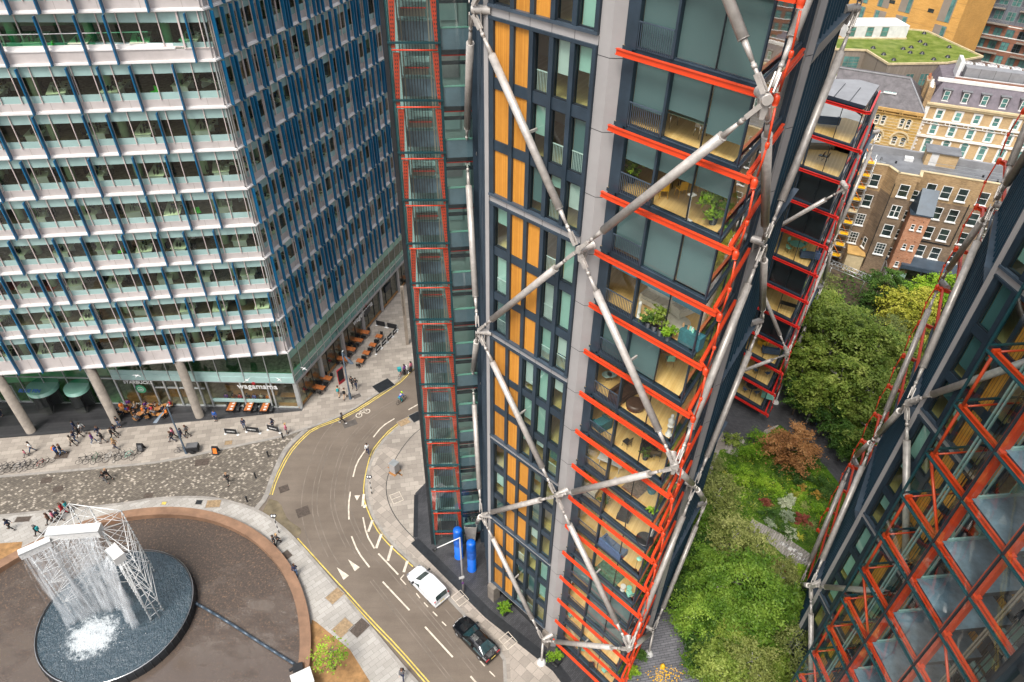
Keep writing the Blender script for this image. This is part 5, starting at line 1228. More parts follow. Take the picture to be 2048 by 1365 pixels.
# low brown sheds and yard walls at the foot of the terrace
for i, (px, py, w, d, h, k, lb) in enumerate(((1722, 515, 2.6, 5.5, 4.6, 'ochre_stone', 'brown lean-to shed with a dark flat roof below the scaffolding'), (1700, 530, 2.4, 4.2, 3.0, 'stone_cream', 'lower ochre shed left of the brown lean-to'), (1753, 530, 1.3, 4.2, 2.4, 'zinc', 'small pale blue grey porch below the recessed brick bay'))):
    c = G(px, py, 0); t = thing('yard_shed', lb, 'shed', tuple(c)); m = MB(); m.obox(c, w, d, h, k, rzq); m.build('wall', t); m = MB(); m.obox(c+V((0, 0, h)), w+.2, d+.2, .15, 'slate_metal' if i != 1 else 'ochre_stone', rzq); m.build('roof', t)
# scaffolding on the left bay
sc = thing('scaffolding', 'builders scaffolding with yellow and orange boards climbing the brown brick terrace', 'scaffolding', tuple(fL.p(7, 2, 0)))
rz_ = random.Random(4)
for i in range(6):
    for d in (.5, 1.9):
        m = MB(); m.tube(fL.p(2.1+i*1.5, d, 0), fL.p(2.1+i*1.5, d, 18.2), .045, 'alu', n=5); m.build('standard', sc)
for j in range(9):
    z = 1.6+j*1.95; m = MB()
    for d in (.5, 1.9): m.tube(fL.p(1.9, d, z), fL.p(10, d, z), .04, 'alu', n=5); m.tube(fL.p(1.9, d, z+1), fL.p(10, d, z+1), .035, 'alu', n=5)
    for i in range(6): m.tube(fL.p(2.1+i*1.5, .3, z), fL.p(2.1+i*1.5, 2.2, z), .035, 'alu', n=5)
    i = j % 5; m.tube(fL.p(2.1+i*1.5, 1.95, z), fL.p(2.1+(i+1)*1.5, 1.95, z+1.95), .035, 'c_orange', n=5); m.tube(fL.p(2.3, 1.2, z), fL.p(3.8, 1.2, z+1.95), .06, 'c_orange', n=5); m.build('ledger', sc)
    m = MB(); fL.box(m, 2.0, 10, .6, 1.8, z+.05, z+.1, 'stone_cream')
    for i in range(6): 
        if rz_.random() < .8: fL.box(m, 2.2+i*1.5, 3.3+i*1.5, 1.0, 1.9, z+.11, z+.17, 'yellow_plastic' if rz_.random() < .75 else 'c_orange')
    m.build('board', sc)
gt = thing('scaffold_bridge', 'silver lattice scaffold bridge lying over the yard above the tall trees', 'scaffold bridge', tuple(G(1700, 550, 3)))
m = MB(); a = G(1655, 532, 3.2); b = G(1738, 566, 3.2); u = (b-a).normalized(); n = V((-u.y, u.x, 0))
for s in (0, 1.0):
    for z in (0, .6): m.tube(a+n*s+V((0, 0, z)), b+n*s+V((0, 0, z)), .05, 'alu', n=5)
    k = 14
    for i in range(k):
        p = a.lerp(b, i/k)+n*s; q = a.lerp(b, (i+1)/k)+n*s; m.tube(p+V((0, 0, .6*(i % 2))), q+V((0, 0, .6*((i+1) % 2))), .035, 'alu', n=4)
for i in range(15): p = a.lerp(b, i/14); m.tube(p+V((0, 0, .6)), p+n+V((0, 0, .6)), .035, 'alu', n=4)
for t in (.1, .9): 
    p = a.lerp(b, t); m.tube(p, V((p.x, p.y, 0)), .05, 'alu', n=5)
m.build('truss', gt)
# hotel with white window surrounds
HZ = 14.2
H0 = G(1855, 206, HZ); H1 = G(2048, 232.4, HZ); Hx = H0+(H1-H0)*1.8
ho = thing('victorian_hotel', 'buff brick Victorian building with white window surrounds and a purple slate mansard', 'building', tuple(H0)); ho.location.z = 0
fh = Fr(H0, Hx, (0, 0)); back = -fh.n*16
m = MB(); m.prism([H0, Hx, Hx+back, H0+back], 0, HZ, 'buff_brick', ktop='lead_roof'); m.build('wall', ho)
m = MB(); fh.box(m, -.1, fh.L, 0, .5, HZ-.1, HZ+.25, 'stone_cream'); fh.box(m, -.1, fh.L, 0, .3, HZ-.5, HZ-.1, 'stone_cream'); fh.box(m, -.05, fh.L, 0, .35, HZ-3.05, HZ-2.8, 'stone_trim'); fh.box(m, -.05, fh.L, 0, .2, HZ-3.6, HZ-3.5, 'stone_trim'); fh.box(m, -.05, fh.L, 0, .3, HZ-6.15, HZ-5.75, 'stone_trim')
for i in range(9): fh.box(m, 1.0+i*3.1, 1.12+i*3.1, 0, .3, HZ-3.5, HZ-3.05, 'stone_trim'); fh.box(m, 1.7+i*3.1, 1.82+i*3.1, 0, .3, HZ-3.5, HZ-3.05, 'stone_trim')
fh.box(m, -.1, .6, 0, .25, HZ-2.8, HZ-.5, 'stone_trim'); m.build('cornice', ho)
m = MB(); fh.box(m, -.05, .55, 0, .12, 0, HZ-3.0, 'stone_trim')
for j in range(12): fh.box(m, .55, .85, 0, .12, HZ-3.4-j*.75, HZ-3.1-j*.75, 'stone_trim')
m.build('quoin', ho)
n_w = int(fh.L/3.1)
for i in range(n_w):
    u = 2.6+i*3.1
    if u > fh.L-1: break
    win(fh, ho, u, HZ-1.75, 1.0, 1.6, surround='stone_trim', pane='pane_teal'); win(fh, ho, u, HZ-4.6, 1.05, 1.7, surround='stone_trim', arch=True, pane='pane_teal'); win(fh, ho, u, HZ-7.9, 1.1, 2.3, surround='stone_trim', arch=True, pane='pane_teal'); win(fh, ho, u, HZ-11, 1.1, 2.1, surround='stone_trim', pane='pane_teal')
m = MB(); a, b, c, d = H0, Hx, Hx+back, H0+back
cc = (a+b+c+d)/4
def ins(p, s, z): 
    q = V(p); q += fh.u*(s if (cc-p).dot(fh.u) > 0 else -s) + fh.n*(-s if (cc-p).dot(fh.n) < 0 else s); q.z = z; return q
lo = [ins(p, .05, HZ+.25) for p in (a, b, c, d)]; hi = [ins(p, 1.5, HZ+3.6) for p in (a, b, c, d)]
m.hexa(lo+hi, 'slate_purple' if 'slate_purple' in MAT else 'slate_roof'); m.build('mansard_roof', ho)
for i in range(n_w):
    u = 2.6+i*3.1
    if u > fh.L-2: break
    m = MB(); fh.box(m, u-.7, u+.7, -1.8, -.35, HZ+.6, HZ+2.6, 'slate_roof'); fh.box(m, u-.85, u+.85, -1.9, -.2, HZ+2.6, HZ+2.72, 'lead_roof'); dm = m.build('dormer', ho)
    fd = Fr(fh.p(0, -.34, 0), fh.p(fh.L, -.34, 0), (0, 0)); win(fd, dm, u, HZ+1.6, .95, 1.7, pane='pane_teal')
m = MB(); fh.box(m, .5, fh.L, -2.2, -1.4, HZ+3.6, HZ+4.1, 'stone_trim'); fh.box(m, 3.2, fh.L, -2.9, -2.3, HZ+3.6, HZ+4.3, 'flat_red_brick'); fh.box(m, 3.4, fh.L, -3.9, -3.0, HZ+3.6, HZ+4.15, 'white_paint'); m.build('roof_edge', ho)
m = MB(); fh.box(m, 4.8, 14.5, -6.8, -4.6, HZ+3.8, HZ+5.6, 'zinc'); fh.box(m, 3.6, 4.2, -8.5, -5, HZ+3.6, HZ+6.6, 'white_metal')
for i in range(5): fh.box(m, 4.8+i*2.4, 4.84+i*2.4, -4.62, -4.58, HZ+3.8, HZ+5.6, 'dark_metal')
m.build('plant_room', ho)
for i in range(7):
    m = MB(); c = fh.p(5.6+i*2.0, -9.0, HZ+3.8); m.obox(c, 1.5, 1.2, 1.5, 'white_metal', math.atan2(fh.u.y, fh.u.x)); m.lathe(c+V((0, 0, 1.5)), [(.5, 0), (.5, .2)], 'grey_metal', n=12); m.build('air_handler', ho)
m = MB()
for z in (4.6, 5.1): m.bar(fh.p(1.5, -1.6, HZ+z), fh.p(fh.L-1, -1.6, HZ+z), .05, .05, 'alu') if z < 5 else m.bar(fh.p(3.6, -10.2, HZ+z), fh.p(fh.L-1, -10.2, HZ+z), .05, .05, 'alu')
m.build('roof_rail', ho)
# ochre building with round arched windows
YZ = 13.0
Y1 = G(1849, 229, YZ); Y0 = G(1735, 210, YZ); Yx = Y1+(Y0-Y1)*1.7
yb = thing('arched_building', 'golden brick Victorian building with paired round arched windows and a dark slate roof', 'building', tuple(Y0)); yb.location.z = 0
fy = Fr(Y1, Yx, (0, 0)); bk = -fy.n*12
m = MB(); m.prism([Y1, Yx, Yx+bk, Y1+bk], 0, YZ, 'yellow_brick', ktop='lead_roof'); m.build('wall', yb)
m = MB(); fy.box(m, 0, fy.L, 0, .4, YZ-.35, YZ+.1, 'ochre_stone'); fy.box(m, 0, fy.L, 0, .2, YZ-.9, YZ-.7, 'ochre_stone')
for i in range(5): fy.box(m, .4+i*3.0, .6+i*3.0, 0, .35, YZ-.8, YZ-.2, 'ochre_stone'); fy.box(m, .8+i*3.0, 1.0+i*3.0, 0, .35, YZ-.8, YZ-.2, 'ochre_stone')
for j in range(14): fy.box(m, 0, fy.L, 0, .03, YZ-1.8-j*.55, YZ-1.7-j*.55, 'stone_cream')
m.build('cornice', yb)
for i in range(4):
    u = 2.5+i*4.3
    for s in (-.55, .55): win(fy, yb, u+s, YZ-2.4, .7, 1.4, arch=True, surround='stone_cream'); win(fy, yb, u+s*1.35, YZ-5.8, .85, 1.2, arch=True, surround='stone_cream'); win(fy, yb, u+s*1.35, YZ-9.4, .85, 1.5, surround='stone_cream')
    m = MB()
    for q in range(10):
        t0 = math.pi*q/10; t1 = math.pi*(q+1)/10
        m.bar(fy.p(u+1.55*math.cos(t0), .1, YZ-5.3+1.45*math.sin(t0)), fy.p(u+1.55*math.cos(t1), .1, YZ-5.3+1.45*math.sin(t1)), .3, .2, 'stone_cream', up=fy.n)
    m.build('arch_moulding', yb)
m = MB(); lo = [Y1+V((0, 0, .1)), Yx+V((0, 0, .1)), Yx+bk+V((0, 0, .1)), Y1+bk+V((0, 0, .1))]
hi = [Y1+fy.u*4-fy.n*5.4+V((0, 0, 4.2)), Yx-fy.n*5.4+V((0, 0, 4.2)), Yx-fy.n*6.6+V((0, 0, 4.2)), Y1+fy.u*4-fy.n*6.6+V((0, 0, 4.2))]
m.hexa(lo+hi, 'slate_roof'); m.bar(hi[0], hi[1], .5, .15, 'zinc'); m.bar(lo[0]+V((0, 0, .05)), hi[0], .3, .12, 'zinc'); m.build('roof', yb)
m = MB(); c = fy.p(6.6, -2.6, YZ+1.9); m.obox(c, 2.2, 1.1, .2, 'window_white', math.atan2(fy.u.y, fy.u.x)); 
for q in (-.7, 0, .7): m.obox(c+fy.u*q+V((0, 0, .2)), .55, .9, .03, 'frit', math.atan2(fy.u.y, fy.u.x))
m.build('skylight', yb)
for (u, d, n) in ((.3, -4.0, 7), (.8, -7.5, 5)):
    m = MB(); fy.box(m, u-.6, u+.4, d-2.0, d+1.4, YZ, YZ+4.0, 'stock_brick'); m.build('chimney', yb)
    m = MB()
    for q in range(n):
        c = fy.p(u-.1+.2*(q % 2), d-1.6+q*.48, YZ+4.0); m.lathe(c, [(.16, 0), (.13, .5), (.16, .6)], 'stone_trim' if u < .5 else 'terracotta', n=8)
    m.build('chimney_pot', yb)
# block with a grass roof
GZ = 18.0
gb = thing('green_roof_block', 'tan clad block with a sedum grass roof and small black roof vents', 'building', tuple(G(1776, 130, 0))); gb.location.z = 0; gb.location = V((115, 140, 0))
out = [G(x, y, GZ) for x, y in ((1670, 100), (1732.8, 102), (1776.7, 129.7), (1895, 127.5), (1965, 115), (1853.7, 63.8), (1820.7, 60.5), (1774.5, 57.6), (1812, 79), (1670, 78))]
m = MB(); m.prism(out, 0, GZ, 'tan_cladding', ktop='roof_grass'); m.build('wall', gb)
m = MB()
for a, b in zip(out, out[1:]+out[:1]): m.bar(a+V((0, 0, .1)), b+V((0, 0, .1)), .3, .35, 'stone_cream')
m.build('roof_edge', gb)
fg = Fr(out[2], out[3], (0, 0))
for u in (2.2, 5.2, 8.2): 
    for z in (GZ-3.0, GZ-6.6): win(fg, gb, u, z, 1.7, 2.4, 'pair', 'tan_panel', 'pane_teal', sill=False)
fg2 = Fr(out[1], out[0], (0, 0)); win(fg2, gb, 2.4, GZ-2.3, 3.2, 2.4, 'multi', 'tan_panel', 'pane_teal', sill=False)
for i, (x, y) in enumerate(((1746, 97), (1767, 110), (1787, 121), (1806, 99), (1822, 96), (1820, 106.5), (1844, 108), (1840, 84.6), (1850, 90.5), (1898, 95.5), (1867, 120), (1796, 62), (1848, 68), (1895, 115))):
    m = MB(); c = G(x, y, GZ); m.lathe(c, [(.5, 0), (.5, .12), (.32, .14), (.32, .35), (.2, .42)], 'black_plastic', n=12); m.build('roof_vent', gb)
out2 = [G(x, y, 13.2) for x, y in ((1655, 128), (1728, 132), (1762, 156), (1738, 158), (1655, 150))]
m = MB(); m.prism(out2, 0, 13.2, 'plaster', ktop='roof_grass'); m.build('lower_wing', gb)
fq2 = Fr(out2[3], out2[4], (0, 0)); win(fq2, gb, 3.5, 11.6, 2.2, 1.5, 'pair', 'tan_panel', sill=False)
for x, y in ((1693, 130), (1710, 136), (1712, 141), (1733, 146)):
    m = MB(); m.obox(G(x, y, 13.3), .9, 1.5, .35, 'stone_trim', .4); m.build('roof_planter', gb)
fw2 = Fr(G(1812, 79, GZ)+V((0, .3, 0)), G(1690, 79, GZ)+V((0, .3, 0)), (0, 0)); m = MB(); fw2.box(m, 0, fw2.L, -6, 0, GZ, GZ+2.6, 'plaster'); m.build('upper_storey', gb)
for u in (3, 6.2, 10, 13.5): win(fw2, gb, u+2, GZ+1.4, 1.5, 1.9, 'sash', 'tan_panel', 'pane_teal', sill=False)
# orange brick apartments
OY = 168.0
O1 = GY(1905, 80, OY); O0 = GY(1640, 60, OY+26); Om = GY(1823, 60, OY+8)
ob = thing('orange_apartments', 'tall orange brick flats with grey brown panels beyond the grass roof', 'building', (O1.x-10, OY+6, 0))
for (a, b, nm) in ((O1, Om, 'a'), (Om, O0, 'b')):
    a = V((a.x, a.y, 0)); b = V((b.x, b.y, 0)); f = Fr(a, b, (0, 0)); m = MB(); f.box(m, 0, f.L, -14, 0, 0, 40, 'orange_brick')
    for z in range(12, 40, 3): f.box(m, 0, f.L, 0, .03, z+.5, z+.56, 'ochre_stone')
    m.build('wall', ob)
    u = 2.2 if nm == 'a' else 1.8; i = 0
    while u < f.L-2:
        for z in range(11, 38, 6):
            w = 2.9; m = MB(); f.box(m, u, u+w, 0, .05, z+.2, z+5.4, 'tan_panel'); f.box(m, u+(1.7 if (i % 2) else .2), u+(2.6 if (i % 2) else 1.1), .05, .09, z+.25, z+5.3, 'pane_teal'); m.build('window', ob)
            if i % 2 == 0: m = MB(); f.box(m, u+4.2, u+5.6, 0, .05, z+1.4, z+2.2, 'pane_dark'); m.build('window', ob)
        u += 5.4 if nm == 'b' else 6.5; i += 1
# brick and zinc flats with balconies
Q0 = GY(1900, 100, 182); Q1 = GY(2090, 150, 160)
qb = thing('balcony_apartments', 'red brick and grey zinc flats with thin balconies in the top right corner', 'building', (Q0.x, 180, 0))
f = Fr((Q0.x, Q0.y), (Q1.x+20, Q1.y-2), (0, 0))
m = MB(); f.box(m, -2, f.L, -14, 0, 0, 15.4, 'flat_red_brick'); 
for z in (6.5, 9.5, 12.5, 14.9): f.box(m, -2, f.L, 0, .04, z+.2, z+.4, 'stone_trim')
m.build('wall', qb)
m = MB(); f.box(m, -2, f.L, -14, -.6, 15.4, 32, 'zinc_cladding'); m.build('upper_wall', qb)
f2 = Fr(f.p(-2, -.6, 0), f.p(f.L, -.6, 0), (0, 0))
for i in range(16):
    for z in (1.5, 4.6, 7.7, 10.8, 13.6): 
        win(f, qb, .5+i*2.6, z, 1.7 if (i+z) % 3 else .8, 2.0, 'pair' if (i+z) % 3 else 'sash', 'slate_light', 'pane_teal' if (i*z) % 2 else 'pane_dark', sill=False)
    for z in (17.2, 20.4, 23.6, 26.8): win(f2, qb, 1.2+i*2.6, z, 1.9, 2.0, 'pair', 'zinc', 'pane_teal', sill=False)
for z in (6.0, 9.1, 12.2, 15.5, 18.7, 21.9, 25.1):
    for i in range(3):
        m = MB(); ff = f if z < 15.6 else f2; u0 = 1+i*12; f_ = ff; f_.box(m, u0, u0+9, 0, 1.3, z-.05, z+.08, 'concrete'); f_.box(m, u0, u0+9, 1.26, 1.3, z+.95, z+1.0, 'alu')
        for q in range(30): f_.box(m, u0+q*.3, u0+q*.3+.03, 1.27, 1.29, z+.08, z+.95, 'alu' if z > 15 else 'dark_metal')
        m.build('balcony', qb)
# ---------------------------------------------------------------- vegetation
def foliage(mb, c, rx, ry, rz, n, size, key, r, clumps=40, flat=.5, hollow=.55):
    """leaf sized faces in clumps through the volume"""
    cl = []
    while len(cl) < clumps:
        v = V((r.uniform(-1, 1), r.uniform(-1, 1), r.uniform(-1, 1)))
        if hollow < v.length < 1: cl.append(V((v.x*rx, v.y*ry, v.z*rz)))
    per = max(3, n//clumps); c = V(c); mi = mb.mi(key)
    cr = (rx*ry*rz)**(1/3)*1.15/clumps**(1/3)*.87
    for k in cl:
        s = r.uniform(.6, 1.2)*cr
        for i in range(per):
            ra = V((k.x, k.y, 0)); ra = ra.normalized() if ra.length > .1 else V((1, 0, 0)); pe = V((-ra.y, ra.x, 0)); g0 = r.gauss(0, .85)*s
            d = ra*g0+pe*r.gauss(0, .42)*s+V((0, 0, r.gauss(0, .17)*s-.12*g0)); p = c+k+d
            a = V((r.gauss(0, 1), r.gauss(0, 1), r.gauss(0, flat))).normalized(); up = V((r.gauss(0, .5), r.gauss(0, .5), 1)); b = a.cross(up).normalized()
            q = size*r.uniform(.6, 1.35); a = a*q; b = b*q*.55
            i0 = len(mb.v); mb.v.extend([tuple(p-a), tuple(p+b-a*.1), tuple(p+a), tuple(p-b+a*.1)]); mb.f.append((i0, i0+1, i0+2, i0+3)); mb.m.append(mi); mb.sm.append(False)
def make_tree(name, label, h, rx, rz, n, size, key, seed, bark='bark', clumps=60, stems=1, group=None, low=.25):
    r = random.Random(seed); t = thing(name, label, 'tree', (0, 0, 0), group)
    m = MB()
    for s in range(stems):
        ox = r.uniform(-.3, .3)*(stems > 1); oy = r.uniform(-.3, .3)*(stems > 1); pts = [V((ox, oy, 0))]
        for i in range(1, 6): pts.append(V((ox*(1+i*.6)+r.uniform(-.12, .12)*i*.5, oy*(1+i*.6)+r.uniform(-.12, .12)*i*.5, h*.9*i/5)))
        rr = .05+h*.012
        for i, (a, b) in enumerate(zip(pts, pts[1:])): m.tube(a, b, rr*(1-i*.17), bark, r2=rr*(1-(i+1)*.17), n=7)
        for i in range(1, 5):
            for q in range(4):
                an = r.uniform(0, 6.28); L = rx*r.uniform(.5, .85)*(1-.1*i); e = pts[i]+V((math.cos(an)*L, math.sin(an)*L, L*.45)); mid = pts[i].lerp(e, .5)+V((0, 0, .12*L))
                m.tube(pts[i], mid, rr*.4, bark, r2=rr*.25, n=5); m.tube(mid, e, rr*.25, bark, r2=.012, n=5)
    m.build('trunk', t)
    m = MB(); foliage(m, (0, 0, h*(1+low)/2), rx, rx, h*(1-low)/2, n, size, key, r, clumps)
    m.build('crown', t); return t
tree_protos = {}
def plant_tree(kind, x, y, sc, turn, label, group=None, **kw):
    if kind not in tree_protos:
        t = make_tree(label=label, **kw); tree_protos[kind] = t
    else: t = copy_tree(tree_protos[kind])
    t.location = (x, y, 0); t.scale = (sc, sc, sc*random.Random(int(x*7+y)).uniform(.9, 1.1)); t.rotation_euler.z = turn; t['label'] = label
    if group: t['group'] = group
    return t
KW = {'birch1': dict(name='birch_tree', h=11, rx=3.1, rz=4, n=8500, size=.17, key='leaf_birch', seed=1, bark='birch_bark', clumps=75),
      'birch2': dict(name='birch_tree', h=9.5, rx=2.8, rz=4, n=7000, size=.17, key='leaf_birch', seed=2, bark='birch_bark', clumps=60),
      'green1': dict(name='birch_tree', h=10.5, rx=3.0, rz=4, n=7000, size=.16, key='leaf_green', seed=12, bark='birch_bark', clumps=60),
      'olive': dict(name='birch_tree', h=10, rx=2.5, rz=4, n=4200, size=.13, key='leaf_olive', seed=3, bark='birch_bark', clumps=110),
      'dark': dict(name='alder_tree', h=8, rx=2.4, rz=3, n=6500, size=.15, key='leaf_dark', seed=4, clumps=70),
      'yellow': dict(name='acacia_tree', h=8.5, rx=3.6, rz=3, n=6500, size=.17, key='leaf_yellow', seed=5, clumps=80),
      'bright': dict(name='maple_tree', h=8, rx=3.2, rz=3, n=6000, size=.2, key='leaf_bright', seed=6, clumps=60)}
gl = 'tall feathery trees in the grove beyond the path'
grove = [('birch1', 1612, 640, 1.0), ('birch1', 1668, 690, 1.08), ('birch2', 1618, 710, 1.0), ('birch1', 1730, 720, 1.05), ('birch2', 1680, 760, 1.05), ('birch1', 1745, 790, 1.0), ('birch2', 1650, 615, .85), ('birch1', 1790, 735, .95), ('birch2', 1705, 640, .95), ('birch2', 1742, 850, .85), ('olive', 1770, 680, 1.0), ('birch2', 1640, 780, .8), ('olive', 1640, 580, .9)]
gdesc = ['tall feathery green tree nearest the dark apartment block', 'tallest feathery tree in the middle of the grove', 'feathery tree leaning over the far end of the dark path', 'broad feathery tree on the right side of the grove', 'feathery tree in the centre of the grove above the path wall', 'feathery tree near the struts of the right-hand tower', 'smaller feathery tree close to the scaffold bridge', 'feathery tree partly behind the red beams of the right tower', 'feathery tree just below the brown yard walls', 'lowest feathery tree at the right end of the path wall', 'thin olive tree between the grove and the yellow trees', 'low feathery tree just over the bend of the path wall', 'thin olive tree beside the scaffold bridge']
for (k, x, y, s), lb in zip(grove, gdesc):
    p = G(x, y, 7*s); plant_tree(k, p.x, p.y, s, random.uniform(0, 6), lb, gl, **KW[k])
for (k, x, y, s, lb) in [('dark', 1600, 790, .75, 'dark low tree in the shade behind the path wall'), ('dark', 1655, 830, .8, 'dark tree under the feathery crowns beside the walkers'), ('dark', 1695, 880, .75, 'dark bushy tree at the wall where a lone walker passes'), ('dark', 1720, 905, .6, 'small dark tree at the right end of the garden wall'),
                         ('yellow', 1815, 620, 1.0, 'yellow leaved tree in front of the glass garden room'), ('yellow', 1840, 655, .8, 'second yellow leaved tree nearer the red beams'), ('bright', 1875, 580, .85, 'bright lime tree right of the yellow tree below the terrace'), ('bright', 1822, 590, .6, 'small bright green tree behind the yellow crown'), ('dark', 1765, 580, .95, 'dark green tree at the foot of the orange brick wing'), ('dark', 1735, 610, .5, 'small dark bush tree in the walled yard')]:
    p = G(x, y, 4.5*s); plant_tree(k, p.x, p.y, s, random.uniform(0, 6), lb, None, **KW[k])
g2 = 'trees between the central tower and the right tower'
for (k, x, y, s, lb) in [('green1', 1480, 1170, .8, 'light green tree in the middle of the lower garden'), ('green1', 1440, 1235, .66, 'light green tree overhanging the wet grey path'), ('green1', 1535, 1220, .8, 'light green tree beside the red leaved shrub'), ('olive', 1500, 1330, .8, 'grey green tree at the bottom edge of the garden'), ('birch2', 1470, 1290, .7, 'rounded light green tree above the bottom edge'), ('olive', 1585, 1300, .7, 'grey green tree at the corner of the right tower'), ('green1', 1410, 1130, .7, 'green tree tucked against the back of the central tower'), ('olive', 1430, 1010, .95, 'thin olive tree just behind the steel node of the central tower'), ('olive', 1462, 1085, .85, 'thin olive tree by the middle of the garden'), ('dark', 1390, 1100, .75, 'dark tree in the shadow of the central tower'), ('dark', 1372, 1180, .6, 'dark tree at the top of the rubble capped wall'), ('dark', 1405, 1290, .6, 'dark green tree low on the right of the wet path'), ('olive', 1410, 950, .7, 'slim olive tree at the top left of the garden'), ('birch2', 1545, 1340, .6, 'light green tree at the bottom centre of the garden'), ('olive', 1560, 1150, .6, 'small reddish green tree by the boardwalk')]:
    p = G(x, y, 6*s); plant_tree(k, p.x, p.y, s, random.uniform(0, 6), lb, g2, **KW[k])
for (k, x, y, s, lb) in [('green1', 1395, 1050, .7, 'green tree pressed against the louvred back of the central tower'), ('green1', 1420, 1190, .75, 'green tree with drooping sprays beside the rubble wall'), ('green1', 1500, 1260, .75, 'full green tree in the centre of the lower garden'), ('birch2', 1440, 1340, .7, 'pale green tree low beside the wet path'), ('green1', 1590, 1225, .6, 'small green tree next to the strut foot of the right tower'), ('green1', 1385, 1240, .6, 'small green tree leaning over the rubble wall'), ('olive', 1500, 1120, .8, 'see through olive tree above the boardwalk end')]:
    p = G(x, y, 6*s); plant_tree(k, p.x, p.y, s, random.uniform(0, 6), lb, g2, **KW[k])
# copper maple, young street tree
t = make_tree('copper_maple', 'round copper brown maple beside the dark garden path', 5.2, 2.6, 2, 8000, .12, 'leaf_copper', 21, clumps=48, low=.05); p = G(1585, 893, 2.6); t.location = (p.x, p.y, 0)
t = make_tree('street_tree', 'thin young street tree with sparse green leaves on a tan soil bed', 4.6, 1.35, 2, 620, .10, 'leaf_bright', 22, clumps=45, low=.35); p = G(669, 1340); t.location = (p.x, p.y, 0)
# shrubs: real individual bushes
def shrub(name, label, px, py, rx, rz, key, n=1500, size=.09, seed=0, cat='shrub', clumps=18):
    p = G(px, py, rz*.5); r = random.Random(seed*13+px); t = thing(name, label, cat, (p.x, p.y, 0)); m = MB()
    foliage(m, (p.x, p.y, rz*.55), rx, rx, rz*.6, n, size, key, r, clumps, hollow=.3); m.build('foliage', t)
    m = MB(); 
    for i in range(4): a = r.uniform(0, 6.28); m.tube((p.x, p.y, 0), (p.x+math.cos(a)*rx*.5, p.y+math.sin(a)*rx*.5, rz*.7), .02, 'bark', r2=.008, n=4)
    m.build('stem', t); return t
def fern(label, px, py, L, key, seed=0):
    p = G(px, py, .3); r = random.Random(seed+px); t = thing('fern', label, 'fern', (p.x, p.y, 0)); m = MB()
    for i in range(26):
        a = r.uniform(0, 6.28); l = L*r.uniform(.7, 1.1); q = [V((p.x, p.y, .05))]
        for j in range(1, 6): s = j/5; q.append(V((p.x+math.cos(a)*l*s, p.y+math.sin(a)*l*s, .05+l*(.95*s-.75*s*s))))
        n = V((-math.sin(a), math.cos(a), 0))
        for j in range(5): w0 = .11*(1-j/5)*L/.8; w1 = .11*(1-(j+1)/5)*L/.8; m.poly([q[j]-n*w0, q[j]+n*w0, q[j+1]+n*w1, q[j+1]-n*w1], key)
    m.build('fronds', t); return t
SH = [('leaf_bright', 1497, 905, 1.4, 1.8, 'lime green shrub at the top of the garden under the dark path'), ('leaf_bright', 1478, 950, 1.3, 1.4, 'lime green bush left of the copper maple'), ('leaf_birch', 1465, 880, 1.0, 1.2, 'green bush beside the small upper boardwalk'), ('leaf_bright', 1515, 880, 1.1, 1.6, 'yellow green bush touching the dark path'),
      ('leaf_dark', 1600, 950, 1.3, 1.2, 'dark leafy bush below the copper maple'), ('leaf_dark', 1630, 925, 1.0, 1.1, 'dark bush between the maple and the path'), ('leaf_dark', 1652, 980, 1.25, 1.2, 'dense dark round bush at the path edge'), ('leaf_bright', 1640, 1020, .9, .8, 'bright hydrangea like bush near the right tower'), ('leaf_dark', 1560, 940, .9, .8, 'dark green bush in the middle of the upper bed'),
      ('leaf_bright', 1525, 960, 1.0, .9, 'bright green bush in the upper bed'), ('leaf_bright', 1555, 985, .9, .8, 'bright leafy clump in the centre of the bed'), ('leaf_dark', 1540, 1030, 1.1, .9, 'dark green clump above the boardwalk'), ('leaf_dark', 1575, 1060, .9, .7, 'dark clump between two silver bushes'), ('leaf_bright', 1600, 990, .8, .7, 'yellow green clump in the right bed'),
      ('leaf_silver', 1572, 1006, .65, .7, 'upper silver grey bush of the pair in the bed'), ('leaf_silver', 1582, 998, .5, .6, 'silver bush next to the orange grass'), ('leaf_silver', 1576, 1032, .75, .75, 'largest silver grey bush in the middle of the bed'), ('leaf_silver', 1541, 1045, .6, .6, 'silver bush beside the boardwalk'), ('leaf_silver', 1582, 1068, .65, .65, 'lowest silver bush near the stepping stones'),
      ('leaf_red', 1534, 1004, .6, .45, 'small red leaved bush in the left bed'), ('leaf_red', 1606, 1040, .8, .6, 'dark red bush near the right tower'), ('leaf_orange', 1605, 978, .5, .5, 'upper orange leaved plant in the bed'), ('leaf_orange', 1635, 990, .5, .5, 'orange leaved plant near the round dark bush'), ('leaf_yellow', 1592, 990, .6, .5, 'yellow plant beside the silver bush'),
      ('leaf_orange', 1565, 1215, .9, 1.0, 'orange yellow shrub near the foot of the right tower'), ('leaf_red', 1572, 1255, .7, .8, 'reddish shrub under the dark louvred corner'), ('leaf_red', 1555, 1135, .7, .9, 'red leaved shrub at the end of the boardwalk'), ('leaf_bright', 1385, 1330, .9, .9, 'bright bush beside the rubble capped wall'), ('leaf_dark', 1352, 1120, .9, 1.6, 'dark ivy bush behind the central tower'), ('leaf_bright', 1600, 1140, .7, .5, 'bright low plants beside the stepping stones'),
      ('leaf_bright', 1262, 1338, .6, 1.4, 'bright ivy bush at the foot of the red beams'), ('leaf_dark', 1275, 1310, .6, 1.3, 'dark ivy bush behind the lowest red beams'), ('leaf_bright', 1530, 900, .7, .8, 'small lime bush between path and maple'), ('leaf_dark', 1750, 560, 1.3, 1.4, 'ivy bush growing in the brick yard'), ('leaf_dark', 1805, 545, .9, 1.2, 'green climber on the white plinth of the brick wing')]
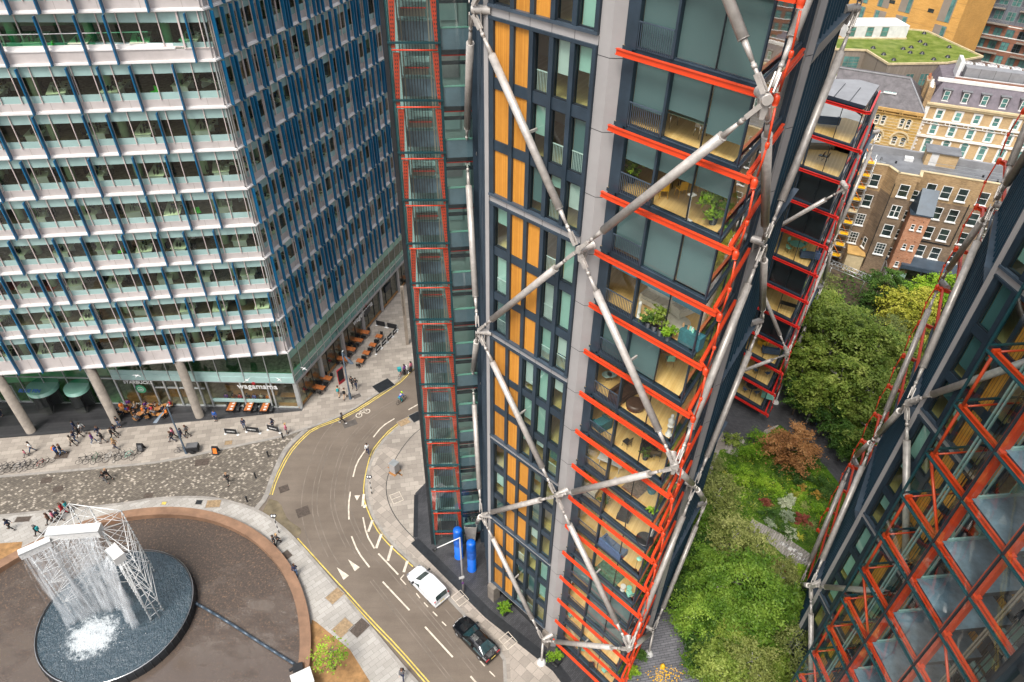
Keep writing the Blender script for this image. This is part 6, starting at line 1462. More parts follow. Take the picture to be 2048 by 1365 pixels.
for i, (k, x, y, rx, rz, lb) in enumerate(SH): shrub('shrub', lb, x, y, rx, rz, k, int(900+900*rx), .085, i)
for i, (x, y, L, k, lb) in enumerate([(1530, 980, .8, 'leaf_bright', 'large bright fern left in the bed'), (1517, 985, .7, 'leaf_dark', 'dark fern at the left edge of the bed'), (1590, 975, .8, 'leaf_bright', 'bright fern below the copper maple'), (1560, 955, .7, 'leaf_birch', 'green fern in the upper bed'), (1548, 965, .8, 'leaf_bright', 'spreading fern in the centre of the bed'), (1612, 1010, .8, 'leaf_olive', 'olive fern near the right tower'), (1625, 1050, .9, 'leaf_olive', 'pale spiky grass clump by the right tower'), (1600, 1072, .7, 'leaf_yellow', 'yellow green fern near the stepping stones'), (1590, 1050, .6, 'leaf_birch', 'fern between the silver and red bushes'), (1510, 1010, .7, 'leaf_birch', 'fern beside the olive tree')]): fern(lb, x, y, L, k, i)
# ground cover nobody could count
r = random.Random(77); m = MB(); mi = m.mi('leaf_bright'); ks = ['leaf_bright', 'leaf_birch', 'grass', 'leaf_dark', 'leaf_yellow']
def inpoly(x, y, P):
    c = False; j = len(P)-1
    for i in range(len(P)):
        if (P[i].y > y) != (P[j].y > y) and x < (P[j].x-P[i].x)*(y-P[i].y)/(P[j].y-P[i].y)+P[i].x: c = not c
        j = i
    return c
bed = gp([(1440, 905), (1505, 893), (1560, 855), (1615, 905), (1652, 950), (1690, 1000), (1690, 1110), (1640, 1400), (1445, 1400), (1350, 1175)])
xs = [p.x for p in bed]; ys = [p.y for p in bed]; cnt = 0
walk = gp([(1487, 1062), (1508, 1035), (1565, 1064), (1636, 1116), (1602, 1146), (1543, 1094)])
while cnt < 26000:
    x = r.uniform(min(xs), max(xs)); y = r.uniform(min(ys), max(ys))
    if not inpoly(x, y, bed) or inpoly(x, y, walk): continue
    cnt += 1; nv = mnoise.noise(V((x*.7, y*.7, 0))); k = ks[min(4, max(0, int((nv+.62)*3.6+r.gauss(0, .5))))]; k = 'leaf_dark' if y < 39 and not (x > 27 and y > 36) else k; mi = m.mi(k)  # lower grove kept dark: shade under the crowns put into leaf colour
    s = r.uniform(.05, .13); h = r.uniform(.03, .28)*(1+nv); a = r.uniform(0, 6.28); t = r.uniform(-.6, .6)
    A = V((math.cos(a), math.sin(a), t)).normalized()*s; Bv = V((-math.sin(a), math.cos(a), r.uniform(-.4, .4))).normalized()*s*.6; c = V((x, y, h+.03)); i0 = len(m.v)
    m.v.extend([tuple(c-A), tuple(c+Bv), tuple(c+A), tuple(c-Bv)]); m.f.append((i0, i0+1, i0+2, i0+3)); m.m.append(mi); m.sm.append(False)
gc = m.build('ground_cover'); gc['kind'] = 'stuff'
m = MB(); r = random.Random(5); P = [V((36, 68, 0)), V((41, 52, 0)), V((60, 52, 0)), V((84, 82, 0)), V((52, 92, 0))]
cnt = 0
while cnt < 9000:
    x = r.uniform(36, 84); y = r.uniform(50, 92)
    if not inpoly(x, y, P): continue
    cnt += 1; s = r.uniform(.1, .25); a = r.uniform(0, 6.28); c = V((x, y, r.uniform(.05, 1.1))); A = V((math.cos(a), math.sin(a), r.uniform(-.5, .5)))*s; Bv = V((-math.sin(a), math.cos(a), 0))*s*.6
    m.poly([c-A, c+Bv, c+A, c-Bv], 'leaf_dark')
gc = m.build('undergrowth'); gc['kind'] = 'stuff'
m = MB(); r = random.Random(8)
for i, (x, y) in enumerate(((1572, 1092), (1580, 1099), (1590, 1103), (1563, 1088), (1600, 1110), (1597, 1118), (1585, 1112), (1607, 1122))):
    c = G(x, y); t = MB(); t.lathe((c.x, c.y, .02), [(.28, 0), (.3, .06), (.24, .1)], 'stone_trim', n=9); tag(t.build('stepping_stone'), 'pale stepping stone in the lawn beside the boardwalk', 'stepping stone', 'stepping stones by the boardwalk')
r = random.Random(15); m = MB()
for i in range(150):
    c = G(r.gauss(1330, 16), r.gauss(1352, 9), .035); s = r.uniform(.04, .09); a = r.uniform(0, 6.28); A = V((math.cos(a), math.sin(a), .1))*s; B_v = V((-math.sin(a), math.cos(a), 0))*s*.7; m.poly([c-A, c+B_v, c+A, c-B_v], 'yellow_plastic')
o = m.build('fallen_leaves'); o['kind'] = 'stuff'
# pots and planters
for i, (x, y, lb) in enumerate(((1006, 1218, 'black planter with a lime green bush at the foot of the timber panels'), (1111, 1316, 'dark planter with a lime green bush next to the leaning bicycle'))):
    c = G(x, y+6); t = thing('planter', lb, 'planter', tuple(c)); m = MB(); m.obox(c, 1.0, .5, .5, 'black_plastic', -.8); m.build('box', t)
    m = MB(); foliage(m, c+V((0, 0, .75)), .65, .45, .4, 420, .1, 'leaf_bright', random.Random(i), 14, hollow=.2); m.build('foliage', t)
# ---------------------------------------------------------------- people
def skin_mesh(verts, edges, rad, root=0, sub=1):
    me = bpy.data.meshes.new('tmp'); me.from_pydata([tuple(v) for v in verts], edges, []); o = bpy.data.objects.new('tmp', me); COL.objects.link(o)
    md = o.modifiers.new('s', 'SKIN'); sk_ = me.skin_vertices[0].data
    for i, r in enumerate(rad): sk_[i].radius = (r, r) if not isinstance(r, tuple) else r; sk_[i].use_root = (i == root)
    md.use_smooth_shade = True; ss = o.modifiers.new('u', 'SUBSURF'); ss.levels = sub; ss.render_levels = sub
    bpy.context.view_layer.update()
    ev = bpy.data.meshes.new_from_object(o.evaluated_get(bpy.context.evaluated_depsgraph_get())); bpy.data.objects.remove(o)
    return ev
POSES = {}
def pose(kind):
    """joints, facing +Y, feet on z=0"""
    J = dict(pel=(0, 0, .95), spi=(0, .01, 1.12), che=(0, .02, 1.33), nek=(0, .02, 1.49), hed=(0, .045, 1.60), top=(0, .035, 1.70),
             hL=(-.09, 0, .90), hR=(.09, 0, .90), kL=(-.10, .03, .50), kR=(.10, .03, .50), aL=(-.10, 0, .09), aR=(.10, 0, .09), tL=(-.11, .17, .04), tR=(.11, .17, .04),
             sL=(-.17, .01, 1.42), sR=(.17, .01, 1.42), eL=(-.22, -.03, 1.15), eR=(.22, -.03, 1.15), wL=(-.21, .10, .93), wR=(.21, .10, .93))
    if kind == 'walk': J.update(kL=(-.09, .20, .52), aL=(-.09, .34, .12), tL=(-.09, .50, .10), kR=(.10, -.04, .50), aR=(.10, -.34, .14), tR=(.10, -.20, .03), eL=(-.23, -.13, 1.17), wL=(-.22, -.20, .95), eR=(.23, .05, 1.16), wR=(.2, .26, 1.02))
    if kind == 'stride': J.update(kL=(-.09, -.08, .50), aL=(-.09, -.38, .20), tL=(-.09, -.28, .05), kR=(.09, .24, .53), aR=(.09, .36, .10), tR=(.09, .52, .07), eL=(-.23, .08, 1.17), wL=(-.18, .27, 1.06), eR=(.23, -.12, 1.17), wR=(.23, -.2, .96), hed=(0, .09, 1.59), top=(0, .10, 1.69), che=(0, .05, 1.33), nek=(0, .06, 1.48))
    if kind == 'phone': J.update(eL=(-.22, .0, 1.15), wL=(-.08, .24, 1.22), eR=(.22, 0, 1.15), wR=(.08, .25, 1.23), hed=(0, .07, 1.60), top=(0, .08, 1.70))
    if kind == 'sit':
        dz = -.47
        for k in ('pel', 'spi', 'che', 'nek', 'hed', 'top', 'hL', 'hR', 'sL', 'sR', 'eL', 'eR', 'wL', 'wR'): J[k] = (J[k][0], J[k][1], J[k][2]+dz)
        J.update(kL=(-.11, .42, .49), kR=(.11, .42, .49), aL=(-.12, .40, .08), aR=(.12, .40, .08), tL=(-.12, .57, .04), tR=(.12, .57, .04), wL=(-.12, .34, .74), wR=(.12, .34, .74), eL=(-.23, .08, .68), eR=(.23, .08, .68))
    if kind == 'ride':
        J.update(pel=(0, -.25, .98), spi=(0, -.16, 1.13), che=(0, 0, 1.30), nek=(0, .12, 1.42), hed=(0, .20, 1.50), top=(0, .22, 1.60), hL=(-.09, -.22, .94), hR=(.09, -.22, .94), kL=(-.11, .12, .72), kR=(.11, .06, .56), aL=(-.11, .02, .38), aR=(.11, -.06, .20), tL=(-.11, .16, .34), tR=(.11, .09, .16), sL=(-.17, .08, 1.36), sR=(.17, .08, 1.36), eL=(-.22, .22, 1.18), eR=(.22, .22, 1.18), wL=(-.22, .46, 1.06), wR=(.22, .46, 1.06))
    return {k: V(v) for k, v in J.items()}
def build_pose(kind):
    if kind in POSES: return POSES[kind]
    J = pose(kind)
    def sk(names, edges, rad): return skin_mesh([J[n] for n in names], [(names.index(a), names.index(b)) for a, b in edges], [rad[n] for n in names])
    rad = dict(pel=.115, spi=.11, che=.125, nek=.05, hed=(.088, .10), top=.07, hL=.08, hR=.08, kL=.052, kR=.052, aL=.036, aR=.036, tL=.03, tR=.03, sL=.055, sR=.055, eL=.038, eR=.038, wL=.026, wR=.026)
    names = list(J); E_ = [('pel', 'spi'), ('spi', 'che'), ('che', 'nek'), ('nek', 'hed'), ('hed', 'top'), ('pel', 'hL'), ('pel', 'hR'), ('hL', 'kL'), ('hR', 'kR'), ('kL', 'aL'), ('kR', 'aR'), ('aL', 'tL'), ('aR', 'tR'), ('che', 'sL'), ('che', 'sR'), ('sL', 'eL'), ('sR', 'eR'), ('eL', 'wL'), ('eR', 'wR')]
    body = sk(names, E_, rad)
    # hands, nose, ears, eyes joined to the body mesh
    import bmesh
    x = MB()
    for s, w, e in ((-1, 'wL', 'eL'), (1, 'wR', 'eR')):
        d = (J[w]-J[e]).normalized(); side = d.cross(V((1, 0, 0))).normalized(); pal = J[w]+d*.03
        x.bar(J[w]-d*.01, J[w]+d*.085, .035, .075, 'skin', up=side)
        for i, L in enumerate((.062, .075, .07, .055)):
            b0 = J[w]+d*.08+side*(-.03+.02*i); m1 = b0+d*L*.55; x.tube(b0, m1, .0095, 'skin', n=5); x.tube(m1, m1+(d*.6+V((-s*.5, 0, 0))).normalized()*L*.5, .008, 'skin', n=5)
        b0 = J[w]+d*.02+side*.035; x.tube(b0, b0+(d*.7+side*.7).normalized()*.055, .0105, 'skin', n=5)
    h = J['hed']; x.tube(h+V((0, .085, .01)), h+V((0, .118, -.02)), .012, 'skin', r2=.016, n=5)
    for s in (-1, 1):
        x.tube(h+V((s*.085, .0, .0)), h+V((s*.105, -.01, .0)), .026, 'skin', n=6); x.tube(h+V((s*.034, .088, .03)), h+V((s*.034, .1, .03)), .012, 'c_darkhair', n=6)
    x.bar(h+V((-.026, .094, -.055)), h+V((.026, .094, -.055)), .012, .01, 'c_red')
    ex = x.build('tmp'); bm = bmesh.new(); bm.from_mesh(body)
    for f in bm.faces: f.material_index = 0
    bm.from_mesh(ex.data); bm.to_mesh(body); bm.free(); bpy.data.objects.remove(ex)
    body.materials.clear(); 
    for k in x.keys: body.materials.append(MAT[k])
    tn = ['pel', 'spi', 'che', 'nek', 'sL', 'sR', 'eL', 'eR', 'wL', 'wR']
    J2 = dict(J); 
    for w, e in (('wL', 'eL'), ('wR', 'eR')): J2[w] = J[w].lerp(J[e], .12)
    J2['nek'] = J['nek']-V((0, 0, .02))
    def sk2(JJ, names, edges, rad): return skin_mesh([JJ[n] for n in names], [(names.index(a), names.index(b)) for a, b in edges], [rad[n] for n in names])
    topm = sk2(J2, tn, [('pel', 'spi'), ('spi', 'che'), ('che', 'nek'), ('che', 'sL'), ('che', 'sR'), ('sL', 'eL'), ('sR', 'eR'), ('eL', 'wL'), ('eR', 'wR')], dict(pel=.145, spi=.14, che=.15, nek=.062, sL=.075, sR=.075, eL=.055, eR=.055, wL=.042, wR=.042))
    coat = dict(J2); coat['hem'] = J['pel']+V((0, 0, -.32)) if kind != 'sit' else J['pel']+V((0, .1, -.1))
    coatm = sk2(coat, tn+['hem'], [('hem', 'pel'), ('pel', 'spi'), ('spi', 'che'), ('che', 'nek'), ('che', 'sL'), ('che', 'sR'), ('sL', 'eL'), ('sR', 'eR'), ('eL', 'wL'), ('eR', 'wR')], dict(hem=.19, pel=.165, spi=.15, che=.155, nek=.065, sL=.08, sR=.08, eL=.06, eR=.06, wL=.045, wR=.045))
    J3 = dict(J); 
    for a in ('L', 'R'): J3['a'+a] = J['a'+a].lerp(J['k'+a], .08)
    trm = sk2(J3, ['pel', 'hL', 'hR', 'kL', 'kR', 'aL', 'aR'], [('pel', 'hL'), ('pel', 'hR'), ('hL', 'kL'), ('hR', 'kR'), ('kL', 'aL'), ('kR', 'aR')], dict(pel=.128, hL=.095, hR=.095, kL=.068, kR=.068, aL=.055, aR=.055))
    hr = skin_mesh([h+V((0, -.02, .03)), h+V((0, -.015, .085)), h+V((0, .03, .11)), h+V((0, -.07, -.03))], [(0, 1), (1, 2), (0, 3)], [.097, .088, .05, .06])
    hrl = skin_mesh([h+V((0, -.02, .03)), h+V((0, -.015, .085)), h+V((0, .03, .11)), h+V((0, -.075, -.06)), h+V((0, -.09, -.2))], [(0, 1), (1, 2), (0, 3), (3, 4)], [.1, .09, .052, .075, .05])
    sh = MB()
    for a in ('L', 'R'):
        A = J['a'+a]; T_ = J['t'+a]; d = (T_-A); sh.bar(A-d*.25+V((0, 0, -.03)), T_+d*.15, .085, .075, 'shoe')
    o = sh.build('tmp') if False else None
    POSES[kind] = dict(body=body, top=topm, coat=coatm, trousers=trm, hair=hr, longhair=hrl, J=J); return POSES[kind]
MAT['shoe'] = MAT['c_white']
_mc = {}
def coloured(kind, part, key):
    k = (kind, part, key)
    if k not in _mc:
        me = POSES[kind][part].copy(); me.materials.clear(); me.materials.append(MAT[key])
        for p in me.polygons: p.material_index = 0
        _mc[k] = me
    return _mc[k]
def person(px, py, face, kind, top, trou, hair, label, coat=False, long=False, shoes='c_black', bag=None, z=0, sc=1.0, pos=None, helmet=None, group=None):
    P = build_pose(kind); J = P['J']; p = pos if pos is not None else G(px, py, z)
    t = thing('person', label, 'person', (0, 0, 0), group)
    def add(nm, me): o = bpy.data.objects.new(nm, me); COL.objects.link(o); o.parent = t; return o
    add('body', P['body']); add('coat' if coat else 'top', coloured(kind, 'coat' if coat else 'top', top)); add('trousers', coloured(kind, 'trousers', trou)); add('hair', coloured(kind, 'longhair' if long else 'hair', hair))
    m = MB()
    for a in ('L', 'R'):
        A = J['a'+a]; T_ = J['t'+a]; d = T_-A; m.bar(A-d*.3+V((0, 0, -.035)), T_+d*.2+V((0, 0, 0)), .09, .08, shoes)
    m.build('shoes', t)
    if bag:
        m = MB(); c = J['che']+V((0, -.2, -.12)); m.obox(c+V((0, 0, -.2)), .3, .17, .42, bag, 0); m.obox(c+V((0, -.1, -.15)), .22, .06, .2, bag, 0); m.build('backpack', t)
    if helmet: m = MB(); m.lathe(J['hed']+V((0, 0, .02)), [(.13, 0), (.13, .06), (.09, .13), (.03, .155)], helmet, n=12); m.build('helmet', t)
    t.location = (p.x, p.y, z); t.rotation_euler.z = face; t.scale = (sc,)*3
    return t
E_, W_, N_, S_ = -math.pi/2, math.pi/2, 0, math.pi
pg = 'people walking past the office building'
PE = [(4, 833, E_, 'stand', 'c_navy', 'c_navy', 'c_darkhair', 'person in navy standing on the black deck at the far left edge', {}), (67, 905, W_+.5, 'walk', 'c_white', 'c_denim', 'c_darkhair', 'person in a white top and jeans leading a child', {'long': True}), (54, 914, W_+.4, 'walk', 'c_pink', 'c_grey', 'c_brown', 'small child in a pink jacket left of the parent in white', {'sc': .66}),
      (126, 910, E_+.3, 'walk', 'c_black', 'c_denim', 'c_brown', 'person in a dark coat and jeans over the dark pavement cover', {'coat': True}), (117, 912, E_, 'phone', 'c_blue', 'c_black', 'c_brown', 'person in a bright blue coat with an orange bag over the pavement cover', {'coat': True, 'bag': 'c_orange'}), (154, 885, W_-.2, 'stride', 'c_navy', 'c_denim', 'c_brown', 'person in a navy top and jeans walking beside one in cream', {}), (148, 893, W_-.2, 'walk', 'c_beige', 'c_black', 'c_darkhair', 'person in a cream top and black trousers near the pavement edge', {'long': True}),
      (162, 876, W_, 'walk', 'c_black', 'c_black', 'c_darkhair', 'person all in black by the deck edge', {'coat': True}), (168, 867, W_, 'stride', 'c_white', 'c_grey', 'c_darkhair', 'person in a white top right at the black deck edge', {}), (153, 863, W_, 'walk', 'c_navy', 'c_navy', 'c_darkhair', 'person in navy walking on the black deck', {}), (189, 887, E_+.2, 'walk', 'c_purple', 'c_denim', 'c_brown', 'person in a purple hooded top with white shoes', {'shoes': 'c_white'}), (200, 874, E_, 'stride', 'c_navy', 'c_denim', 'c_brown', 'person in a dark navy jacket and blue jeans near the second column', {}),
      (209, 887, W_, 'walk', 'c_black', 'c_grey', 'c_darkhair', 'person in a black jacket with an open stride behind the purple one', {}), (228, 877, E_, 'walk', 'c_black', 'c_black', 'c_darkhair', 'person with a round beige backpack', {'bag': 'c_beige'}), (233, 870, E_, 'stride', 'c_navy', 'c_black', 'c_darkhair', 'person in navy right next to the beige backpack', {}), (234, 899, W_-.1, 'stride', 'c_tan', 'c_navy', 'c_blond', 'person in a tan coat striding above the second row of bicycles', {'coat': True}), (240, 854, S_, 'stand', 'c_black', 'c_denim', 'c_darkhair', 'person in black standing against the second column', {'long': True}),
      (212, 965, E_-.3, 'stride', 'c_black', 'c_grey', 'c_brown', 'person with red brown hair walking on the cobbles', {'long': True}), (219, 959, E_-.3, 'walk', 'c_black', 'c_black', 'c_tan', 'second person on the cobbles just behind the red haired one', {}), (347, 884, W_+.3, 'stride', 'c_black', 'c_navy', 'c_brown', 'person in a black jacket left of the street lamp', {'bag': 'c_black'}), (350, 877, W_, 'walk', 'c_pink', 'c_black', 'c_brown', 'person in a pale pink top behind the lamp post', {'coat': True}), (366, 878, E_, 'walk', 'c_navy', 'c_navy', 'c_darkhair', 'person in a navy outfit right of the lamp post', {}), (377, 872, W_, 'stride', 'c_grey', 'c_black', 'c_brown', 'person in a grey jacket striding right of the lamp post', {}),
      (433, 842, S_, 'stand', 'c_blue', 'c_navy', 'c_darkhair', 'person in a blue jacket standing between third column and restaurant tables', {}), (490, 858, S_+.4, 'stand', 'c_navy', 'c_denim', 'c_brown', 'person in a navy vest and blue jeans between two restaurant screens', {}), (548, 858, W_, 'stride', 'c_navy', 'c_navy', 'c_darkhair', 'person in navy passing the last restaurant screen', {}), (574, 868, E_+.4, 'stand', 'c_pink', 'c_grey', 'c_blond', 'person in a pink patterned coat beside the bollard', {'coat': True, 'long': True}), (685, 847, E_+.1, 'stride', 'c_grey', 'c_black', 'c_darkhair', 'person with white shoes crossing over the double yellow lines', {'shoes': 'c_white'}), (458, 967, S_, 'walk', 'c_black', 'c_black', 'c_tan', 'lone person in black on the cobbles right of the fountain', {}),
      (678, 793, N_, 'walk', 'c_tan', 'c_tan', 'c_brown', 'person with a teal backpack by the totem sign', {'bag': 'c_teal'}), (691, 798, N_, 'stride', 'c_beige', 'c_tan', 'c_brown', 'person in a beige shirt next to the teal backpack', {'bag': 'c_black'}), (705, 774, S_, 'walk', 'c_black', 'c_black', 'c_darkhair', 'left one of two people in black near the tables', {}), (713, 777, S_, 'walk', 'c_black', 'c_navy', 'c_darkhair', 'right one of two people in black near the tables', {}), (736, 908, S_+.3, 'walk', 'c_white', 'c_navy', 'c_darkhair', 'person in a pale grey jumper on the right kerb of the bend', {}),
      (551, 1092, W_+.8, 'stand', 'c_black', 'c_black', 'c_darkhair', 'dark haired person of the couple beside the pond wall', {}), (558, 1089, W_+.8, 'walk', 'c_black', 'c_black', 'c_blond', 'blond person of the couple beside the pond wall', {'long': True}), (593, 1150, N_+.3, 'walk', 'c_navy', 'c_denim', 'c_brown', 'brown haired person walking along the outside of the pond wall', {'long': True}), (806, 1358, S_, 'walk', 'c_grey', 'c_navy', 'c_brown', 'person with a dark backpack at the bottom edge of the view', {'bag': 'c_black'}),
      (24, 1060, W_, 'stride', 'c_navy', 'c_black', 'c_darkhair', 'person in navy walking left of the fountain', {}), (80, 1072, W_, 'walk', 'c_black', 'c_black', 'c_grey', 'person with a teal bag just above the pond wall', {'bag': 'c_teal'}), (103, 1048, W_+.3, 'walk', 'c_brown', 'c_black', 'c_brown', 'person in a brown coat left of the scaffold top', {'coat': True, 'long': True}), (113, 1043, W_, 'walk', 'c_pink', 'c_black', 'c_darkhair', 'person in a bright pink top behind the scaffold', {}), (121, 1040, E_, 'stride', 'c_navy', 'c_black', 'c_brown', 'person in navy with a pale bag by the pink one', {'bag': 'c_white'}), (130, 1028, W_, 'walk', 'c_red', 'c_red', 'c_brown', 'person in red behind the scaffold corner', {}), (139, 1024, W_, 'walk', 'c_teal', 'c_black', 'c_brown', 'person in teal behind the scaffold corner', {}),
      (1618, 845, S_, 'walk', 'c_black', 'c_black', 'c_blond', 'blond walker in black on the dark garden path', {'long': True}), (1628, 848, S_, 'walk', 'c_navy', 'c_denim', 'c_darkhair', 'walker with a red bag on the dark garden path', {'bag': 'c_red'}), (1657, 888, S_-.3, 'stride', 'c_navy', 'c_black', 'c_darkhair', 'lone walker in navy beside the rubble topped wall', {})]
for px, py, fc, kd, tp, tr, hr_, lb, kw in PE: person(px, py, fc, kd, tp, tr, hr_, lb, **kw)
# ---------------------------------------------------------------- furniture for the terraces
def table(name, label, c, L, Wd, h, rz, key='timber_red', legs='black_plastic', group=None, round_=False, cat='table'):
    t = thing(name, label, cat, tuple(c), group); m = MB()
    if round_: m.lathe(V(c)+V((0, 0, h-.03)), [(L/2, 0), (L/2, .03)], key, n=18)
    else:
        for i in range(4): 
            n = V((-math.sin(rz), math.cos(rz), 0)); m.obox(V(c)+n*(-Wd/2+Wd*(i+.5)/4)+V((0, 0, h-.04)), L, Wd/4-.015, .04, key, rz)
    m.build('table_top', t)
    for sx in (-1, 1):
        for sy in (-1, 1):
            m = MB(); a = V((math.cos(rz), math.sin(rz), 0)); n = V((-a.y, a.x, 0)); q = V(c)+a*sx*(L*.4 if not round_ else L*.2)+n*sy*(Wd*.38 if not round_ else L*.2); m.tube(q, q+V((0, 0, h-.04)), .022, legs, n=5); m.build('leg', t)
    return t
def chair(name, label, c, rz, key='black_plastic', leg='black_plastic', h=.45, group=None, arms=False, back=.42):
    t = thing(name, label, 'chair', tuple(c), group); a = V((math.cos(rz), math.sin(rz), 0)); n = V((-a.y, a.x, 0)); c = V(c)
    m = MB(); m.obox(c+V((0, 0, h-.04)), .42, .42, .05, key, rz); m.build('seat', t)
    m = MB(); m.hexa([c-n*.2-a*.2+V((0, 0, h)), c-n*.2+a*.2+V((0, 0, h)), c-n*.16+a*.2+V((0, 0, h)), c-n*.16-a*.2+V((0, 0, h)), c-n*.28-a*.19+V((0, 0, h+back)), c-n*.28+a*.19+V((0, 0, h+back)), c-n*.24+a*.19+V((0, 0, h+back)), c-n*.24-a*.19+V((0, 0, h+back))], key); m.build('backrest', t)
    for sx in (-1, 1):
        for sy in (-1, 1): m = MB(); m.tube(c+a*sx*.17+n*sy*.17+V((0, 0, h-.04)), c+a*sx*.2+n*sy*.2, .014, leg, n=5); m.build('leg', t)
    return t
plain('timber_red', (.42, .13, .035), .5, 0, .3, 3, kind='Object')
tg = 'slatted tables outside the restaurant'
for x, y, lb in ((467, 819, 'left table behind the front restaurant screens'), (501.7, 819, 'middle table behind the front restaurant screens'), (533.4, 820, 'right table behind the front restaurant screens')):
    c = G(x, y); table('slatted_table', 'red brown slatted '+lb, c, .8, 1.9, .75, R(-20)+.35, group=tg)
    m = MB()
    for s in (-.7, -.25, .25, .7): m.obox(c+V((.1, s, .755)), .3, .22, .01, 'white_paint', .2)
    tag(m.build('place_settings'), 'white place settings on the '+lb, 'place settings')
    for s in (-1, 1):
        q = c+V((s*.62, .1, 0)); m = MB(); m.obox(q+V((0, 0, .42)), .34, 1.6, .05, 'black_plastic', .2); 
        for e in (-.6, .6): m.obox(q+V((0, e, 0)), .3, .05, .42, 'black_plastic', .2)
        tag(m.build('bench'), 'black bench on the '+('left' if s < 0 else 'right')+' of the '+lb, 'bench')
def tset(x, y, L, lb, rz=-.25):
    c = G(x, y); table('slatted_table', lb, c, L, .75, .75, rz, group=tg)
    a = V((math.cos(rz), math.sin(rz), 0)); n = V((-a.y, a.x, 0)); k = 2 if L > 1.2 else 1
    for s in (-1, 1):
        for i in range(k): chair('terrace_chair', 'black chair at the '+lb, c+n*s*.62+a*((i-.5)*.8 if k == 2 else 0), rz+(0 if s < 0 else math.pi), group='black chairs round the slatted tables')
for x, y, L, lb in ((686.9, 726, 1.7, 'nearest long table of the side terrace'), (700, 706, 1.7, 'second long table of the side terrace'), (714.7, 688, 1.7, 'third long table of the side terrace'), (728, 672, 1.7, 'farthest long table of the side terrace'), (721.4, 730, .9, 'nearest small table of the side terrace'), (733.7, 714, .9, 'second small table of the side terrace'), (746.6, 698, .9, 'third small table beside the screens'), (759, 681, .9, 'farthest small table beside the screens'), (639, 783, 1.6, 'long table beside the glass corner'), (652.7, 764, 1.6, 'second long table from the glass corner'), (810, 563, 1.4, 'orange table far down the street by the tiled wall')): tset(x, y, L, lb)
def screen(a, b, lb, text=True):
    t = thing('terrace_screen', lb, 'screen', tuple(a)); u = (b-a).normalized(); n = V((u.y, -u.x, 0))
    if n.dot(-a) < 0: n = -n
    m = MB(); m.bar(a+V((0, 0, .5)), b+V((0, 0, .5)), .03, .78, 'c_black'); m.build('fabric', t)
    for q in (a, b): 
        m = MB(); m.tube(q, q+V((0, 0, .95)), .022, 'alu', n=6); m.lathe(q, [(.16, 0), (.16, .03)], 'white_metal', n=10); m.build('post', t)
    if text:
        m = MB(); L = (b-a).length; k = 16
        pts = [a+u*(L*(.12+.76*i/k))+n*.03+V((0, 0, .5+.045*math.sin(i*2.1))) for i in range(k+1)]
        for p, q in zip(pts, pts[1:]): m.bar(p, q, .02, .05, 'white_paint')
        if (b-a).length < 2.6:
            uu = u if n.dot(V((u.y, -u.x, 0))) > 0 else -u
            st_ = a if uu.dot(u) > 0 else b
            sign_text('wagamama', 'lettering', st_+uu*.25+n*.025+V((0, 0, .44)), uu, n, .22, 'white_paint', t); return
        m.build('lettering', t)
for a, b, lb in (((451, 868), (476, 870), 'left black screen in front of the restaurant'), ((493, 864), (520, 867), 'middle black screen in front of the restaurant'), ((536, 860), (560, 866), 'right black screen in front of the restaurant')): screen(G(*a), G(*b), lb)
for a, b, lb, tx in (((752.7, 651), (771, 655), 'far left black screen of the side terrace', False), ((775, 656), (795, 660), 'far right black screen of the side terrace', False), ((794, 664), (786, 673), 'first striped screen down the street side', True), ((784, 675), (775, 684.5), 'second striped screen down the street side', True), ((773, 686), (764, 696), 'third striped screen down the street side', True), ((762, 698), (752, 709), 'nearest striped screen of the side terrace', True)): screen(G(*a), G(*b), lb, tx)
# coffee terrace with its customers
cc_ = [('c_red', 'c_white'), ('c_orange', 'c_black'), ('c_black', 'c_navy'), ('c_beige', 'c_denim'), ('c_purple', 'c_navy'), ('c_blue', 'c_navy'), ('c_navy', 'c_black'), ('c_black', 'c_black'), ('c_grey', 'c_denim')]
r = random.Random(31); k = 0
for i, (x, y) in enumerate(((249, 826), (262, 820), (283, 836), (296, 832), (303, 820), (318, 826), (332, 820), (325, 838))):
    c = G(x, y); table('cafe_table', 'small round cafe table number of eight on the black deck', c, .7, .7, .72, 0, 'timber_plain', round_=True, group='round tables of the coffee terrace'); 
    for q in range(2 if i > 5 else 3):
        an = r.uniform(0, 1)+q*2.1; p = c+V((math.cos(an), math.sin(an), 0))*.68; rz = an+math.pi/2
        chair('cafe_chair', 'wooden cafe chair beside a round table on the black deck', p, rz, 'timber_plain', group='wooden chairs of the coffee terrace')
        if not (i in (6, 7) and q == 1):
            tp, tr = cc_[k % 9]; k += 1
            person(0, 0, rz, 'sit', tp, tr, r.choice(['c_darkhair', 'c_brown', 'c_blond']), 'person seated at a round table outside the coffee shop', pos=p, group='customers seated outside the coffee shop', long=r.random() < .4)
bpy.context.view_layer.update()
for o in [o for o in COL.objects if o.get('label') == 'small round cafe table number of eight on the black deck']: o['label'] = 'small round cafe table on the black deck outside the coffee shop'
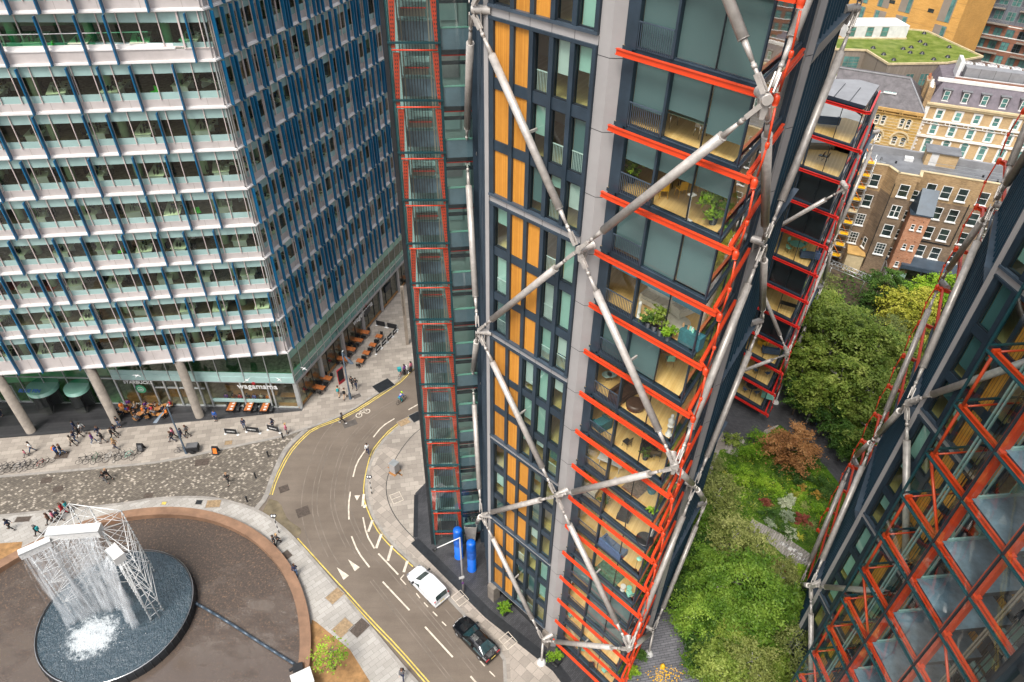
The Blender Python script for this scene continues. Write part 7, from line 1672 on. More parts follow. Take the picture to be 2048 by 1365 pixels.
# diners inside, at the windows
for i in range(7):
    p = FB.p(4.2+i*.85, -1.15, .1); person(0, 0, 0 if i % 2 else math.pi, 'sit', cc_[(i*2+1) % 9][0], 'c_navy', r.choice(['c_darkhair', 'c_brown', 'c_blond']), 'diner seated inside the restaurant front window', pos=p, z=.1, group='diners inside the restaurant')
    chair('dining_chair', 'dining chair inside the restaurant front window', p, 0 if i % 2 else math.pi, 'timber_plain', group='dining chairs inside the restaurant')
for u, d, L, rz, lb in ((1.7, -1.6, 2.2, 0, 'long wooden table inside the glass corner'), (6.0, -1.9, 5.5, 0, 'long set table behind the restaurant front window')):
    c = FB.p(u, d, .1); table('dining_table', lb, c, L, .8, .75, rz, 'timber_plain')
for i in range(6):
    p = SB.p(3+i*1.9, -1.5, .1); table('dining_table', ['first', 'second', 'third', 'fourth', 'fifth', 'sixth'][i]+' wooden table inside the side window from the corner', p, 1.5, .8, .75, R(-15), 'timber_plain')
    q = p+V((.3, -.75, 0)); chair('dining_chair', 'chair inside the restaurant side window', q, R(-15), 'timber_plain', group='dining chairs inside the restaurant'); person(0, 0, R(-15), 'sit', cc_[(i*3) % 9][0], 'c_navy', 'c_brown', 'diner seated inside the restaurant side window', pos=q, z=.1, group='diners inside the restaurant')
# ---------------------------------------------------------------- bicycles
def bicycle(label, fk='c_black', group=None):
    t = thing('bicycle', label, 'bicycle', (0, 0, 0), group)
    for x in (-.52, .52):
        m = MB(); n = 18
        for i in range(n):
            a0 = 2*math.pi*i/n; a1 = 2*math.pi*(i+1)/n; m.tube((x+.33*math.cos(a0), 0, .34+.33*math.sin(a0)), (x+.33*math.cos(a1), 0, .34+.33*math.sin(a1)), .02, 'tyre', n=5, caps=False)
        for i in range(9): a = math.pi*i/9; m.bar((x+.31*math.cos(a), 0, .34+.31*math.sin(a)), (x-.31*math.cos(a), 0, .34-.31*math.sin(a)), .004, .004, 'chrome')
        m.lathe((x, -.04, .34), [(.03, 0), (.03, .08)], 'chrome', n=8, axis=(0, 1, 0)); m.build('wheel', t)
    m = MB(); bb = V((-.08, 0, .30)); st = V((-.22, 0, .80)); hd = V((.36, 0, .86)); hl = V((.40, 0, .68)); ra = V((-.52, 0, .34)); fa = V((.52, 0, .34))
    for a, b in ((bb, st), (st, hd), (bb, hl), (hd, hl), (bb, ra), (st, ra), (hl, fa), (hd, hd+V((-.02, 0, .12)))): m.tube(a, b, .018, fk, n=6)
    m.build('frame', t)
    m = MB(); s = V((-.24, 0, .92)); m.tube(st, s, .014, 'chrome', n=5); m.hexa([s+V((-.14, -.07, 0)), s+V((.14, -.02, 0)), s+V((.14, .02, 0)), s+V((-.14, .07, 0)), s+V((-.14, -.06, .05)), s+V((.14, -.015, .04)), s+V((.14, .015, .04)), s+V((-.14, .06, .05))], 'c_black'); m.build('saddle', t)
    m = MB(); h = V((.34, 0, 1.0)); m.path([h+V((-.08, -.27, .02)), h+V((.02, -.1, 0)), h+V((.02, .1, 0)), h+V((-.08, .27, .02))], .014, 'c_black', n=5); m.build('handlebar', t)
    m = MB(); m.lathe(bb+V((0, .03, 0)), [(.09, 0), (.09, .01)], 'chrome', n=12, axis=(0, 1, 0)); m.bar(bb+V((0, .06, 0)), bb+V((.1, .06, -.13)), .02, .02, 'chrome'); m.bar(bb+V((0, -.06, 0)), bb+V((-.1, -.06, .13)), .02, .02, 'chrome'); m.build('crankset', t)
    return t
bk = {}
def place_bike(px, py, rz, fk, label, lean=.1, group='bicycles parked along the kerb'):
    if fk not in bk: bk[fk] = t = bicycle(label, fk, group)
    else: t = copy_tree(bk[fk])
    p = G(px, py) if not isinstance(px, V) else px
    t.location = (p.x, p.y, 0); t.rotation_euler = (lean, 0, rz); t['label'] = label; t['group'] = group; return t
r = random.Random(12)
cols = ['c_black', 'c_grey', 'c_black', 'c_white', 'c_navy', 'c_black', 'c_grey', 'c_red']
for i in range(9): place_bike(4+i*11.5, 943-i*1.7, R(62)+r.uniform(-.3, .3), cols[i % 8], 'parked bicycle in the left cluster along the cobbled street', r.uniform(-.2, .2))
for i in range(9): place_bike(170+i*13, 924-i*1.3, R(58)+r.uniform(-.4, .4), ['c_black', 'c_grey', 'c_green', 'c_black', 'c_white', 'c_black', 'c_grey', 'mint', 'c_black'][i], 'parked bicycle in the right cluster along the cobbled street', r.uniform(-.2, .2))
place_bike(366, 905, R(15), 'c_navy', 'dark bicycle locked at the foot of the street lamp', group='single bicycles'); place_bike(1098, 1326, R(-35), 'c_black', 'dark bicycle beside the lime green planter by the tower foot', group='single bicycles')
for i, (x, y, a) in enumerate(((803, 752, 1.2), (812, 746, .9), (820, 742, 1.4))): place_bike(x, y, a, ['c_red', 'c_purple', 'c_black'][i], ['red', 'purple', 'black'][i]+' delivery bicycle at the kerb beyond the bend', group='single bicycles')
m = MB(); c = G(800, 752); m.obox(c+V((0, 0, .9)), .45, .45, .45, 'c_teal', .4); m.obox(c+V((.7, .5, .8)), .45, .4, .4, 'c_white', .2); tag(m.build('delivery_box'), 'teal and white delivery boxes on the bicycles by the kerb', 'delivery box')
for (x, y, tp, lb) in ((810, 750, 'c_purple', 'rider in purple beside the delivery bicycles'), (823, 744, 'c_pink', 'rider in pink beside the delivery bicycles')): person(x, y, 1.0, 'stand', tp, 'c_black', 'c_darkhair', lb)
# moving cyclist
cz = G(803, 805, RZ); cb = place_bike(cz, 0, R(52), 'c_black', 'bicycle of the rider on the road', 0, 'single bicycles'); cb.location = (cz.x, cz.y, RZ)
person(0, 0, R(52)-math.pi/2, 'ride', 'c_blue', 'c_teal', 'c_darkhair', 'cyclist in a blue jacket and lime helmet riding up the road', pos=cz, z=RZ, helmet='c_lime')
# rack heaped with bicycles beside the lift shaft
c = G(943, 1078, 0); rk = thing('bicycle_rack', 'tall steel rack with bicycles heaped in the top beside the blue vents', 'bicycle rack', tuple(c)); m = MB()
for s in (-1, 1): m.hexa([c+V((s*.35-.03, -.6, .2)), c+V((s*.35+.03, -.6, .2)), c+V((s*.35+.03, .8, .2)), c+V((s*.35-.03, .8, .2)), c+V((s*.6-.03, -.7, 2.9)), c+V((s*.6+.03, -.7, 2.9)), c+V((s*.6+.03, 1.2, 2.9)), c+V((s*.6-.03, 1.2, 2.9))], 'alu')
m.hexa([c+V((-.35, -.6, .2)), c+V((.35, -.6, .2)), c+V((.35, -.55, .2)), c+V((-.35, -.55, .2)), c+V((-.6, -.75, 2.9)), c+V((.6, -.75, 2.9)), c+V((.6, -.7, 2.9)), c+V((-.6, -.7, 2.9))], 'steel'); m.obox(c, .8, 1.3, .2, 'dark_metal'); m.build('frame', rk)
for i in range(4):
    b_ = place_bike(c+V((-.3+i*.2, .2, 0)), 0, R(90)+r.uniform(-.3, .3), ['c_black', 'c_green', 'c_white', 'c_blue'][i], ['black', 'green', 'white', 'blue'][i]+' bicycle heaped in the tall steel rack', r.uniform(-.3, .3), 'bicycles in the rack'); b_.location.z = 2.3+.1*i
# ---------------------------------------------------------------- vehicles
def vehicle(name, label, cat, st, paint, W0, wheels, glz, loc, heading, extras):
    """st: stations (x, bottom, belt, top, hw, hroof)"""
    t = thing(name, label, cat, (0, 0, 0)); rings = []
    def ringpts(s):
        x, zb, zl, zt, hw, hr = s; pts = [(x, 0, zb), (x, hw*.86, zb), (x, hw, zb+.14), (x, hw*1.01, (zb+zl)/2), (x, hw*.97, zl)]
        if zt-zl > .1: pts += [(x, hw*.93+(hr-hw*.93)*.5, zl+(zt-zl)*.5), (x, hr, zt-.07), (x, hr*.8, zt-.015), (x, 0, zt)]
        else: pts += [(x, hw*.93, zl+.02), (x, hw*.85, zt-.01), (x, hw*.5, zt+.01), (x, 0, zt+.015)]
        return [V(p) for p in pts]
    rings = [ringpts(s) for s in st]; m = MB(); mi = m.mi(paint)
    for sgn in (1, -1):
        for a, b in zip(rings, rings[1:]):
            for i in range(len(a)-1):
                q = [a[i], a[i+1], b[i+1], b[i]]; q = [V((p.x, p.y*sgn, p.z)) for p in q]; m.poly(q if sgn < 0 else q[::-1], paint, True)
        for e, fl in ((rings[0], 1), (rings[-1], 0)): m.poly([V((p.x, p.y*sgn, p.z)) for p in e], paint)
    m.build('body', t)
    for nm, i0, i1, j0, j1, inset in glz:
        for sgn in ((1, -1) if nm == 'side_window' else (1,)):
            a, b = rings[i0], rings[i1]
            if nm == 'side_window':
                q = [a[j0].lerp(b[j0], inset), b[j0].lerp(a[j0], inset), b[j1].lerp(a[j1], inset+.05), a[j1].lerp(b[j1], inset+.05)]; q = [V((p.x, sgn*(p.y+.012), p.z)) for p in q]
            else:
                q = [V((a[j0].x, -a[j0].y*.9, a[j0].z)), V((a[j0].x, a[j0].y*.9, a[j0].z)), V((b[j1].x, b[j1].y*.88, b[j1].z)), V((b[j1].x, -b[j1].y*.88, b[j1].z))]
                nn = (q[1]-q[0]).cross(q[3]-q[0]).normalized(); nn = nn if nn.z > 0 else -nn
                lo = [V((p.x, p.y*.93, p.z)) for p in (a[6], a[7], a[8])]; hi = [V((p.x, p.y*.93, p.z)) for p in (b[6], b[7], b[8])]
                g = MB()
                for sg in (1, -1):
                    for i_ in (0, 1): g.poly([V((p.x, p.y*sg, p.z))+nn*.012 for p in (lo[i_].lerp(hi[i_], .05), lo[i_+1].lerp(hi[i_+1], .05), hi[i_+1].lerp(lo[i_+1], .05), hi[i_].lerp(lo[i_], .05))], 'car_glass')
                g.build(nm, t); continue
            g = MB(); g.poly(q, 'car_glass'); g.build(nm, t)
    for x in wheels:
        for s in (-1, 1):
            m = MB(); m.lathe((x, s*(W0-.20), .31), [(.26, 0), (.31, .03), (.31, .18), (.26, .21)], 'tyre', n=20, axis=(0, s, 0)); wh = m.build('wheel', t)
            m = MB(); m.lathe((x, s*(W0+.0), .31), [(.2, 0), (.2, .015), (.05, .03)], 'chrome', n=12, axis=(0, s, 0)); m.build('rim', wh)
    extras(t); t.location = loc; t.rotation_euler.z = heading; return t
def van_x(t):
    for s in (-1, 1):
        m = MB(); m.obox((4.33, s*.78, .8), .1, .12, .38, 'c_red'); m.build('tail_light', t)
        m = MB(); m.obox((.28, s*.68, .68), .3, .2, .16, 'chrome'); m.build('headlight', t)
        m = MB(); m.obox((1.35, s*1.0, 1.05), .14, .22, .17, 'c_black'); m.build('wing_mirror', t)
        m = MB(); m.bar((1.95, s*.895, .5), (1.95, s*.86, 1.1), .012, .012, 'c_grey'); m.bar((2.9, s*.895, .5), (2.9, s*.86, 1.1), .012, .012, 'c_grey'); m.bar((2.0, s*.9, 1.0), (4.2, s*.9, 1.0), .02, .02, 'c_grey'); m.build('door_seam', t)
    m = MB(); m.obox((4.40, 0, .55), .03, .5, .12, 'yellow_line'); m.build('number_plate', t); m = MB(); m.obox((4.38, 0, .32), .14, 1.7, .18, 'white_metal'); m.build('bumper', t)
VH = G(884, 1207, RZ)-G(825, 1147, RZ); ang = math.atan2(VH.y, VH.x)
ST_V = [(0, .3, .6, .62, .62, .5), (.12, .24, .72, .78, .78, .6), (.45, .22, .85, .92, .87, .7), (1.05, .22, .98, 1.05, .89, .7), (1.2, .22, 1.0, 1.12, .89, .72), (2.02, .22, 1.05, 1.72, .89, .68), (2.4, .22, 1.08, 1.80, .9, .70), (3.9, .22, 1.08, 1.80, .9, .70), (4.25, .24, 1.05, 1.74, .88, .68), (4.4, .28, 1.0, 1.1, .84, .66)]
vc = G(855, 1177, RZ); d = VH.normalized()
vehicle('white_van', 'small white panel van parked at the right kerb', 'van', ST_V, 'car_white', .89, (.85, 3.5), [('windscreen', 4, 5, 8-2, 6, 0), ('side_window', 4, 6, 4, 5, .2), ('rear_window', 9, 8, 6, 6, 0)], (vc.x-d.x*2.2, vc.y-d.y*2.2, RZ), ang, van_x)
def car_x(t):
    for s in (-1, 1):
        m = MB(); m.obox((4.62, s*.62, .70), .14, .34, .16, 'c_red'); m.build('tail_light', t)
        m = MB(); m.obox((.22, s*.62, .55), .3, .22, .12, 'chrome'); m.build('headlight', t)
        m = MB(); m.obox((1.55, s*.97, .88), .16, .2, .14, 'car_black'); m.build('wing_mirror', t)
        m = MB(); m.bar((1.6, s*.90, .5), (1.6, s*.86, .9), .01, .01, 'c_grey'); m.bar((2.75, s*.9, .5), (2.75, s*.86, .9), .01, .01, 'c_grey'); m.bar((1.5, s*.86, .94), (3.9, s*.84, .96), .02, .02, 'chrome'); m.build('door_trim', t)
    m = MB(); m.obox((4.72, 0, .62), .03, .5, .12, 'yellow_line'); m.build('number_plate', t); m = MB(); m.obox((4.66, 0, .3), .14, 1.6, .16, 'car_black'); m.build('bumper', t)
    m = MB(); m.obox((-.0, 0, .42), .06, .8, .18, 'chrome'); m.build('grille', t)
ST_C = [(0, .28, .5, .52, .6, .5), (.15, .22, .62, .66, .78, .6), (.6, .2, .74, .78, .88, .7), (1.35, .2, .86, .90, .91, .7), (1.5, .2, .88, .98, .91, .7), (2.25, .2, .92, 1.38, .91, .60), (2.9, .2, .93, 1.42, .91, .60), (3.4, .2, .94, 1.38, .9, .59), (4.2, .22, .94, 1.02, .88, .64), (4.6, .25, .86, .92, .82, .6), (4.72, .3, .7, .72, .76, .55)]
CH = G(987, 1320, RZ)-G(917, 1246, RZ); ang = math.atan2(CH.y, CH.x); cc0 = G(951, 1284, RZ); d = CH.normalized()
vehicle('black_car', 'shiny black saloon car parked behind the white van', 'car', ST_C, 'car_black', .90, (.85, 3.75), [('windscreen', 4, 5, 6, 6, 0), ('side_window', 4, 6, 4, 5, .12), ('side_window', 6, 8, 4, 5, .08), ('rear_window', 8, 7, 6, 6, 0)], (cc0.x-d.x*2.36, cc0.y-d.y*2.36, RZ), ang, car_x)
# cargo trike
c = G(388, 903); tr = thing('cargo_trike', 'black cargo trike with a boxy hood parked beside the street lamp', 'cargo trike', tuple(c)); m = MB(); m.obox(c+V((0, 0, .35)), 1.3, .8, .55, 'c_black', .15); m.obox(c+V((0, .05, .9)), 1.2, .7, .12, 'c_grey', .15); m.build('box', tr)
for s in (-.5, .5):
    m = MB(); m.lathe(c+V((s*.2+.1, -.45 if s < 0 else .42, .3)), [(.3, 0), (.3, .05)], 'tyre', n=16, axis=(0, 1, 0)); m.build('wheel', tr)
m = MB(); m.lathe(c+V((-1.35, 0, .33)), [(.33, 0), (.33, .05)], 'tyre', n=16, axis=(.2, 1, 0), cap=False); m.tube(c+V((-1.35, 0, .33)), c+V((-.5, 0, .5)), .03, 'c_black'); m.tube(c+V((-1.1, 0, .4)), c+V((-1.1, 0, .95)), .02, 'c_black'); m.build('rear_frame', tr)
# ---------------------------------------------------------------- street furniture
def lamp(px, py, h, head, label, col='slate_light', arm=1.6):
    p = G(px, py); t = thing('street_lamp', label, 'street lamp', tuple(p)); m = MB(); m.lathe(p, [(.16, 0), (.16, .9), (.1, .95), (.07, h)], col, n=10); m.build('post', t)
    q = p+V((0, 0, h)); e = q+head; m = MB(); m.tube(q, q+head*.35, .045, col); m.hexa([q+head*.3+V((-.05, -.05, -.03)), q+head*.3+V((.05, -.05, -.03)), q+head*.3+V((.05, .05, -.03)), q+head*.3+V((-.05, .05, -.03)), e+V((-.2, -.1, 0)), e+V((.2, -.1, 0)), e+V((.2, .1, .06)), e+V((-.2, .1, .06))], col); m.build('lamp_head', t)
    m = MB(); m.tube(q, q+V((.15, .12, .2)), .09, 'alu'); m.build('bracket', t); return t
lamp(373, 907, 7.4, V((-.9, -1.5, -.9)), 'grey street lamp with a flat blade head in front of the coffee shop'); lamp(701, 798, 7.5, V((1.3, -1.3, -.6)), 'grey street lamp with a flat blade head beside the totem sign')
p = G(927, 1182); t = thing('street_lamp', 'pale bent street lamp leaning over the dark paving by the blue vents', 'street lamp', tuple(p)); m = MB(); m.tube(p, p+V((-.1, .1, 8.3)), .11, 'grey_metal', r2=.07); m.build('post', t)
m = MB(); a = p+V((-.1, .1, 8.3)); b = a+V((-2.0, -.4, -1.0)); m.tube(a, b, .045, 'white_metal'); m.build('arm', t); m = MB(); m.tube(b, b+V((-.3, -.1, -.25)), .12, 'black_plastic', r2=.16, n=10); m.build('lamp_head', t)
m = MB(); m.obox(p+V((-.1, -.1, 2.2)), .5, .04, .35, 'white_paint', .3); m.build('sign_plate', t); m = MB(); m.obox(p+V((-.02, -.14, 1.4)), .2, .03, .3, 'c_purple', .3); m.build('sticker', t)
p = G(815, 688); t = thing('lighting_column', 'square bronze lighting column standing in the side street', 'lighting column', tuple(p)); m = MB(); m.obox(p, .42, .42, 9.4, 'tan_panel', .2)
for i in range(20): m.obox(p+V((0, -.215, 5.0+i*.2)), .2, .02, .09, 'black_plastic', .2)
m.build('post', t)
for px, py, lb in ((744, 988, 'black striped beacon pole on the right kerb of the bend'), (558, 1066, 'black striped beacon pole above the walking couple'), (704, 1405, 'black striped beacon pole rising at the bottom edge')):
    p = G(px, py); t = thing('beacon_pole', lb, 'beacon', tuple(p)); m = MB()
    for i in range(7): m.tube(p+V((0, 0, i*.4)), p+V((0, 0, i*.4+.4)), .05, 'black_plastic' if i % 2 == 0 else 'white_paint')
    m.build('pole', t)
    for s in (-1, 1): m = MB(); m.lathe(p+V((s*.12, -.02, 2.85)), [(.19, 0), (.2, .03), (.2, .07)], 'black_plastic', n=14, axis=(.3*s, -1, .5)); m.lathe(p+V((s*.12, -.06, 2.88)), [(.12, 0), (.1, .07)], 'white_paint', n=12, axis=(.3*s, -1, .5)); m.build('lamp', t)
for i, (px, py, lb) in enumerate(((566, 877, 'bollard beside the person in the pink coat'), (537, 914, 'bollard in the middle of the cobble end'), (512, 957, 'bollard near the lower bend of the yellow lines'), (495, 1004, 'bollard at the pond side end of the cobbles'))):
    p = G(px, py, -.06); m = MB(); m.lathe(p, [(.09, 0), (.08, .7), (.11, .74), (.11, .85), (.05, .95)], 'black_plastic', n=12); tag(m.build('bollard'), 'black '+lb, 'bollard')
c = G(790, 944); t = thing('utility_cabinet', 'grey steel cabinet on a wooden pallet on the right pavement', 'cabinet', tuple(c)); m = MB(); m.obox(c+V((0, 0, .15)), .75, .8, 1.3, 'grey_metal', 1.0); m.obox(c+V((0, 0, 1.45)), .8, .85, .06, 'alu', 1.0); m.build('body', t)
m = MB(); 
for q in (-.4, -.2, 0, .2, .4): m.obox(c+V((q*.84, -q*.54+.0, .08)), .12, 1.3, .04, 'timber_plain', 1.0-math.pi/2+math.pi/2)
m.obox(c, 1.1, .9, .07, 'timber_plain', 1.0); m.build('pallet', t)
for px, py, lb in ((918, 1113, 'blue ventilation pipe nearer the red lift shaft'), (944, 1138, 'blue ventilation pipe in front, nearer the timber panels')):
    p = G(px, py); t = thing('vent_pipe', lb, 'vent pipe', tuple(p)); m = MB(); m.lathe(p, [(.46, 0), (.46, .08), (.42, .1), (.42, 3.1)], 'blue_pipe', n=24); m.build('base_tube', t)
    m = MB(); m.lathe(p, [(.44, 3.1), (.44, 4.2), (.42, 4.35), (.3, 4.45), (.0, 4.47)], 'blue_pipe', n=24, cap=False)
    for i in range(22): a = 2*math.pi*i/22; m.obox(p+V((math.cos(a)*.445, math.sin(a)*.445, 2.1)), .02, .05, 1.4, 'c_blue', a)
    m.build('louvre_cap', t)
p = G(684, 766); t = thing('totem_sign', 'red edged black totem sign beside the street lamp', 'sign', tuple(p)); m = MB(); m.obox(p+V((0, 0, .5)), .9, .14, 1.7, 'c_black', 1.0); m.build('panel', t); m = MB(); m.obox(p, .98, .1, 2.35, 'c_red', 1.0); m.build('surround', t)
for px, py, lb, k in ((284, 900, 'black folding menu board near the bicycles', 'c_black'), (433, 906, 'folding picture board on the kerb by the cobbles', 'timber_plain')):
    p = G(px, py); t = thing('folding_board', lb, 'menu board', tuple(p))
    for s in (-1, 1): m = MB(); m.hexa([p+V((-.35, s*.3-.02, 0)), p+V((.35, s*.3-.02, 0)), p+V((.35, s*.3+.02, 0)), p+V((-.35, s*.3+.02, 0)), p+V((-.33, s*.04-.02, 1.05)), p+V((.33, s*.04-.02, 1.05)), p+V((.33, s*.04+.02, 1.05)), p+V((-.33, s*.04+.02, 1.05))], 'c_black'); m.build('board', t)
    m = MB(); m.hexa([p+V((-.24, -.30, .18)), p+V((.24, -.30, .18)), p+V((.24, -.28, .18)), p+V((-.24, -.28, .18)), p+V((-.2, -.13, .85)), p+V((.2, -.13, .85)), p+V((.2, -.11, .85)), p+V((-.2, -.11, .85))], 'c_orange' if k != 'c_black' else 'c_grey'); m.build('poster', t)
# gulls
for px, py, z, lb in ((494, 761, 8.0, 'white gull flying in front of the restaurant sign'), (558, 760, 7.0, 'white gull flying below the glass corner'), (608, 738, 8, 'white gull flying beside the glass corner'), (274, 752, 8, 'white gull flying above the coffee shop sign')):
    p = G(px, py, z); t = thing('gull', lb, 'bird', tuple(p)); me = skin_mesh([p-p, V((.16, 0, .01)), V((-.18, 0, 0)), V((-.3, 0, .0)), V((.24, 0, .03)), V((.02, .22, .06)), V((-.05, .52, .02)), V((.02, -.22, .06)), V((-.05, -.52, .02))], [(0, 1), (0, 2), (2, 3), (1, 4), (0, 5), (5, 6), (0, 7), (7, 8)], [(.06, .06), (.045, .045), (.04, .04), (.03, .012), .025, (.05, .015), (.02, .008), (.05, .015), (.02, .008)])
    me.materials.clear(); me.materials.append(MAT['white_paint']); o = bpy.data.objects.new('body', me); COL.objects.link(o); o.parent = t; t.rotation_euler.z = random.uniform(0, 6)
# bright traffic cone like bag on the wet path
p = G(1325, 1335); m = MB(); m.lathe(p, [(.22, 0), (.24, .2), (.12, .45), (.05, .5)], 'yellow_plastic', n=10); tag(m.build('yellow_bin'), 'small bright yellow bin on the wet grey path', 'bin')
# ---------------------------------------------------------------- inside the flats and offices
FBm = TB.fr(pL, pK)
ROOM = [V((*q, 0)) for q in ((5.0, 30.35), (8.75, 26.55), (11.6, 31.4), (11, 33.6), (6, 34.2))]
def inside(p, P):
    c = False; j = len(P)-1
    for i in range(len(P)):
        if (P[i].y > p.y) != (P[j].y > p.y) and p.x < (P[j].x-P[i].x)*(p.y-P[i].y)/(P[j].y-P[i].y)+P[i].x: c = not c
        j = i
    return c
def room_point(px, py, T_, kmax):
    """floor point of the room whose glass the sight line of (px, py) passes"""
    f = T_.fr(pGA, pGB); q = G(px, py, 0)-V((0, 0, CAMH)); t = (f.A.dot(f.n))/(q.x*f.n.x+q.y*f.n.y); z = CAMH+q.z*t
    k = max(0, min(kmax, int((z-2.0-.1)//3.27))); return G(px, py, LV(k)+.135)
def at(px, py, k): return room_point(px, py, TB, 17)
def atc(px, py, k): return room_point(px, py, TC, 10)
def potted(name, label, c, h, rx, key, n=380, size=.12, pot='dark_metal', seed=0):
    t = thing(name, label, 'plant', tuple(c)); m = MB(); c = V(c); m.lathe(c, [(.16, 0), (.2, .38)], pot, n=12); m.build('pot', t)
    m = MB(); foliage(m, c+V((0, 0, .4+h*.5)), rx, rx, h*.5, n, size, key, random.Random(seed), 16, hollow=.1)
    m.build('foliage', t); m = MB(); m.tube(c+V((0, 0, .3)), c+V((0, 0, .4+h*.5)), .02, 'bark', n=5); m.build('stem', t); return t
def sofa(label, c, L, rz, key, name='sofa', seat=.42):
    t = thing(name, label, name, tuple(c)); c = V(c); a = V((math.cos(rz), math.sin(rz), 0)); n = V((-a.y, a.x, 0))
    m = MB(); m.obox(c+V((0, 0, .08)), L, .85, .3, key, rz); m.build('base', t)
    k = 2 if L > 1.3 else 1
    for i in range(k): m = MB(); m.obox(c+a*((i-.5)*L*.42 if k == 2 else 0)+n*.06+V((0, 0, .38)), L*.40 if k == 2 else L*.7, .62, .13, key, rz); m.build('cushion', t)
    m = MB(); m.obox(c-n*.36+V((0, 0, .3)), L, .16, .5, key, rz); m.build('backrest', t)
    for s in (-1, 1): m = MB(); m.obox(c+a*s*(L/2-.08)+V((0, 0, .2)), .16, .8, .42, key, rz); m.build('armrest', t)
    return t
def rug(label, c, a_, b_, key, rz=0, rnd=False):
    m = MB(); c = V(c)+V((0, 0, .012))
    if rnd: m.poly([c+V((math.cos(2*math.pi*i/32)*a_, math.sin(2*math.pi*i/32)*b_, 0)) for i in range(32)], key)
    else: m.obox(c, a_, b_, .01, key, rz)
    tag(m.build('rug'), label, 'rug')
plain('rug_green', (.07, .16, .11), .9, 0, .5, 4); plain('rug_brown', (.16, .11, .08), .9, 0, .5, 8); plain('sofa_blue', (.06, .10, .18), .8, 0, .15, 5); plain('leather_brown', (.07, .035, .022), .4, 0, .2, 6); plain('cream_fabric', (.6, .56, .48), .8, 0, .1, 5); plain('teal_fabric', (.03, .14, .17), .8, 0, .2, 5); plain('chair_yellow', (.72, .40, .03), .5, 0, .1, 3)
rT = R(-45)
# level 14
c = at(1375, 265, 14); table('glass_desk', 'glass topped desk behind the blinds near the top', c, 1.9, .8, .74, rT, 'frit_green', 'chrome', cat='desk'); chair('office_chair', 'swivel chair at the glass topped desk', at(1400, 272, 14), rT, 'grey_metal', 'chrome')
# level 13
table('dining_table', 'dark dining table with yellow chairs in the plant filled room', at(1350, 375, 13), .9, .9, .74, 0, 'black_plastic', round_=True)
for i, (x, y) in enumerate(((1325, 395), (1360, 393), (1385, 380), (1352, 360))): chair('dining_chair', ['left front', 'right front', 'right', 'rear'][i]+' yellow chair at the dark dining table', at(x, y, 13), [0, .3, 1.6, 3.1][i], 'chair_yellow', 'chair_yellow')
potted('house_plant', 'large leafy plant right of the yellow chairs', at(1425, 448, 13), 1.5, .62, 'leaf_bright', 520, .15, seed=1); potted('house_plant', 'leafy plant behind the railing left of the yellow chairs', at(1262, 365, 13), 1.1, .5, 'leaf_bright', 380, .13, seed=2)
m = MB(); c = at(1374, 442, 13); m.obox(c, .4, .3, .02, 'white_paint', .5); m.tube(c, c+V((0, 0, 1.3)), .015, 'white_metal', n=5); m.obox(c+V((0, 0, 1.25)), .3, .25, .05, 'white_paint', .5); tag(m.build('music_stand'), 'thin white stand near the glass by the yellow chairs', 'stand')
# level 11
rug('pale oval rug in front of the cream sofas', at(1335, 645, 11), 1.2, .9, 'cream_fabric', 0, True); sofa('cream sofa with patterned cushions behind the bamboo', at(1312, 612, 11), 1.7, 2.4, 'cream_fabric'); sofa('second cream seat right of the bamboo', at(1365, 625, 11), 1.3, -2.6, 'cream_fabric', 'armchair')
for i, (x, y, k) in enumerate(((1308, 662, 'leaf_birch'), (1320, 670, 'leaf_birch'), (1296, 655, 'leaf_dark'), (1335, 680, 'leaf_bright'), (1345, 688, 'leaf_dark'))): potted('bamboo_plant', ['tall bamboo left of centre', 'tall bamboo right of centre', 'small dark plant at the left', 'low bright plant in front', 'low dark plant by the console'][i]+' in the room with cream sofas', at(x, y, 11), [1.5, 1.3, .7, .4, .4][i], .35, k, 260, .09, seed=10+i)
c = at(1380, 690, 11); m = MB(); m.obox(c, 1.2, .5, .8, 'teal_fabric', rT); tag(m.build('console'), 'dark console crowded with ornaments by the glass corner', 'console'); m = MB(); r = random.Random(6)
m = None
for i in range(6):
    q = c+V((r.uniform(-.4, .4), 0, .8)); q.y += -(q.x-c.x)+r.uniform(-.1, .1); mm = MB(); mm.lathe(q, [(.05, 0), (.07, .12), (.03, .25)], ['white_paint', 'mint', 'c_tan'][i % 3], n=8); tag(mm.build('ornament'), 'small pale ornament on the dark console', 'ornament', 'ornaments on the console')
mm = MB(); mm.lathe(at(1276, 635, 11), [(.1, 0), (.09, .7), (.1, .9), (.07, 1.0)], 'white_paint', n=12); tag(mm.build('tower_fan'), 'white tower fan left of the bamboo', 'fan')
# level 10
table('dining_table', 'pale dining table in the half screened room', at(1318, 718, 10), 1.3, .7, .74, .4, 'timber_plain', 'white_paint'); chair('dining_chair', 'pale green chair in front of the pale dining table', at(1338, 730, 10), 0, 'mint', 'timber_plain'); chair('dining_chair', 'pale green chair at the side of the pale dining table', at(1360, 720, 10), 1.2, 'mint', 'timber_plain')
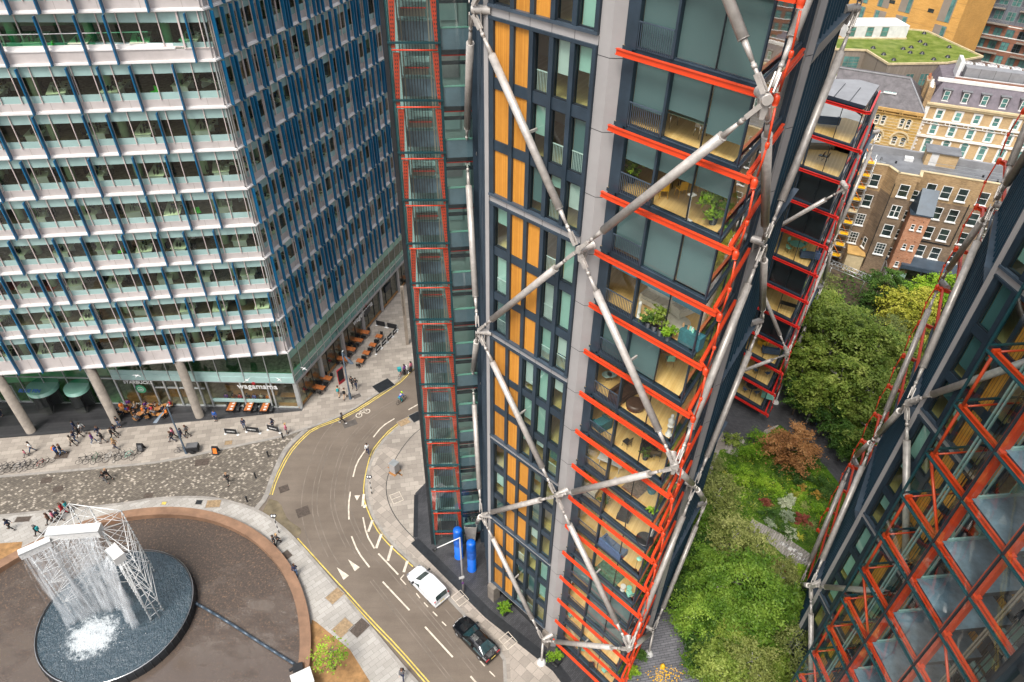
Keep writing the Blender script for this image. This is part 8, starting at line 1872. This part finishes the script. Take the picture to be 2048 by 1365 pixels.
# level 9
sofa('brown buttoned leather sofa in the room with the statue', at(1245, 795, 9), 1.7, -2.4, 'leather_brown'); t = thing('footstool', 'large round brown buttoned footstool in the room with the statue', 'footstool', tuple(at(1270, 815, 9))); mm = MB(); mm.lathe(at(1270, 815, 9), [(.5, 0), (.56, .15), (.56, .35), (.45, .42)], 'leather_brown', n=20); mm.build('cushion', t)
mm = MB(); c = at(1337, 870, 9); mm.lathe(c, [(.2, 0), (.18, .1), (.12, .12), (.12, .7), (.18, .72)], 'white_paint', n=12); mm.lathe(c+V((0, 0, .72)), [(.12, 0), (.16, .25), (.2, .45), (.07, .6), (.1, .7), (.09, .82), (.02, .9)], 'white_paint', n=12); tag(mm.build('statue'), 'white bust on a slim pedestal by the glass corner', 'statue')
for i, (x, y) in enumerate(((1212, 762), (1223, 761))): mm = MB(); c = at(x, y, 9); mm.lathe(c+V((0, 0, .5)), [(.3, 0), (.3, .02)], 'frit', n=18); mm.tube(c, c+V((0, 0, .5)), .02, 'chrome', n=5); tag(mm.build('side_table'), ['left', 'right'][i]+' round glass side table behind the railing', 'side table')
# level 8
sofa('teal armchair behind the railing', at(1203, 855, 8), .95, .6, 'teal_fabric', 'armchair'); chair('lounge_chair', 'black folding chair in the middle of the wood floor', at(1253, 893, 8), .7, 'black_plastic'); sofa('large black armchair near the glass on the wood floor', at(1300, 900, 8), 1.2, -2.2, 'black_plastic', 'armchair'); potted('house_plant', 'small plant in front of the black folding chair', at(1290, 918, 8), .5, .3, 'leaf_dark', 160, .09, seed=30)
# level 7
table('white_desk', 'white desk with papers behind the railing', at(1220, 935, 7), 1.7, .7, .74, -.5, 'white_paint', 'white_paint', cat='desk')
for i, (x, y) in enumerate(((1290, 912), (1303, 914), (1314, 917))): chair('dining_chair', ['left', 'middle', 'right'][i]+' black chair with chrome legs in a row', at(x, y, 7), -.4, 'black_plastic', 'chrome')
# level 6
rug('brown patterned rug between desk and stool', at(1275, 972, 6), 1.3, 1.7, 'rug_brown', rT); mm = MB(); c = at(1303, 984, 6); mm.lathe(c, [(.25, 0), (.3, .2), (.3, .4)], 'teal_fabric', n=16); tag(mm.build('stool'), 'blue round stool beside the brown rug', 'stool'); sofa('pale sofa behind the railing beside the brown rug', at(1175, 985, 6), 1.4, -.5, 'cream_fabric')
potted('house_plant', 'small lime plant alone on the wood floor', at(1302, 1030, 6), .4, .25, 'leaf_bright', 150, .08, seed=40)
# level 5
sofa('long black recliner in the lower room', at(1253, 1025, 5), 1.8, 1.1, 'black_plastic'); potted('house_plant', 'tall green plant at the left of the black recliner', at(1205, 1015, 5), .9, .3, 'leaf_dark', 200, .09, seed=41)
mm = MB(); c = at(1288, 1085, 5); mm.lathe(c+V((0, 0, .3)), [(.55, 0), (.58, .05), (.5, .1)], 'black_plastic', n=22); mm.lathe(c, [(.3, 0), (.1, .3)], 'black_plastic', n=12); tag(mm.build('coffee_table'), 'round black coffee table in the corner of the lower room', 'coffee table')
# level 4
sofa('blue grey two seat sofa on the wood floor', at(1225, 1100, 4), 1.9, rT, 'sofa_blue'); t = thing('floor_lamp', 'thin floor lamp right of the blue grey sofa', 'floor lamp', tuple(at(1270, 1142, 4))); c = at(1270, 1142, 4); mm = MB(); mm.lathe(c, [(.16, 0), (.16, .04)], 'black_plastic', n=12); mm.tube(c, c+V((0, 0, 1.4)), .012, 'black_plastic', n=5); mm.build('stand', t); mm = MB(); mm.lathe(c+V((.1, 0, 1.4)), [(.18, 0), (.1, .12)], 'mint', n=12); mm.build('lamp_shade', t)
# level 3
rug('green patterned rug in the room with white stools', at(1220, 1145, 3), 2.0, 1.5, 'rug_green', rT)
for i, (x, y, k) in enumerate(((1245, 1180, 'white_paint'), (1257, 1183, 'mint'))): mm = MB(); c = at(x, y, 3); mm.lathe(c, [(.18, 0), (.14, .25), (.2, .48)], k, n=14); tag(mm.build('stool'), ['white', 'pale green'][i]+' stool beside the green rug', 'stool')
chair('wire_chair', 'pale green wire chair near the glass corner below the rug', at(1258, 1195, 3), .3, 'mint', 'black_plastic')
chair('armchair', 'turquoise chair behind the low railing', at(1140, 1235, 1), .5, 'mint', 'black_plastic'); table('side_table', 'mint green table in the second lowest room', at(1165, 1300, 1), .9, .7, .5, 0, 'mint', 'mint'); table('side_table', 'small dark table in the lowest room', at(1182, 1335, 0), .5, .5, .5, 0, 'black_plastic'); chair('wire_chair', 'mint chair at the bottom of the red beams', at(1208, 1345, 0), .6, 'mint', 'black_plastic'); potted('house_plant', 'small plant in the lowest room', at(1225, 1350, 0), .5, .3, 'leaf_dark', 150, .08, seed=50)
# windows of the long face
potted('house_plant', 'rust coloured plant in a white pot behind the upper right window', FBm.p(5.9, -.9, LV(13)+.3), 1.2, .35, 'leaf_red', 240, .11, 'white_paint', 60)
mm = MB(); c = FBm.p(5.2, -2.6, LV(15)-2.9); mm.obox(c, .9, .5, 1.0, 'white_paint', -.7); tag(mm.build('sideboard'), 'white sideboard behind the windows near the top', 'sideboard')
chair('armchair', 'blue chair behind the lowest window of its group', FBm.p(5.4, -1.1, LV(9)+.3), 1.0, 'c_blue', 'timber_plain')
# second pavilion
ROOMC = [p+V((20.9, 33, 0)) for p in ROOM]
def atc(px, py, k):
    for dk in (0, 1, -1, 2, -2):
        if k+dk < 0: continue
        p = G(px, py, LV(k+dk)+.30)
        if inside(p, ROOMC): return p
    print('no room C', px, py, k); return G(px, py, LV(k)+.30)
for k, x, y, kind, lb in ((0, 1535, 795, 'sofa', 'mint sofa in the lowest room of the farther block'), (0, 1502, 780, 'round', 'round black table in the lowest room of the farther block'), (1, 1523, 742, 'roundw', 'round wooden table in the second room of the farther block'), (2, 1540, 705, 'sofab', 'grey sofa in the third room of the farther block'), (2, 1525, 690, 'chairy', 'yellow armchair in the third room of the farther block'), (4, 1575, 620, 'desk', 'dark desk in the room below the dark glazing of the farther block'), (6, 1590, 500, 'roundm', 'mint topped table in the upper room of the farther block'), (6, 1618, 515, 'sofab', 'black sofa in the upper room of the farther block'), (9, 1640, 320, 'chairb', 'black swivel chair left in the glass corner room'), (9, 1650, 322, 'chairb', 'black swivel chair right in the glass corner room'), (10, 1655, 248, 'sofab', 'grey sofa in the topmost glass room')):
    c = atc(x, y, k)
    if kind == 'sofa': sofa(lb, c, 1.5, -.4, 'mint')
    elif kind == 'sofab': sofa(lb, c, 1.9, -.2, 'sofa_blue')
    elif kind == 'chairy': sofa(lb, c, .9, .5, 'chair_yellow', 'armchair')
    elif kind == 'chairb': chair('office_chair', lb, c, .8, 'black_plastic')
    elif kind == 'desk': table('desk', lb, c, 1.8, .7, .74, -.5, 'black_plastic', cat='desk')
    else:
        table('round_table', lb, c, 1.4, 1.4, .74, 0, {'round': 'black_plastic', 'roundw': 'timber_plain', 'roundm': 'mint'}[kind], round_=True)
        for q in range(4): a = q*1.57+.4; chair('dining_chair', 'chair drawn up to the '+lb[:lb.index(' in ')], c+V((math.cos(a), math.sin(a), 0))*.95, a+1.57, 'mint' if kind == 'roundm' else 'sofa_blue', group='chairs in the farther block, '+kind)
# open planks of desks in the office building
protos = []
def office_desk():
    t = thing('office_desk', 'pale office desk behind the window bands of the office building', 'desk', (0, 0, 0), 'desks in the office building')
    m = MB(); m.obox((0, 0, .70), 3.2, 1.5, .04, 'desk_top'); m.build('desk_top', t)
    m = MB(); 
    for x in (-1.5, 0, 1.5): m.obox((x, 0, 0), .06, 1.3, .70, 'white_metal')
    m.build('leg', t)
    for x in (-1.1, 0, 1.1):
        for y in (-.15, .15): m = MB(); m.obox((x, y, .74), .5, .03, .36, 'black_plastic', .05); m.build('monitor', t)
    m = MB(); r = random.Random(4)
    for i in range(14): m.obox((r.uniform(-1.5, 1.5), r.uniform(-.65, .65), .74), r.uniform(.1, .3), r.uniform(.1, .22), r.uniform(.02, .1), r.choice(['white_paint', 'black_plastic', 'c_tan', 'mint', 'c_blue']), r.uniform(0, 3))
    m.build('papers', t); return t
dk = office_desk(); ch = thing('office_chair', 'dark office chair at a desk in the office building', 'chair', (0, 0, 0), 'chairs in the office building')
m = MB(); m.obox((0, 0, .43), .46, .46, .07, 'black_plastic'); m.build('seat', ch); m = MB(); m.obox((0, -.22, .5), .42, .05, .5, 'black_plastic'); m.build('backrest', ch); m = MB(); m.tube((0, 0, .05), (0, 0, .43), .03, 'dark_metal'); 
for q in range(5): m.bar((0, 0, .08), (math.cos(q*1.257)*.28, math.sin(q*1.257)*.28, .04), .04, .04, 'dark_metal')
m.build('base', ch)
gc_ = thing('meeting_chair', 'bright green chair in the office building', 'chair', (0, 0, 0), 'green chairs in the office building'); m = MB(); m.obox((0, 0, .42), .5, .5, .06, 'green_plastic'); m.build('seat', gc_); m = MB(); m.obox((0, -.24, .46), .5, .05, .4, 'green_plastic'); m.build('backrest', gc_); m = MB(); m.tube((0, 0, 0), (0, 0, .42), .03, 'alu'); m.build('base', gc_)
r = random.Random(19); first = True; fc_ = True; fg_ = True; nd = 0
rz0 = math.atan2(FF.u.y, FF.u.x)
for lvl in range(0, 10):
    z = LIPS[lvl]+.755
    u = r.uniform(1.5, 4)
    while u < 31:
        d = -r.uniform(1.9, 3.2); q = FF.p(u, d, z); o = dk if first else copy_tree(dk); first = False
        o.location = q; o.rotation_euler.z = rz0+math.pi/2+r.uniform(-.15, .25); nd += 1
        for s in (-1, 1):
            if r.random() < .8:
                c_ = ch if fc_ else copy_tree(ch); fc_ = False; a = o.rotation_euler.z; c_.location = q+V((math.cos(a+s*1.57)*1.1, math.sin(a+s*1.57)*1.1, 0))+V((math.cos(a), math.sin(a), 0))*r.uniform(-1, 1); c_.rotation_euler.z = a+(0 if s < 0 else math.pi)+r.uniform(-.4, .4)
        if r.random() < .25: c_ = gc_ if fg_ else copy_tree(gc_); fg_ = False; c_.location = FF.p(u+2.2, -1.2, z); c_.rotation_euler.z = r.uniform(0, 6)
        u += r.uniform(3.4, 5.6)
    u = r.uniform(2, 4)
    while u < 16 and lvl < 9:
        q = FS.p(u, -2.1, z); o = copy_tree(dk); o.location = q; o.rotation_euler.z = math.atan2(FS.u.y, FS.u.x)+math.pi/2; u += r.uniform(4, 7)
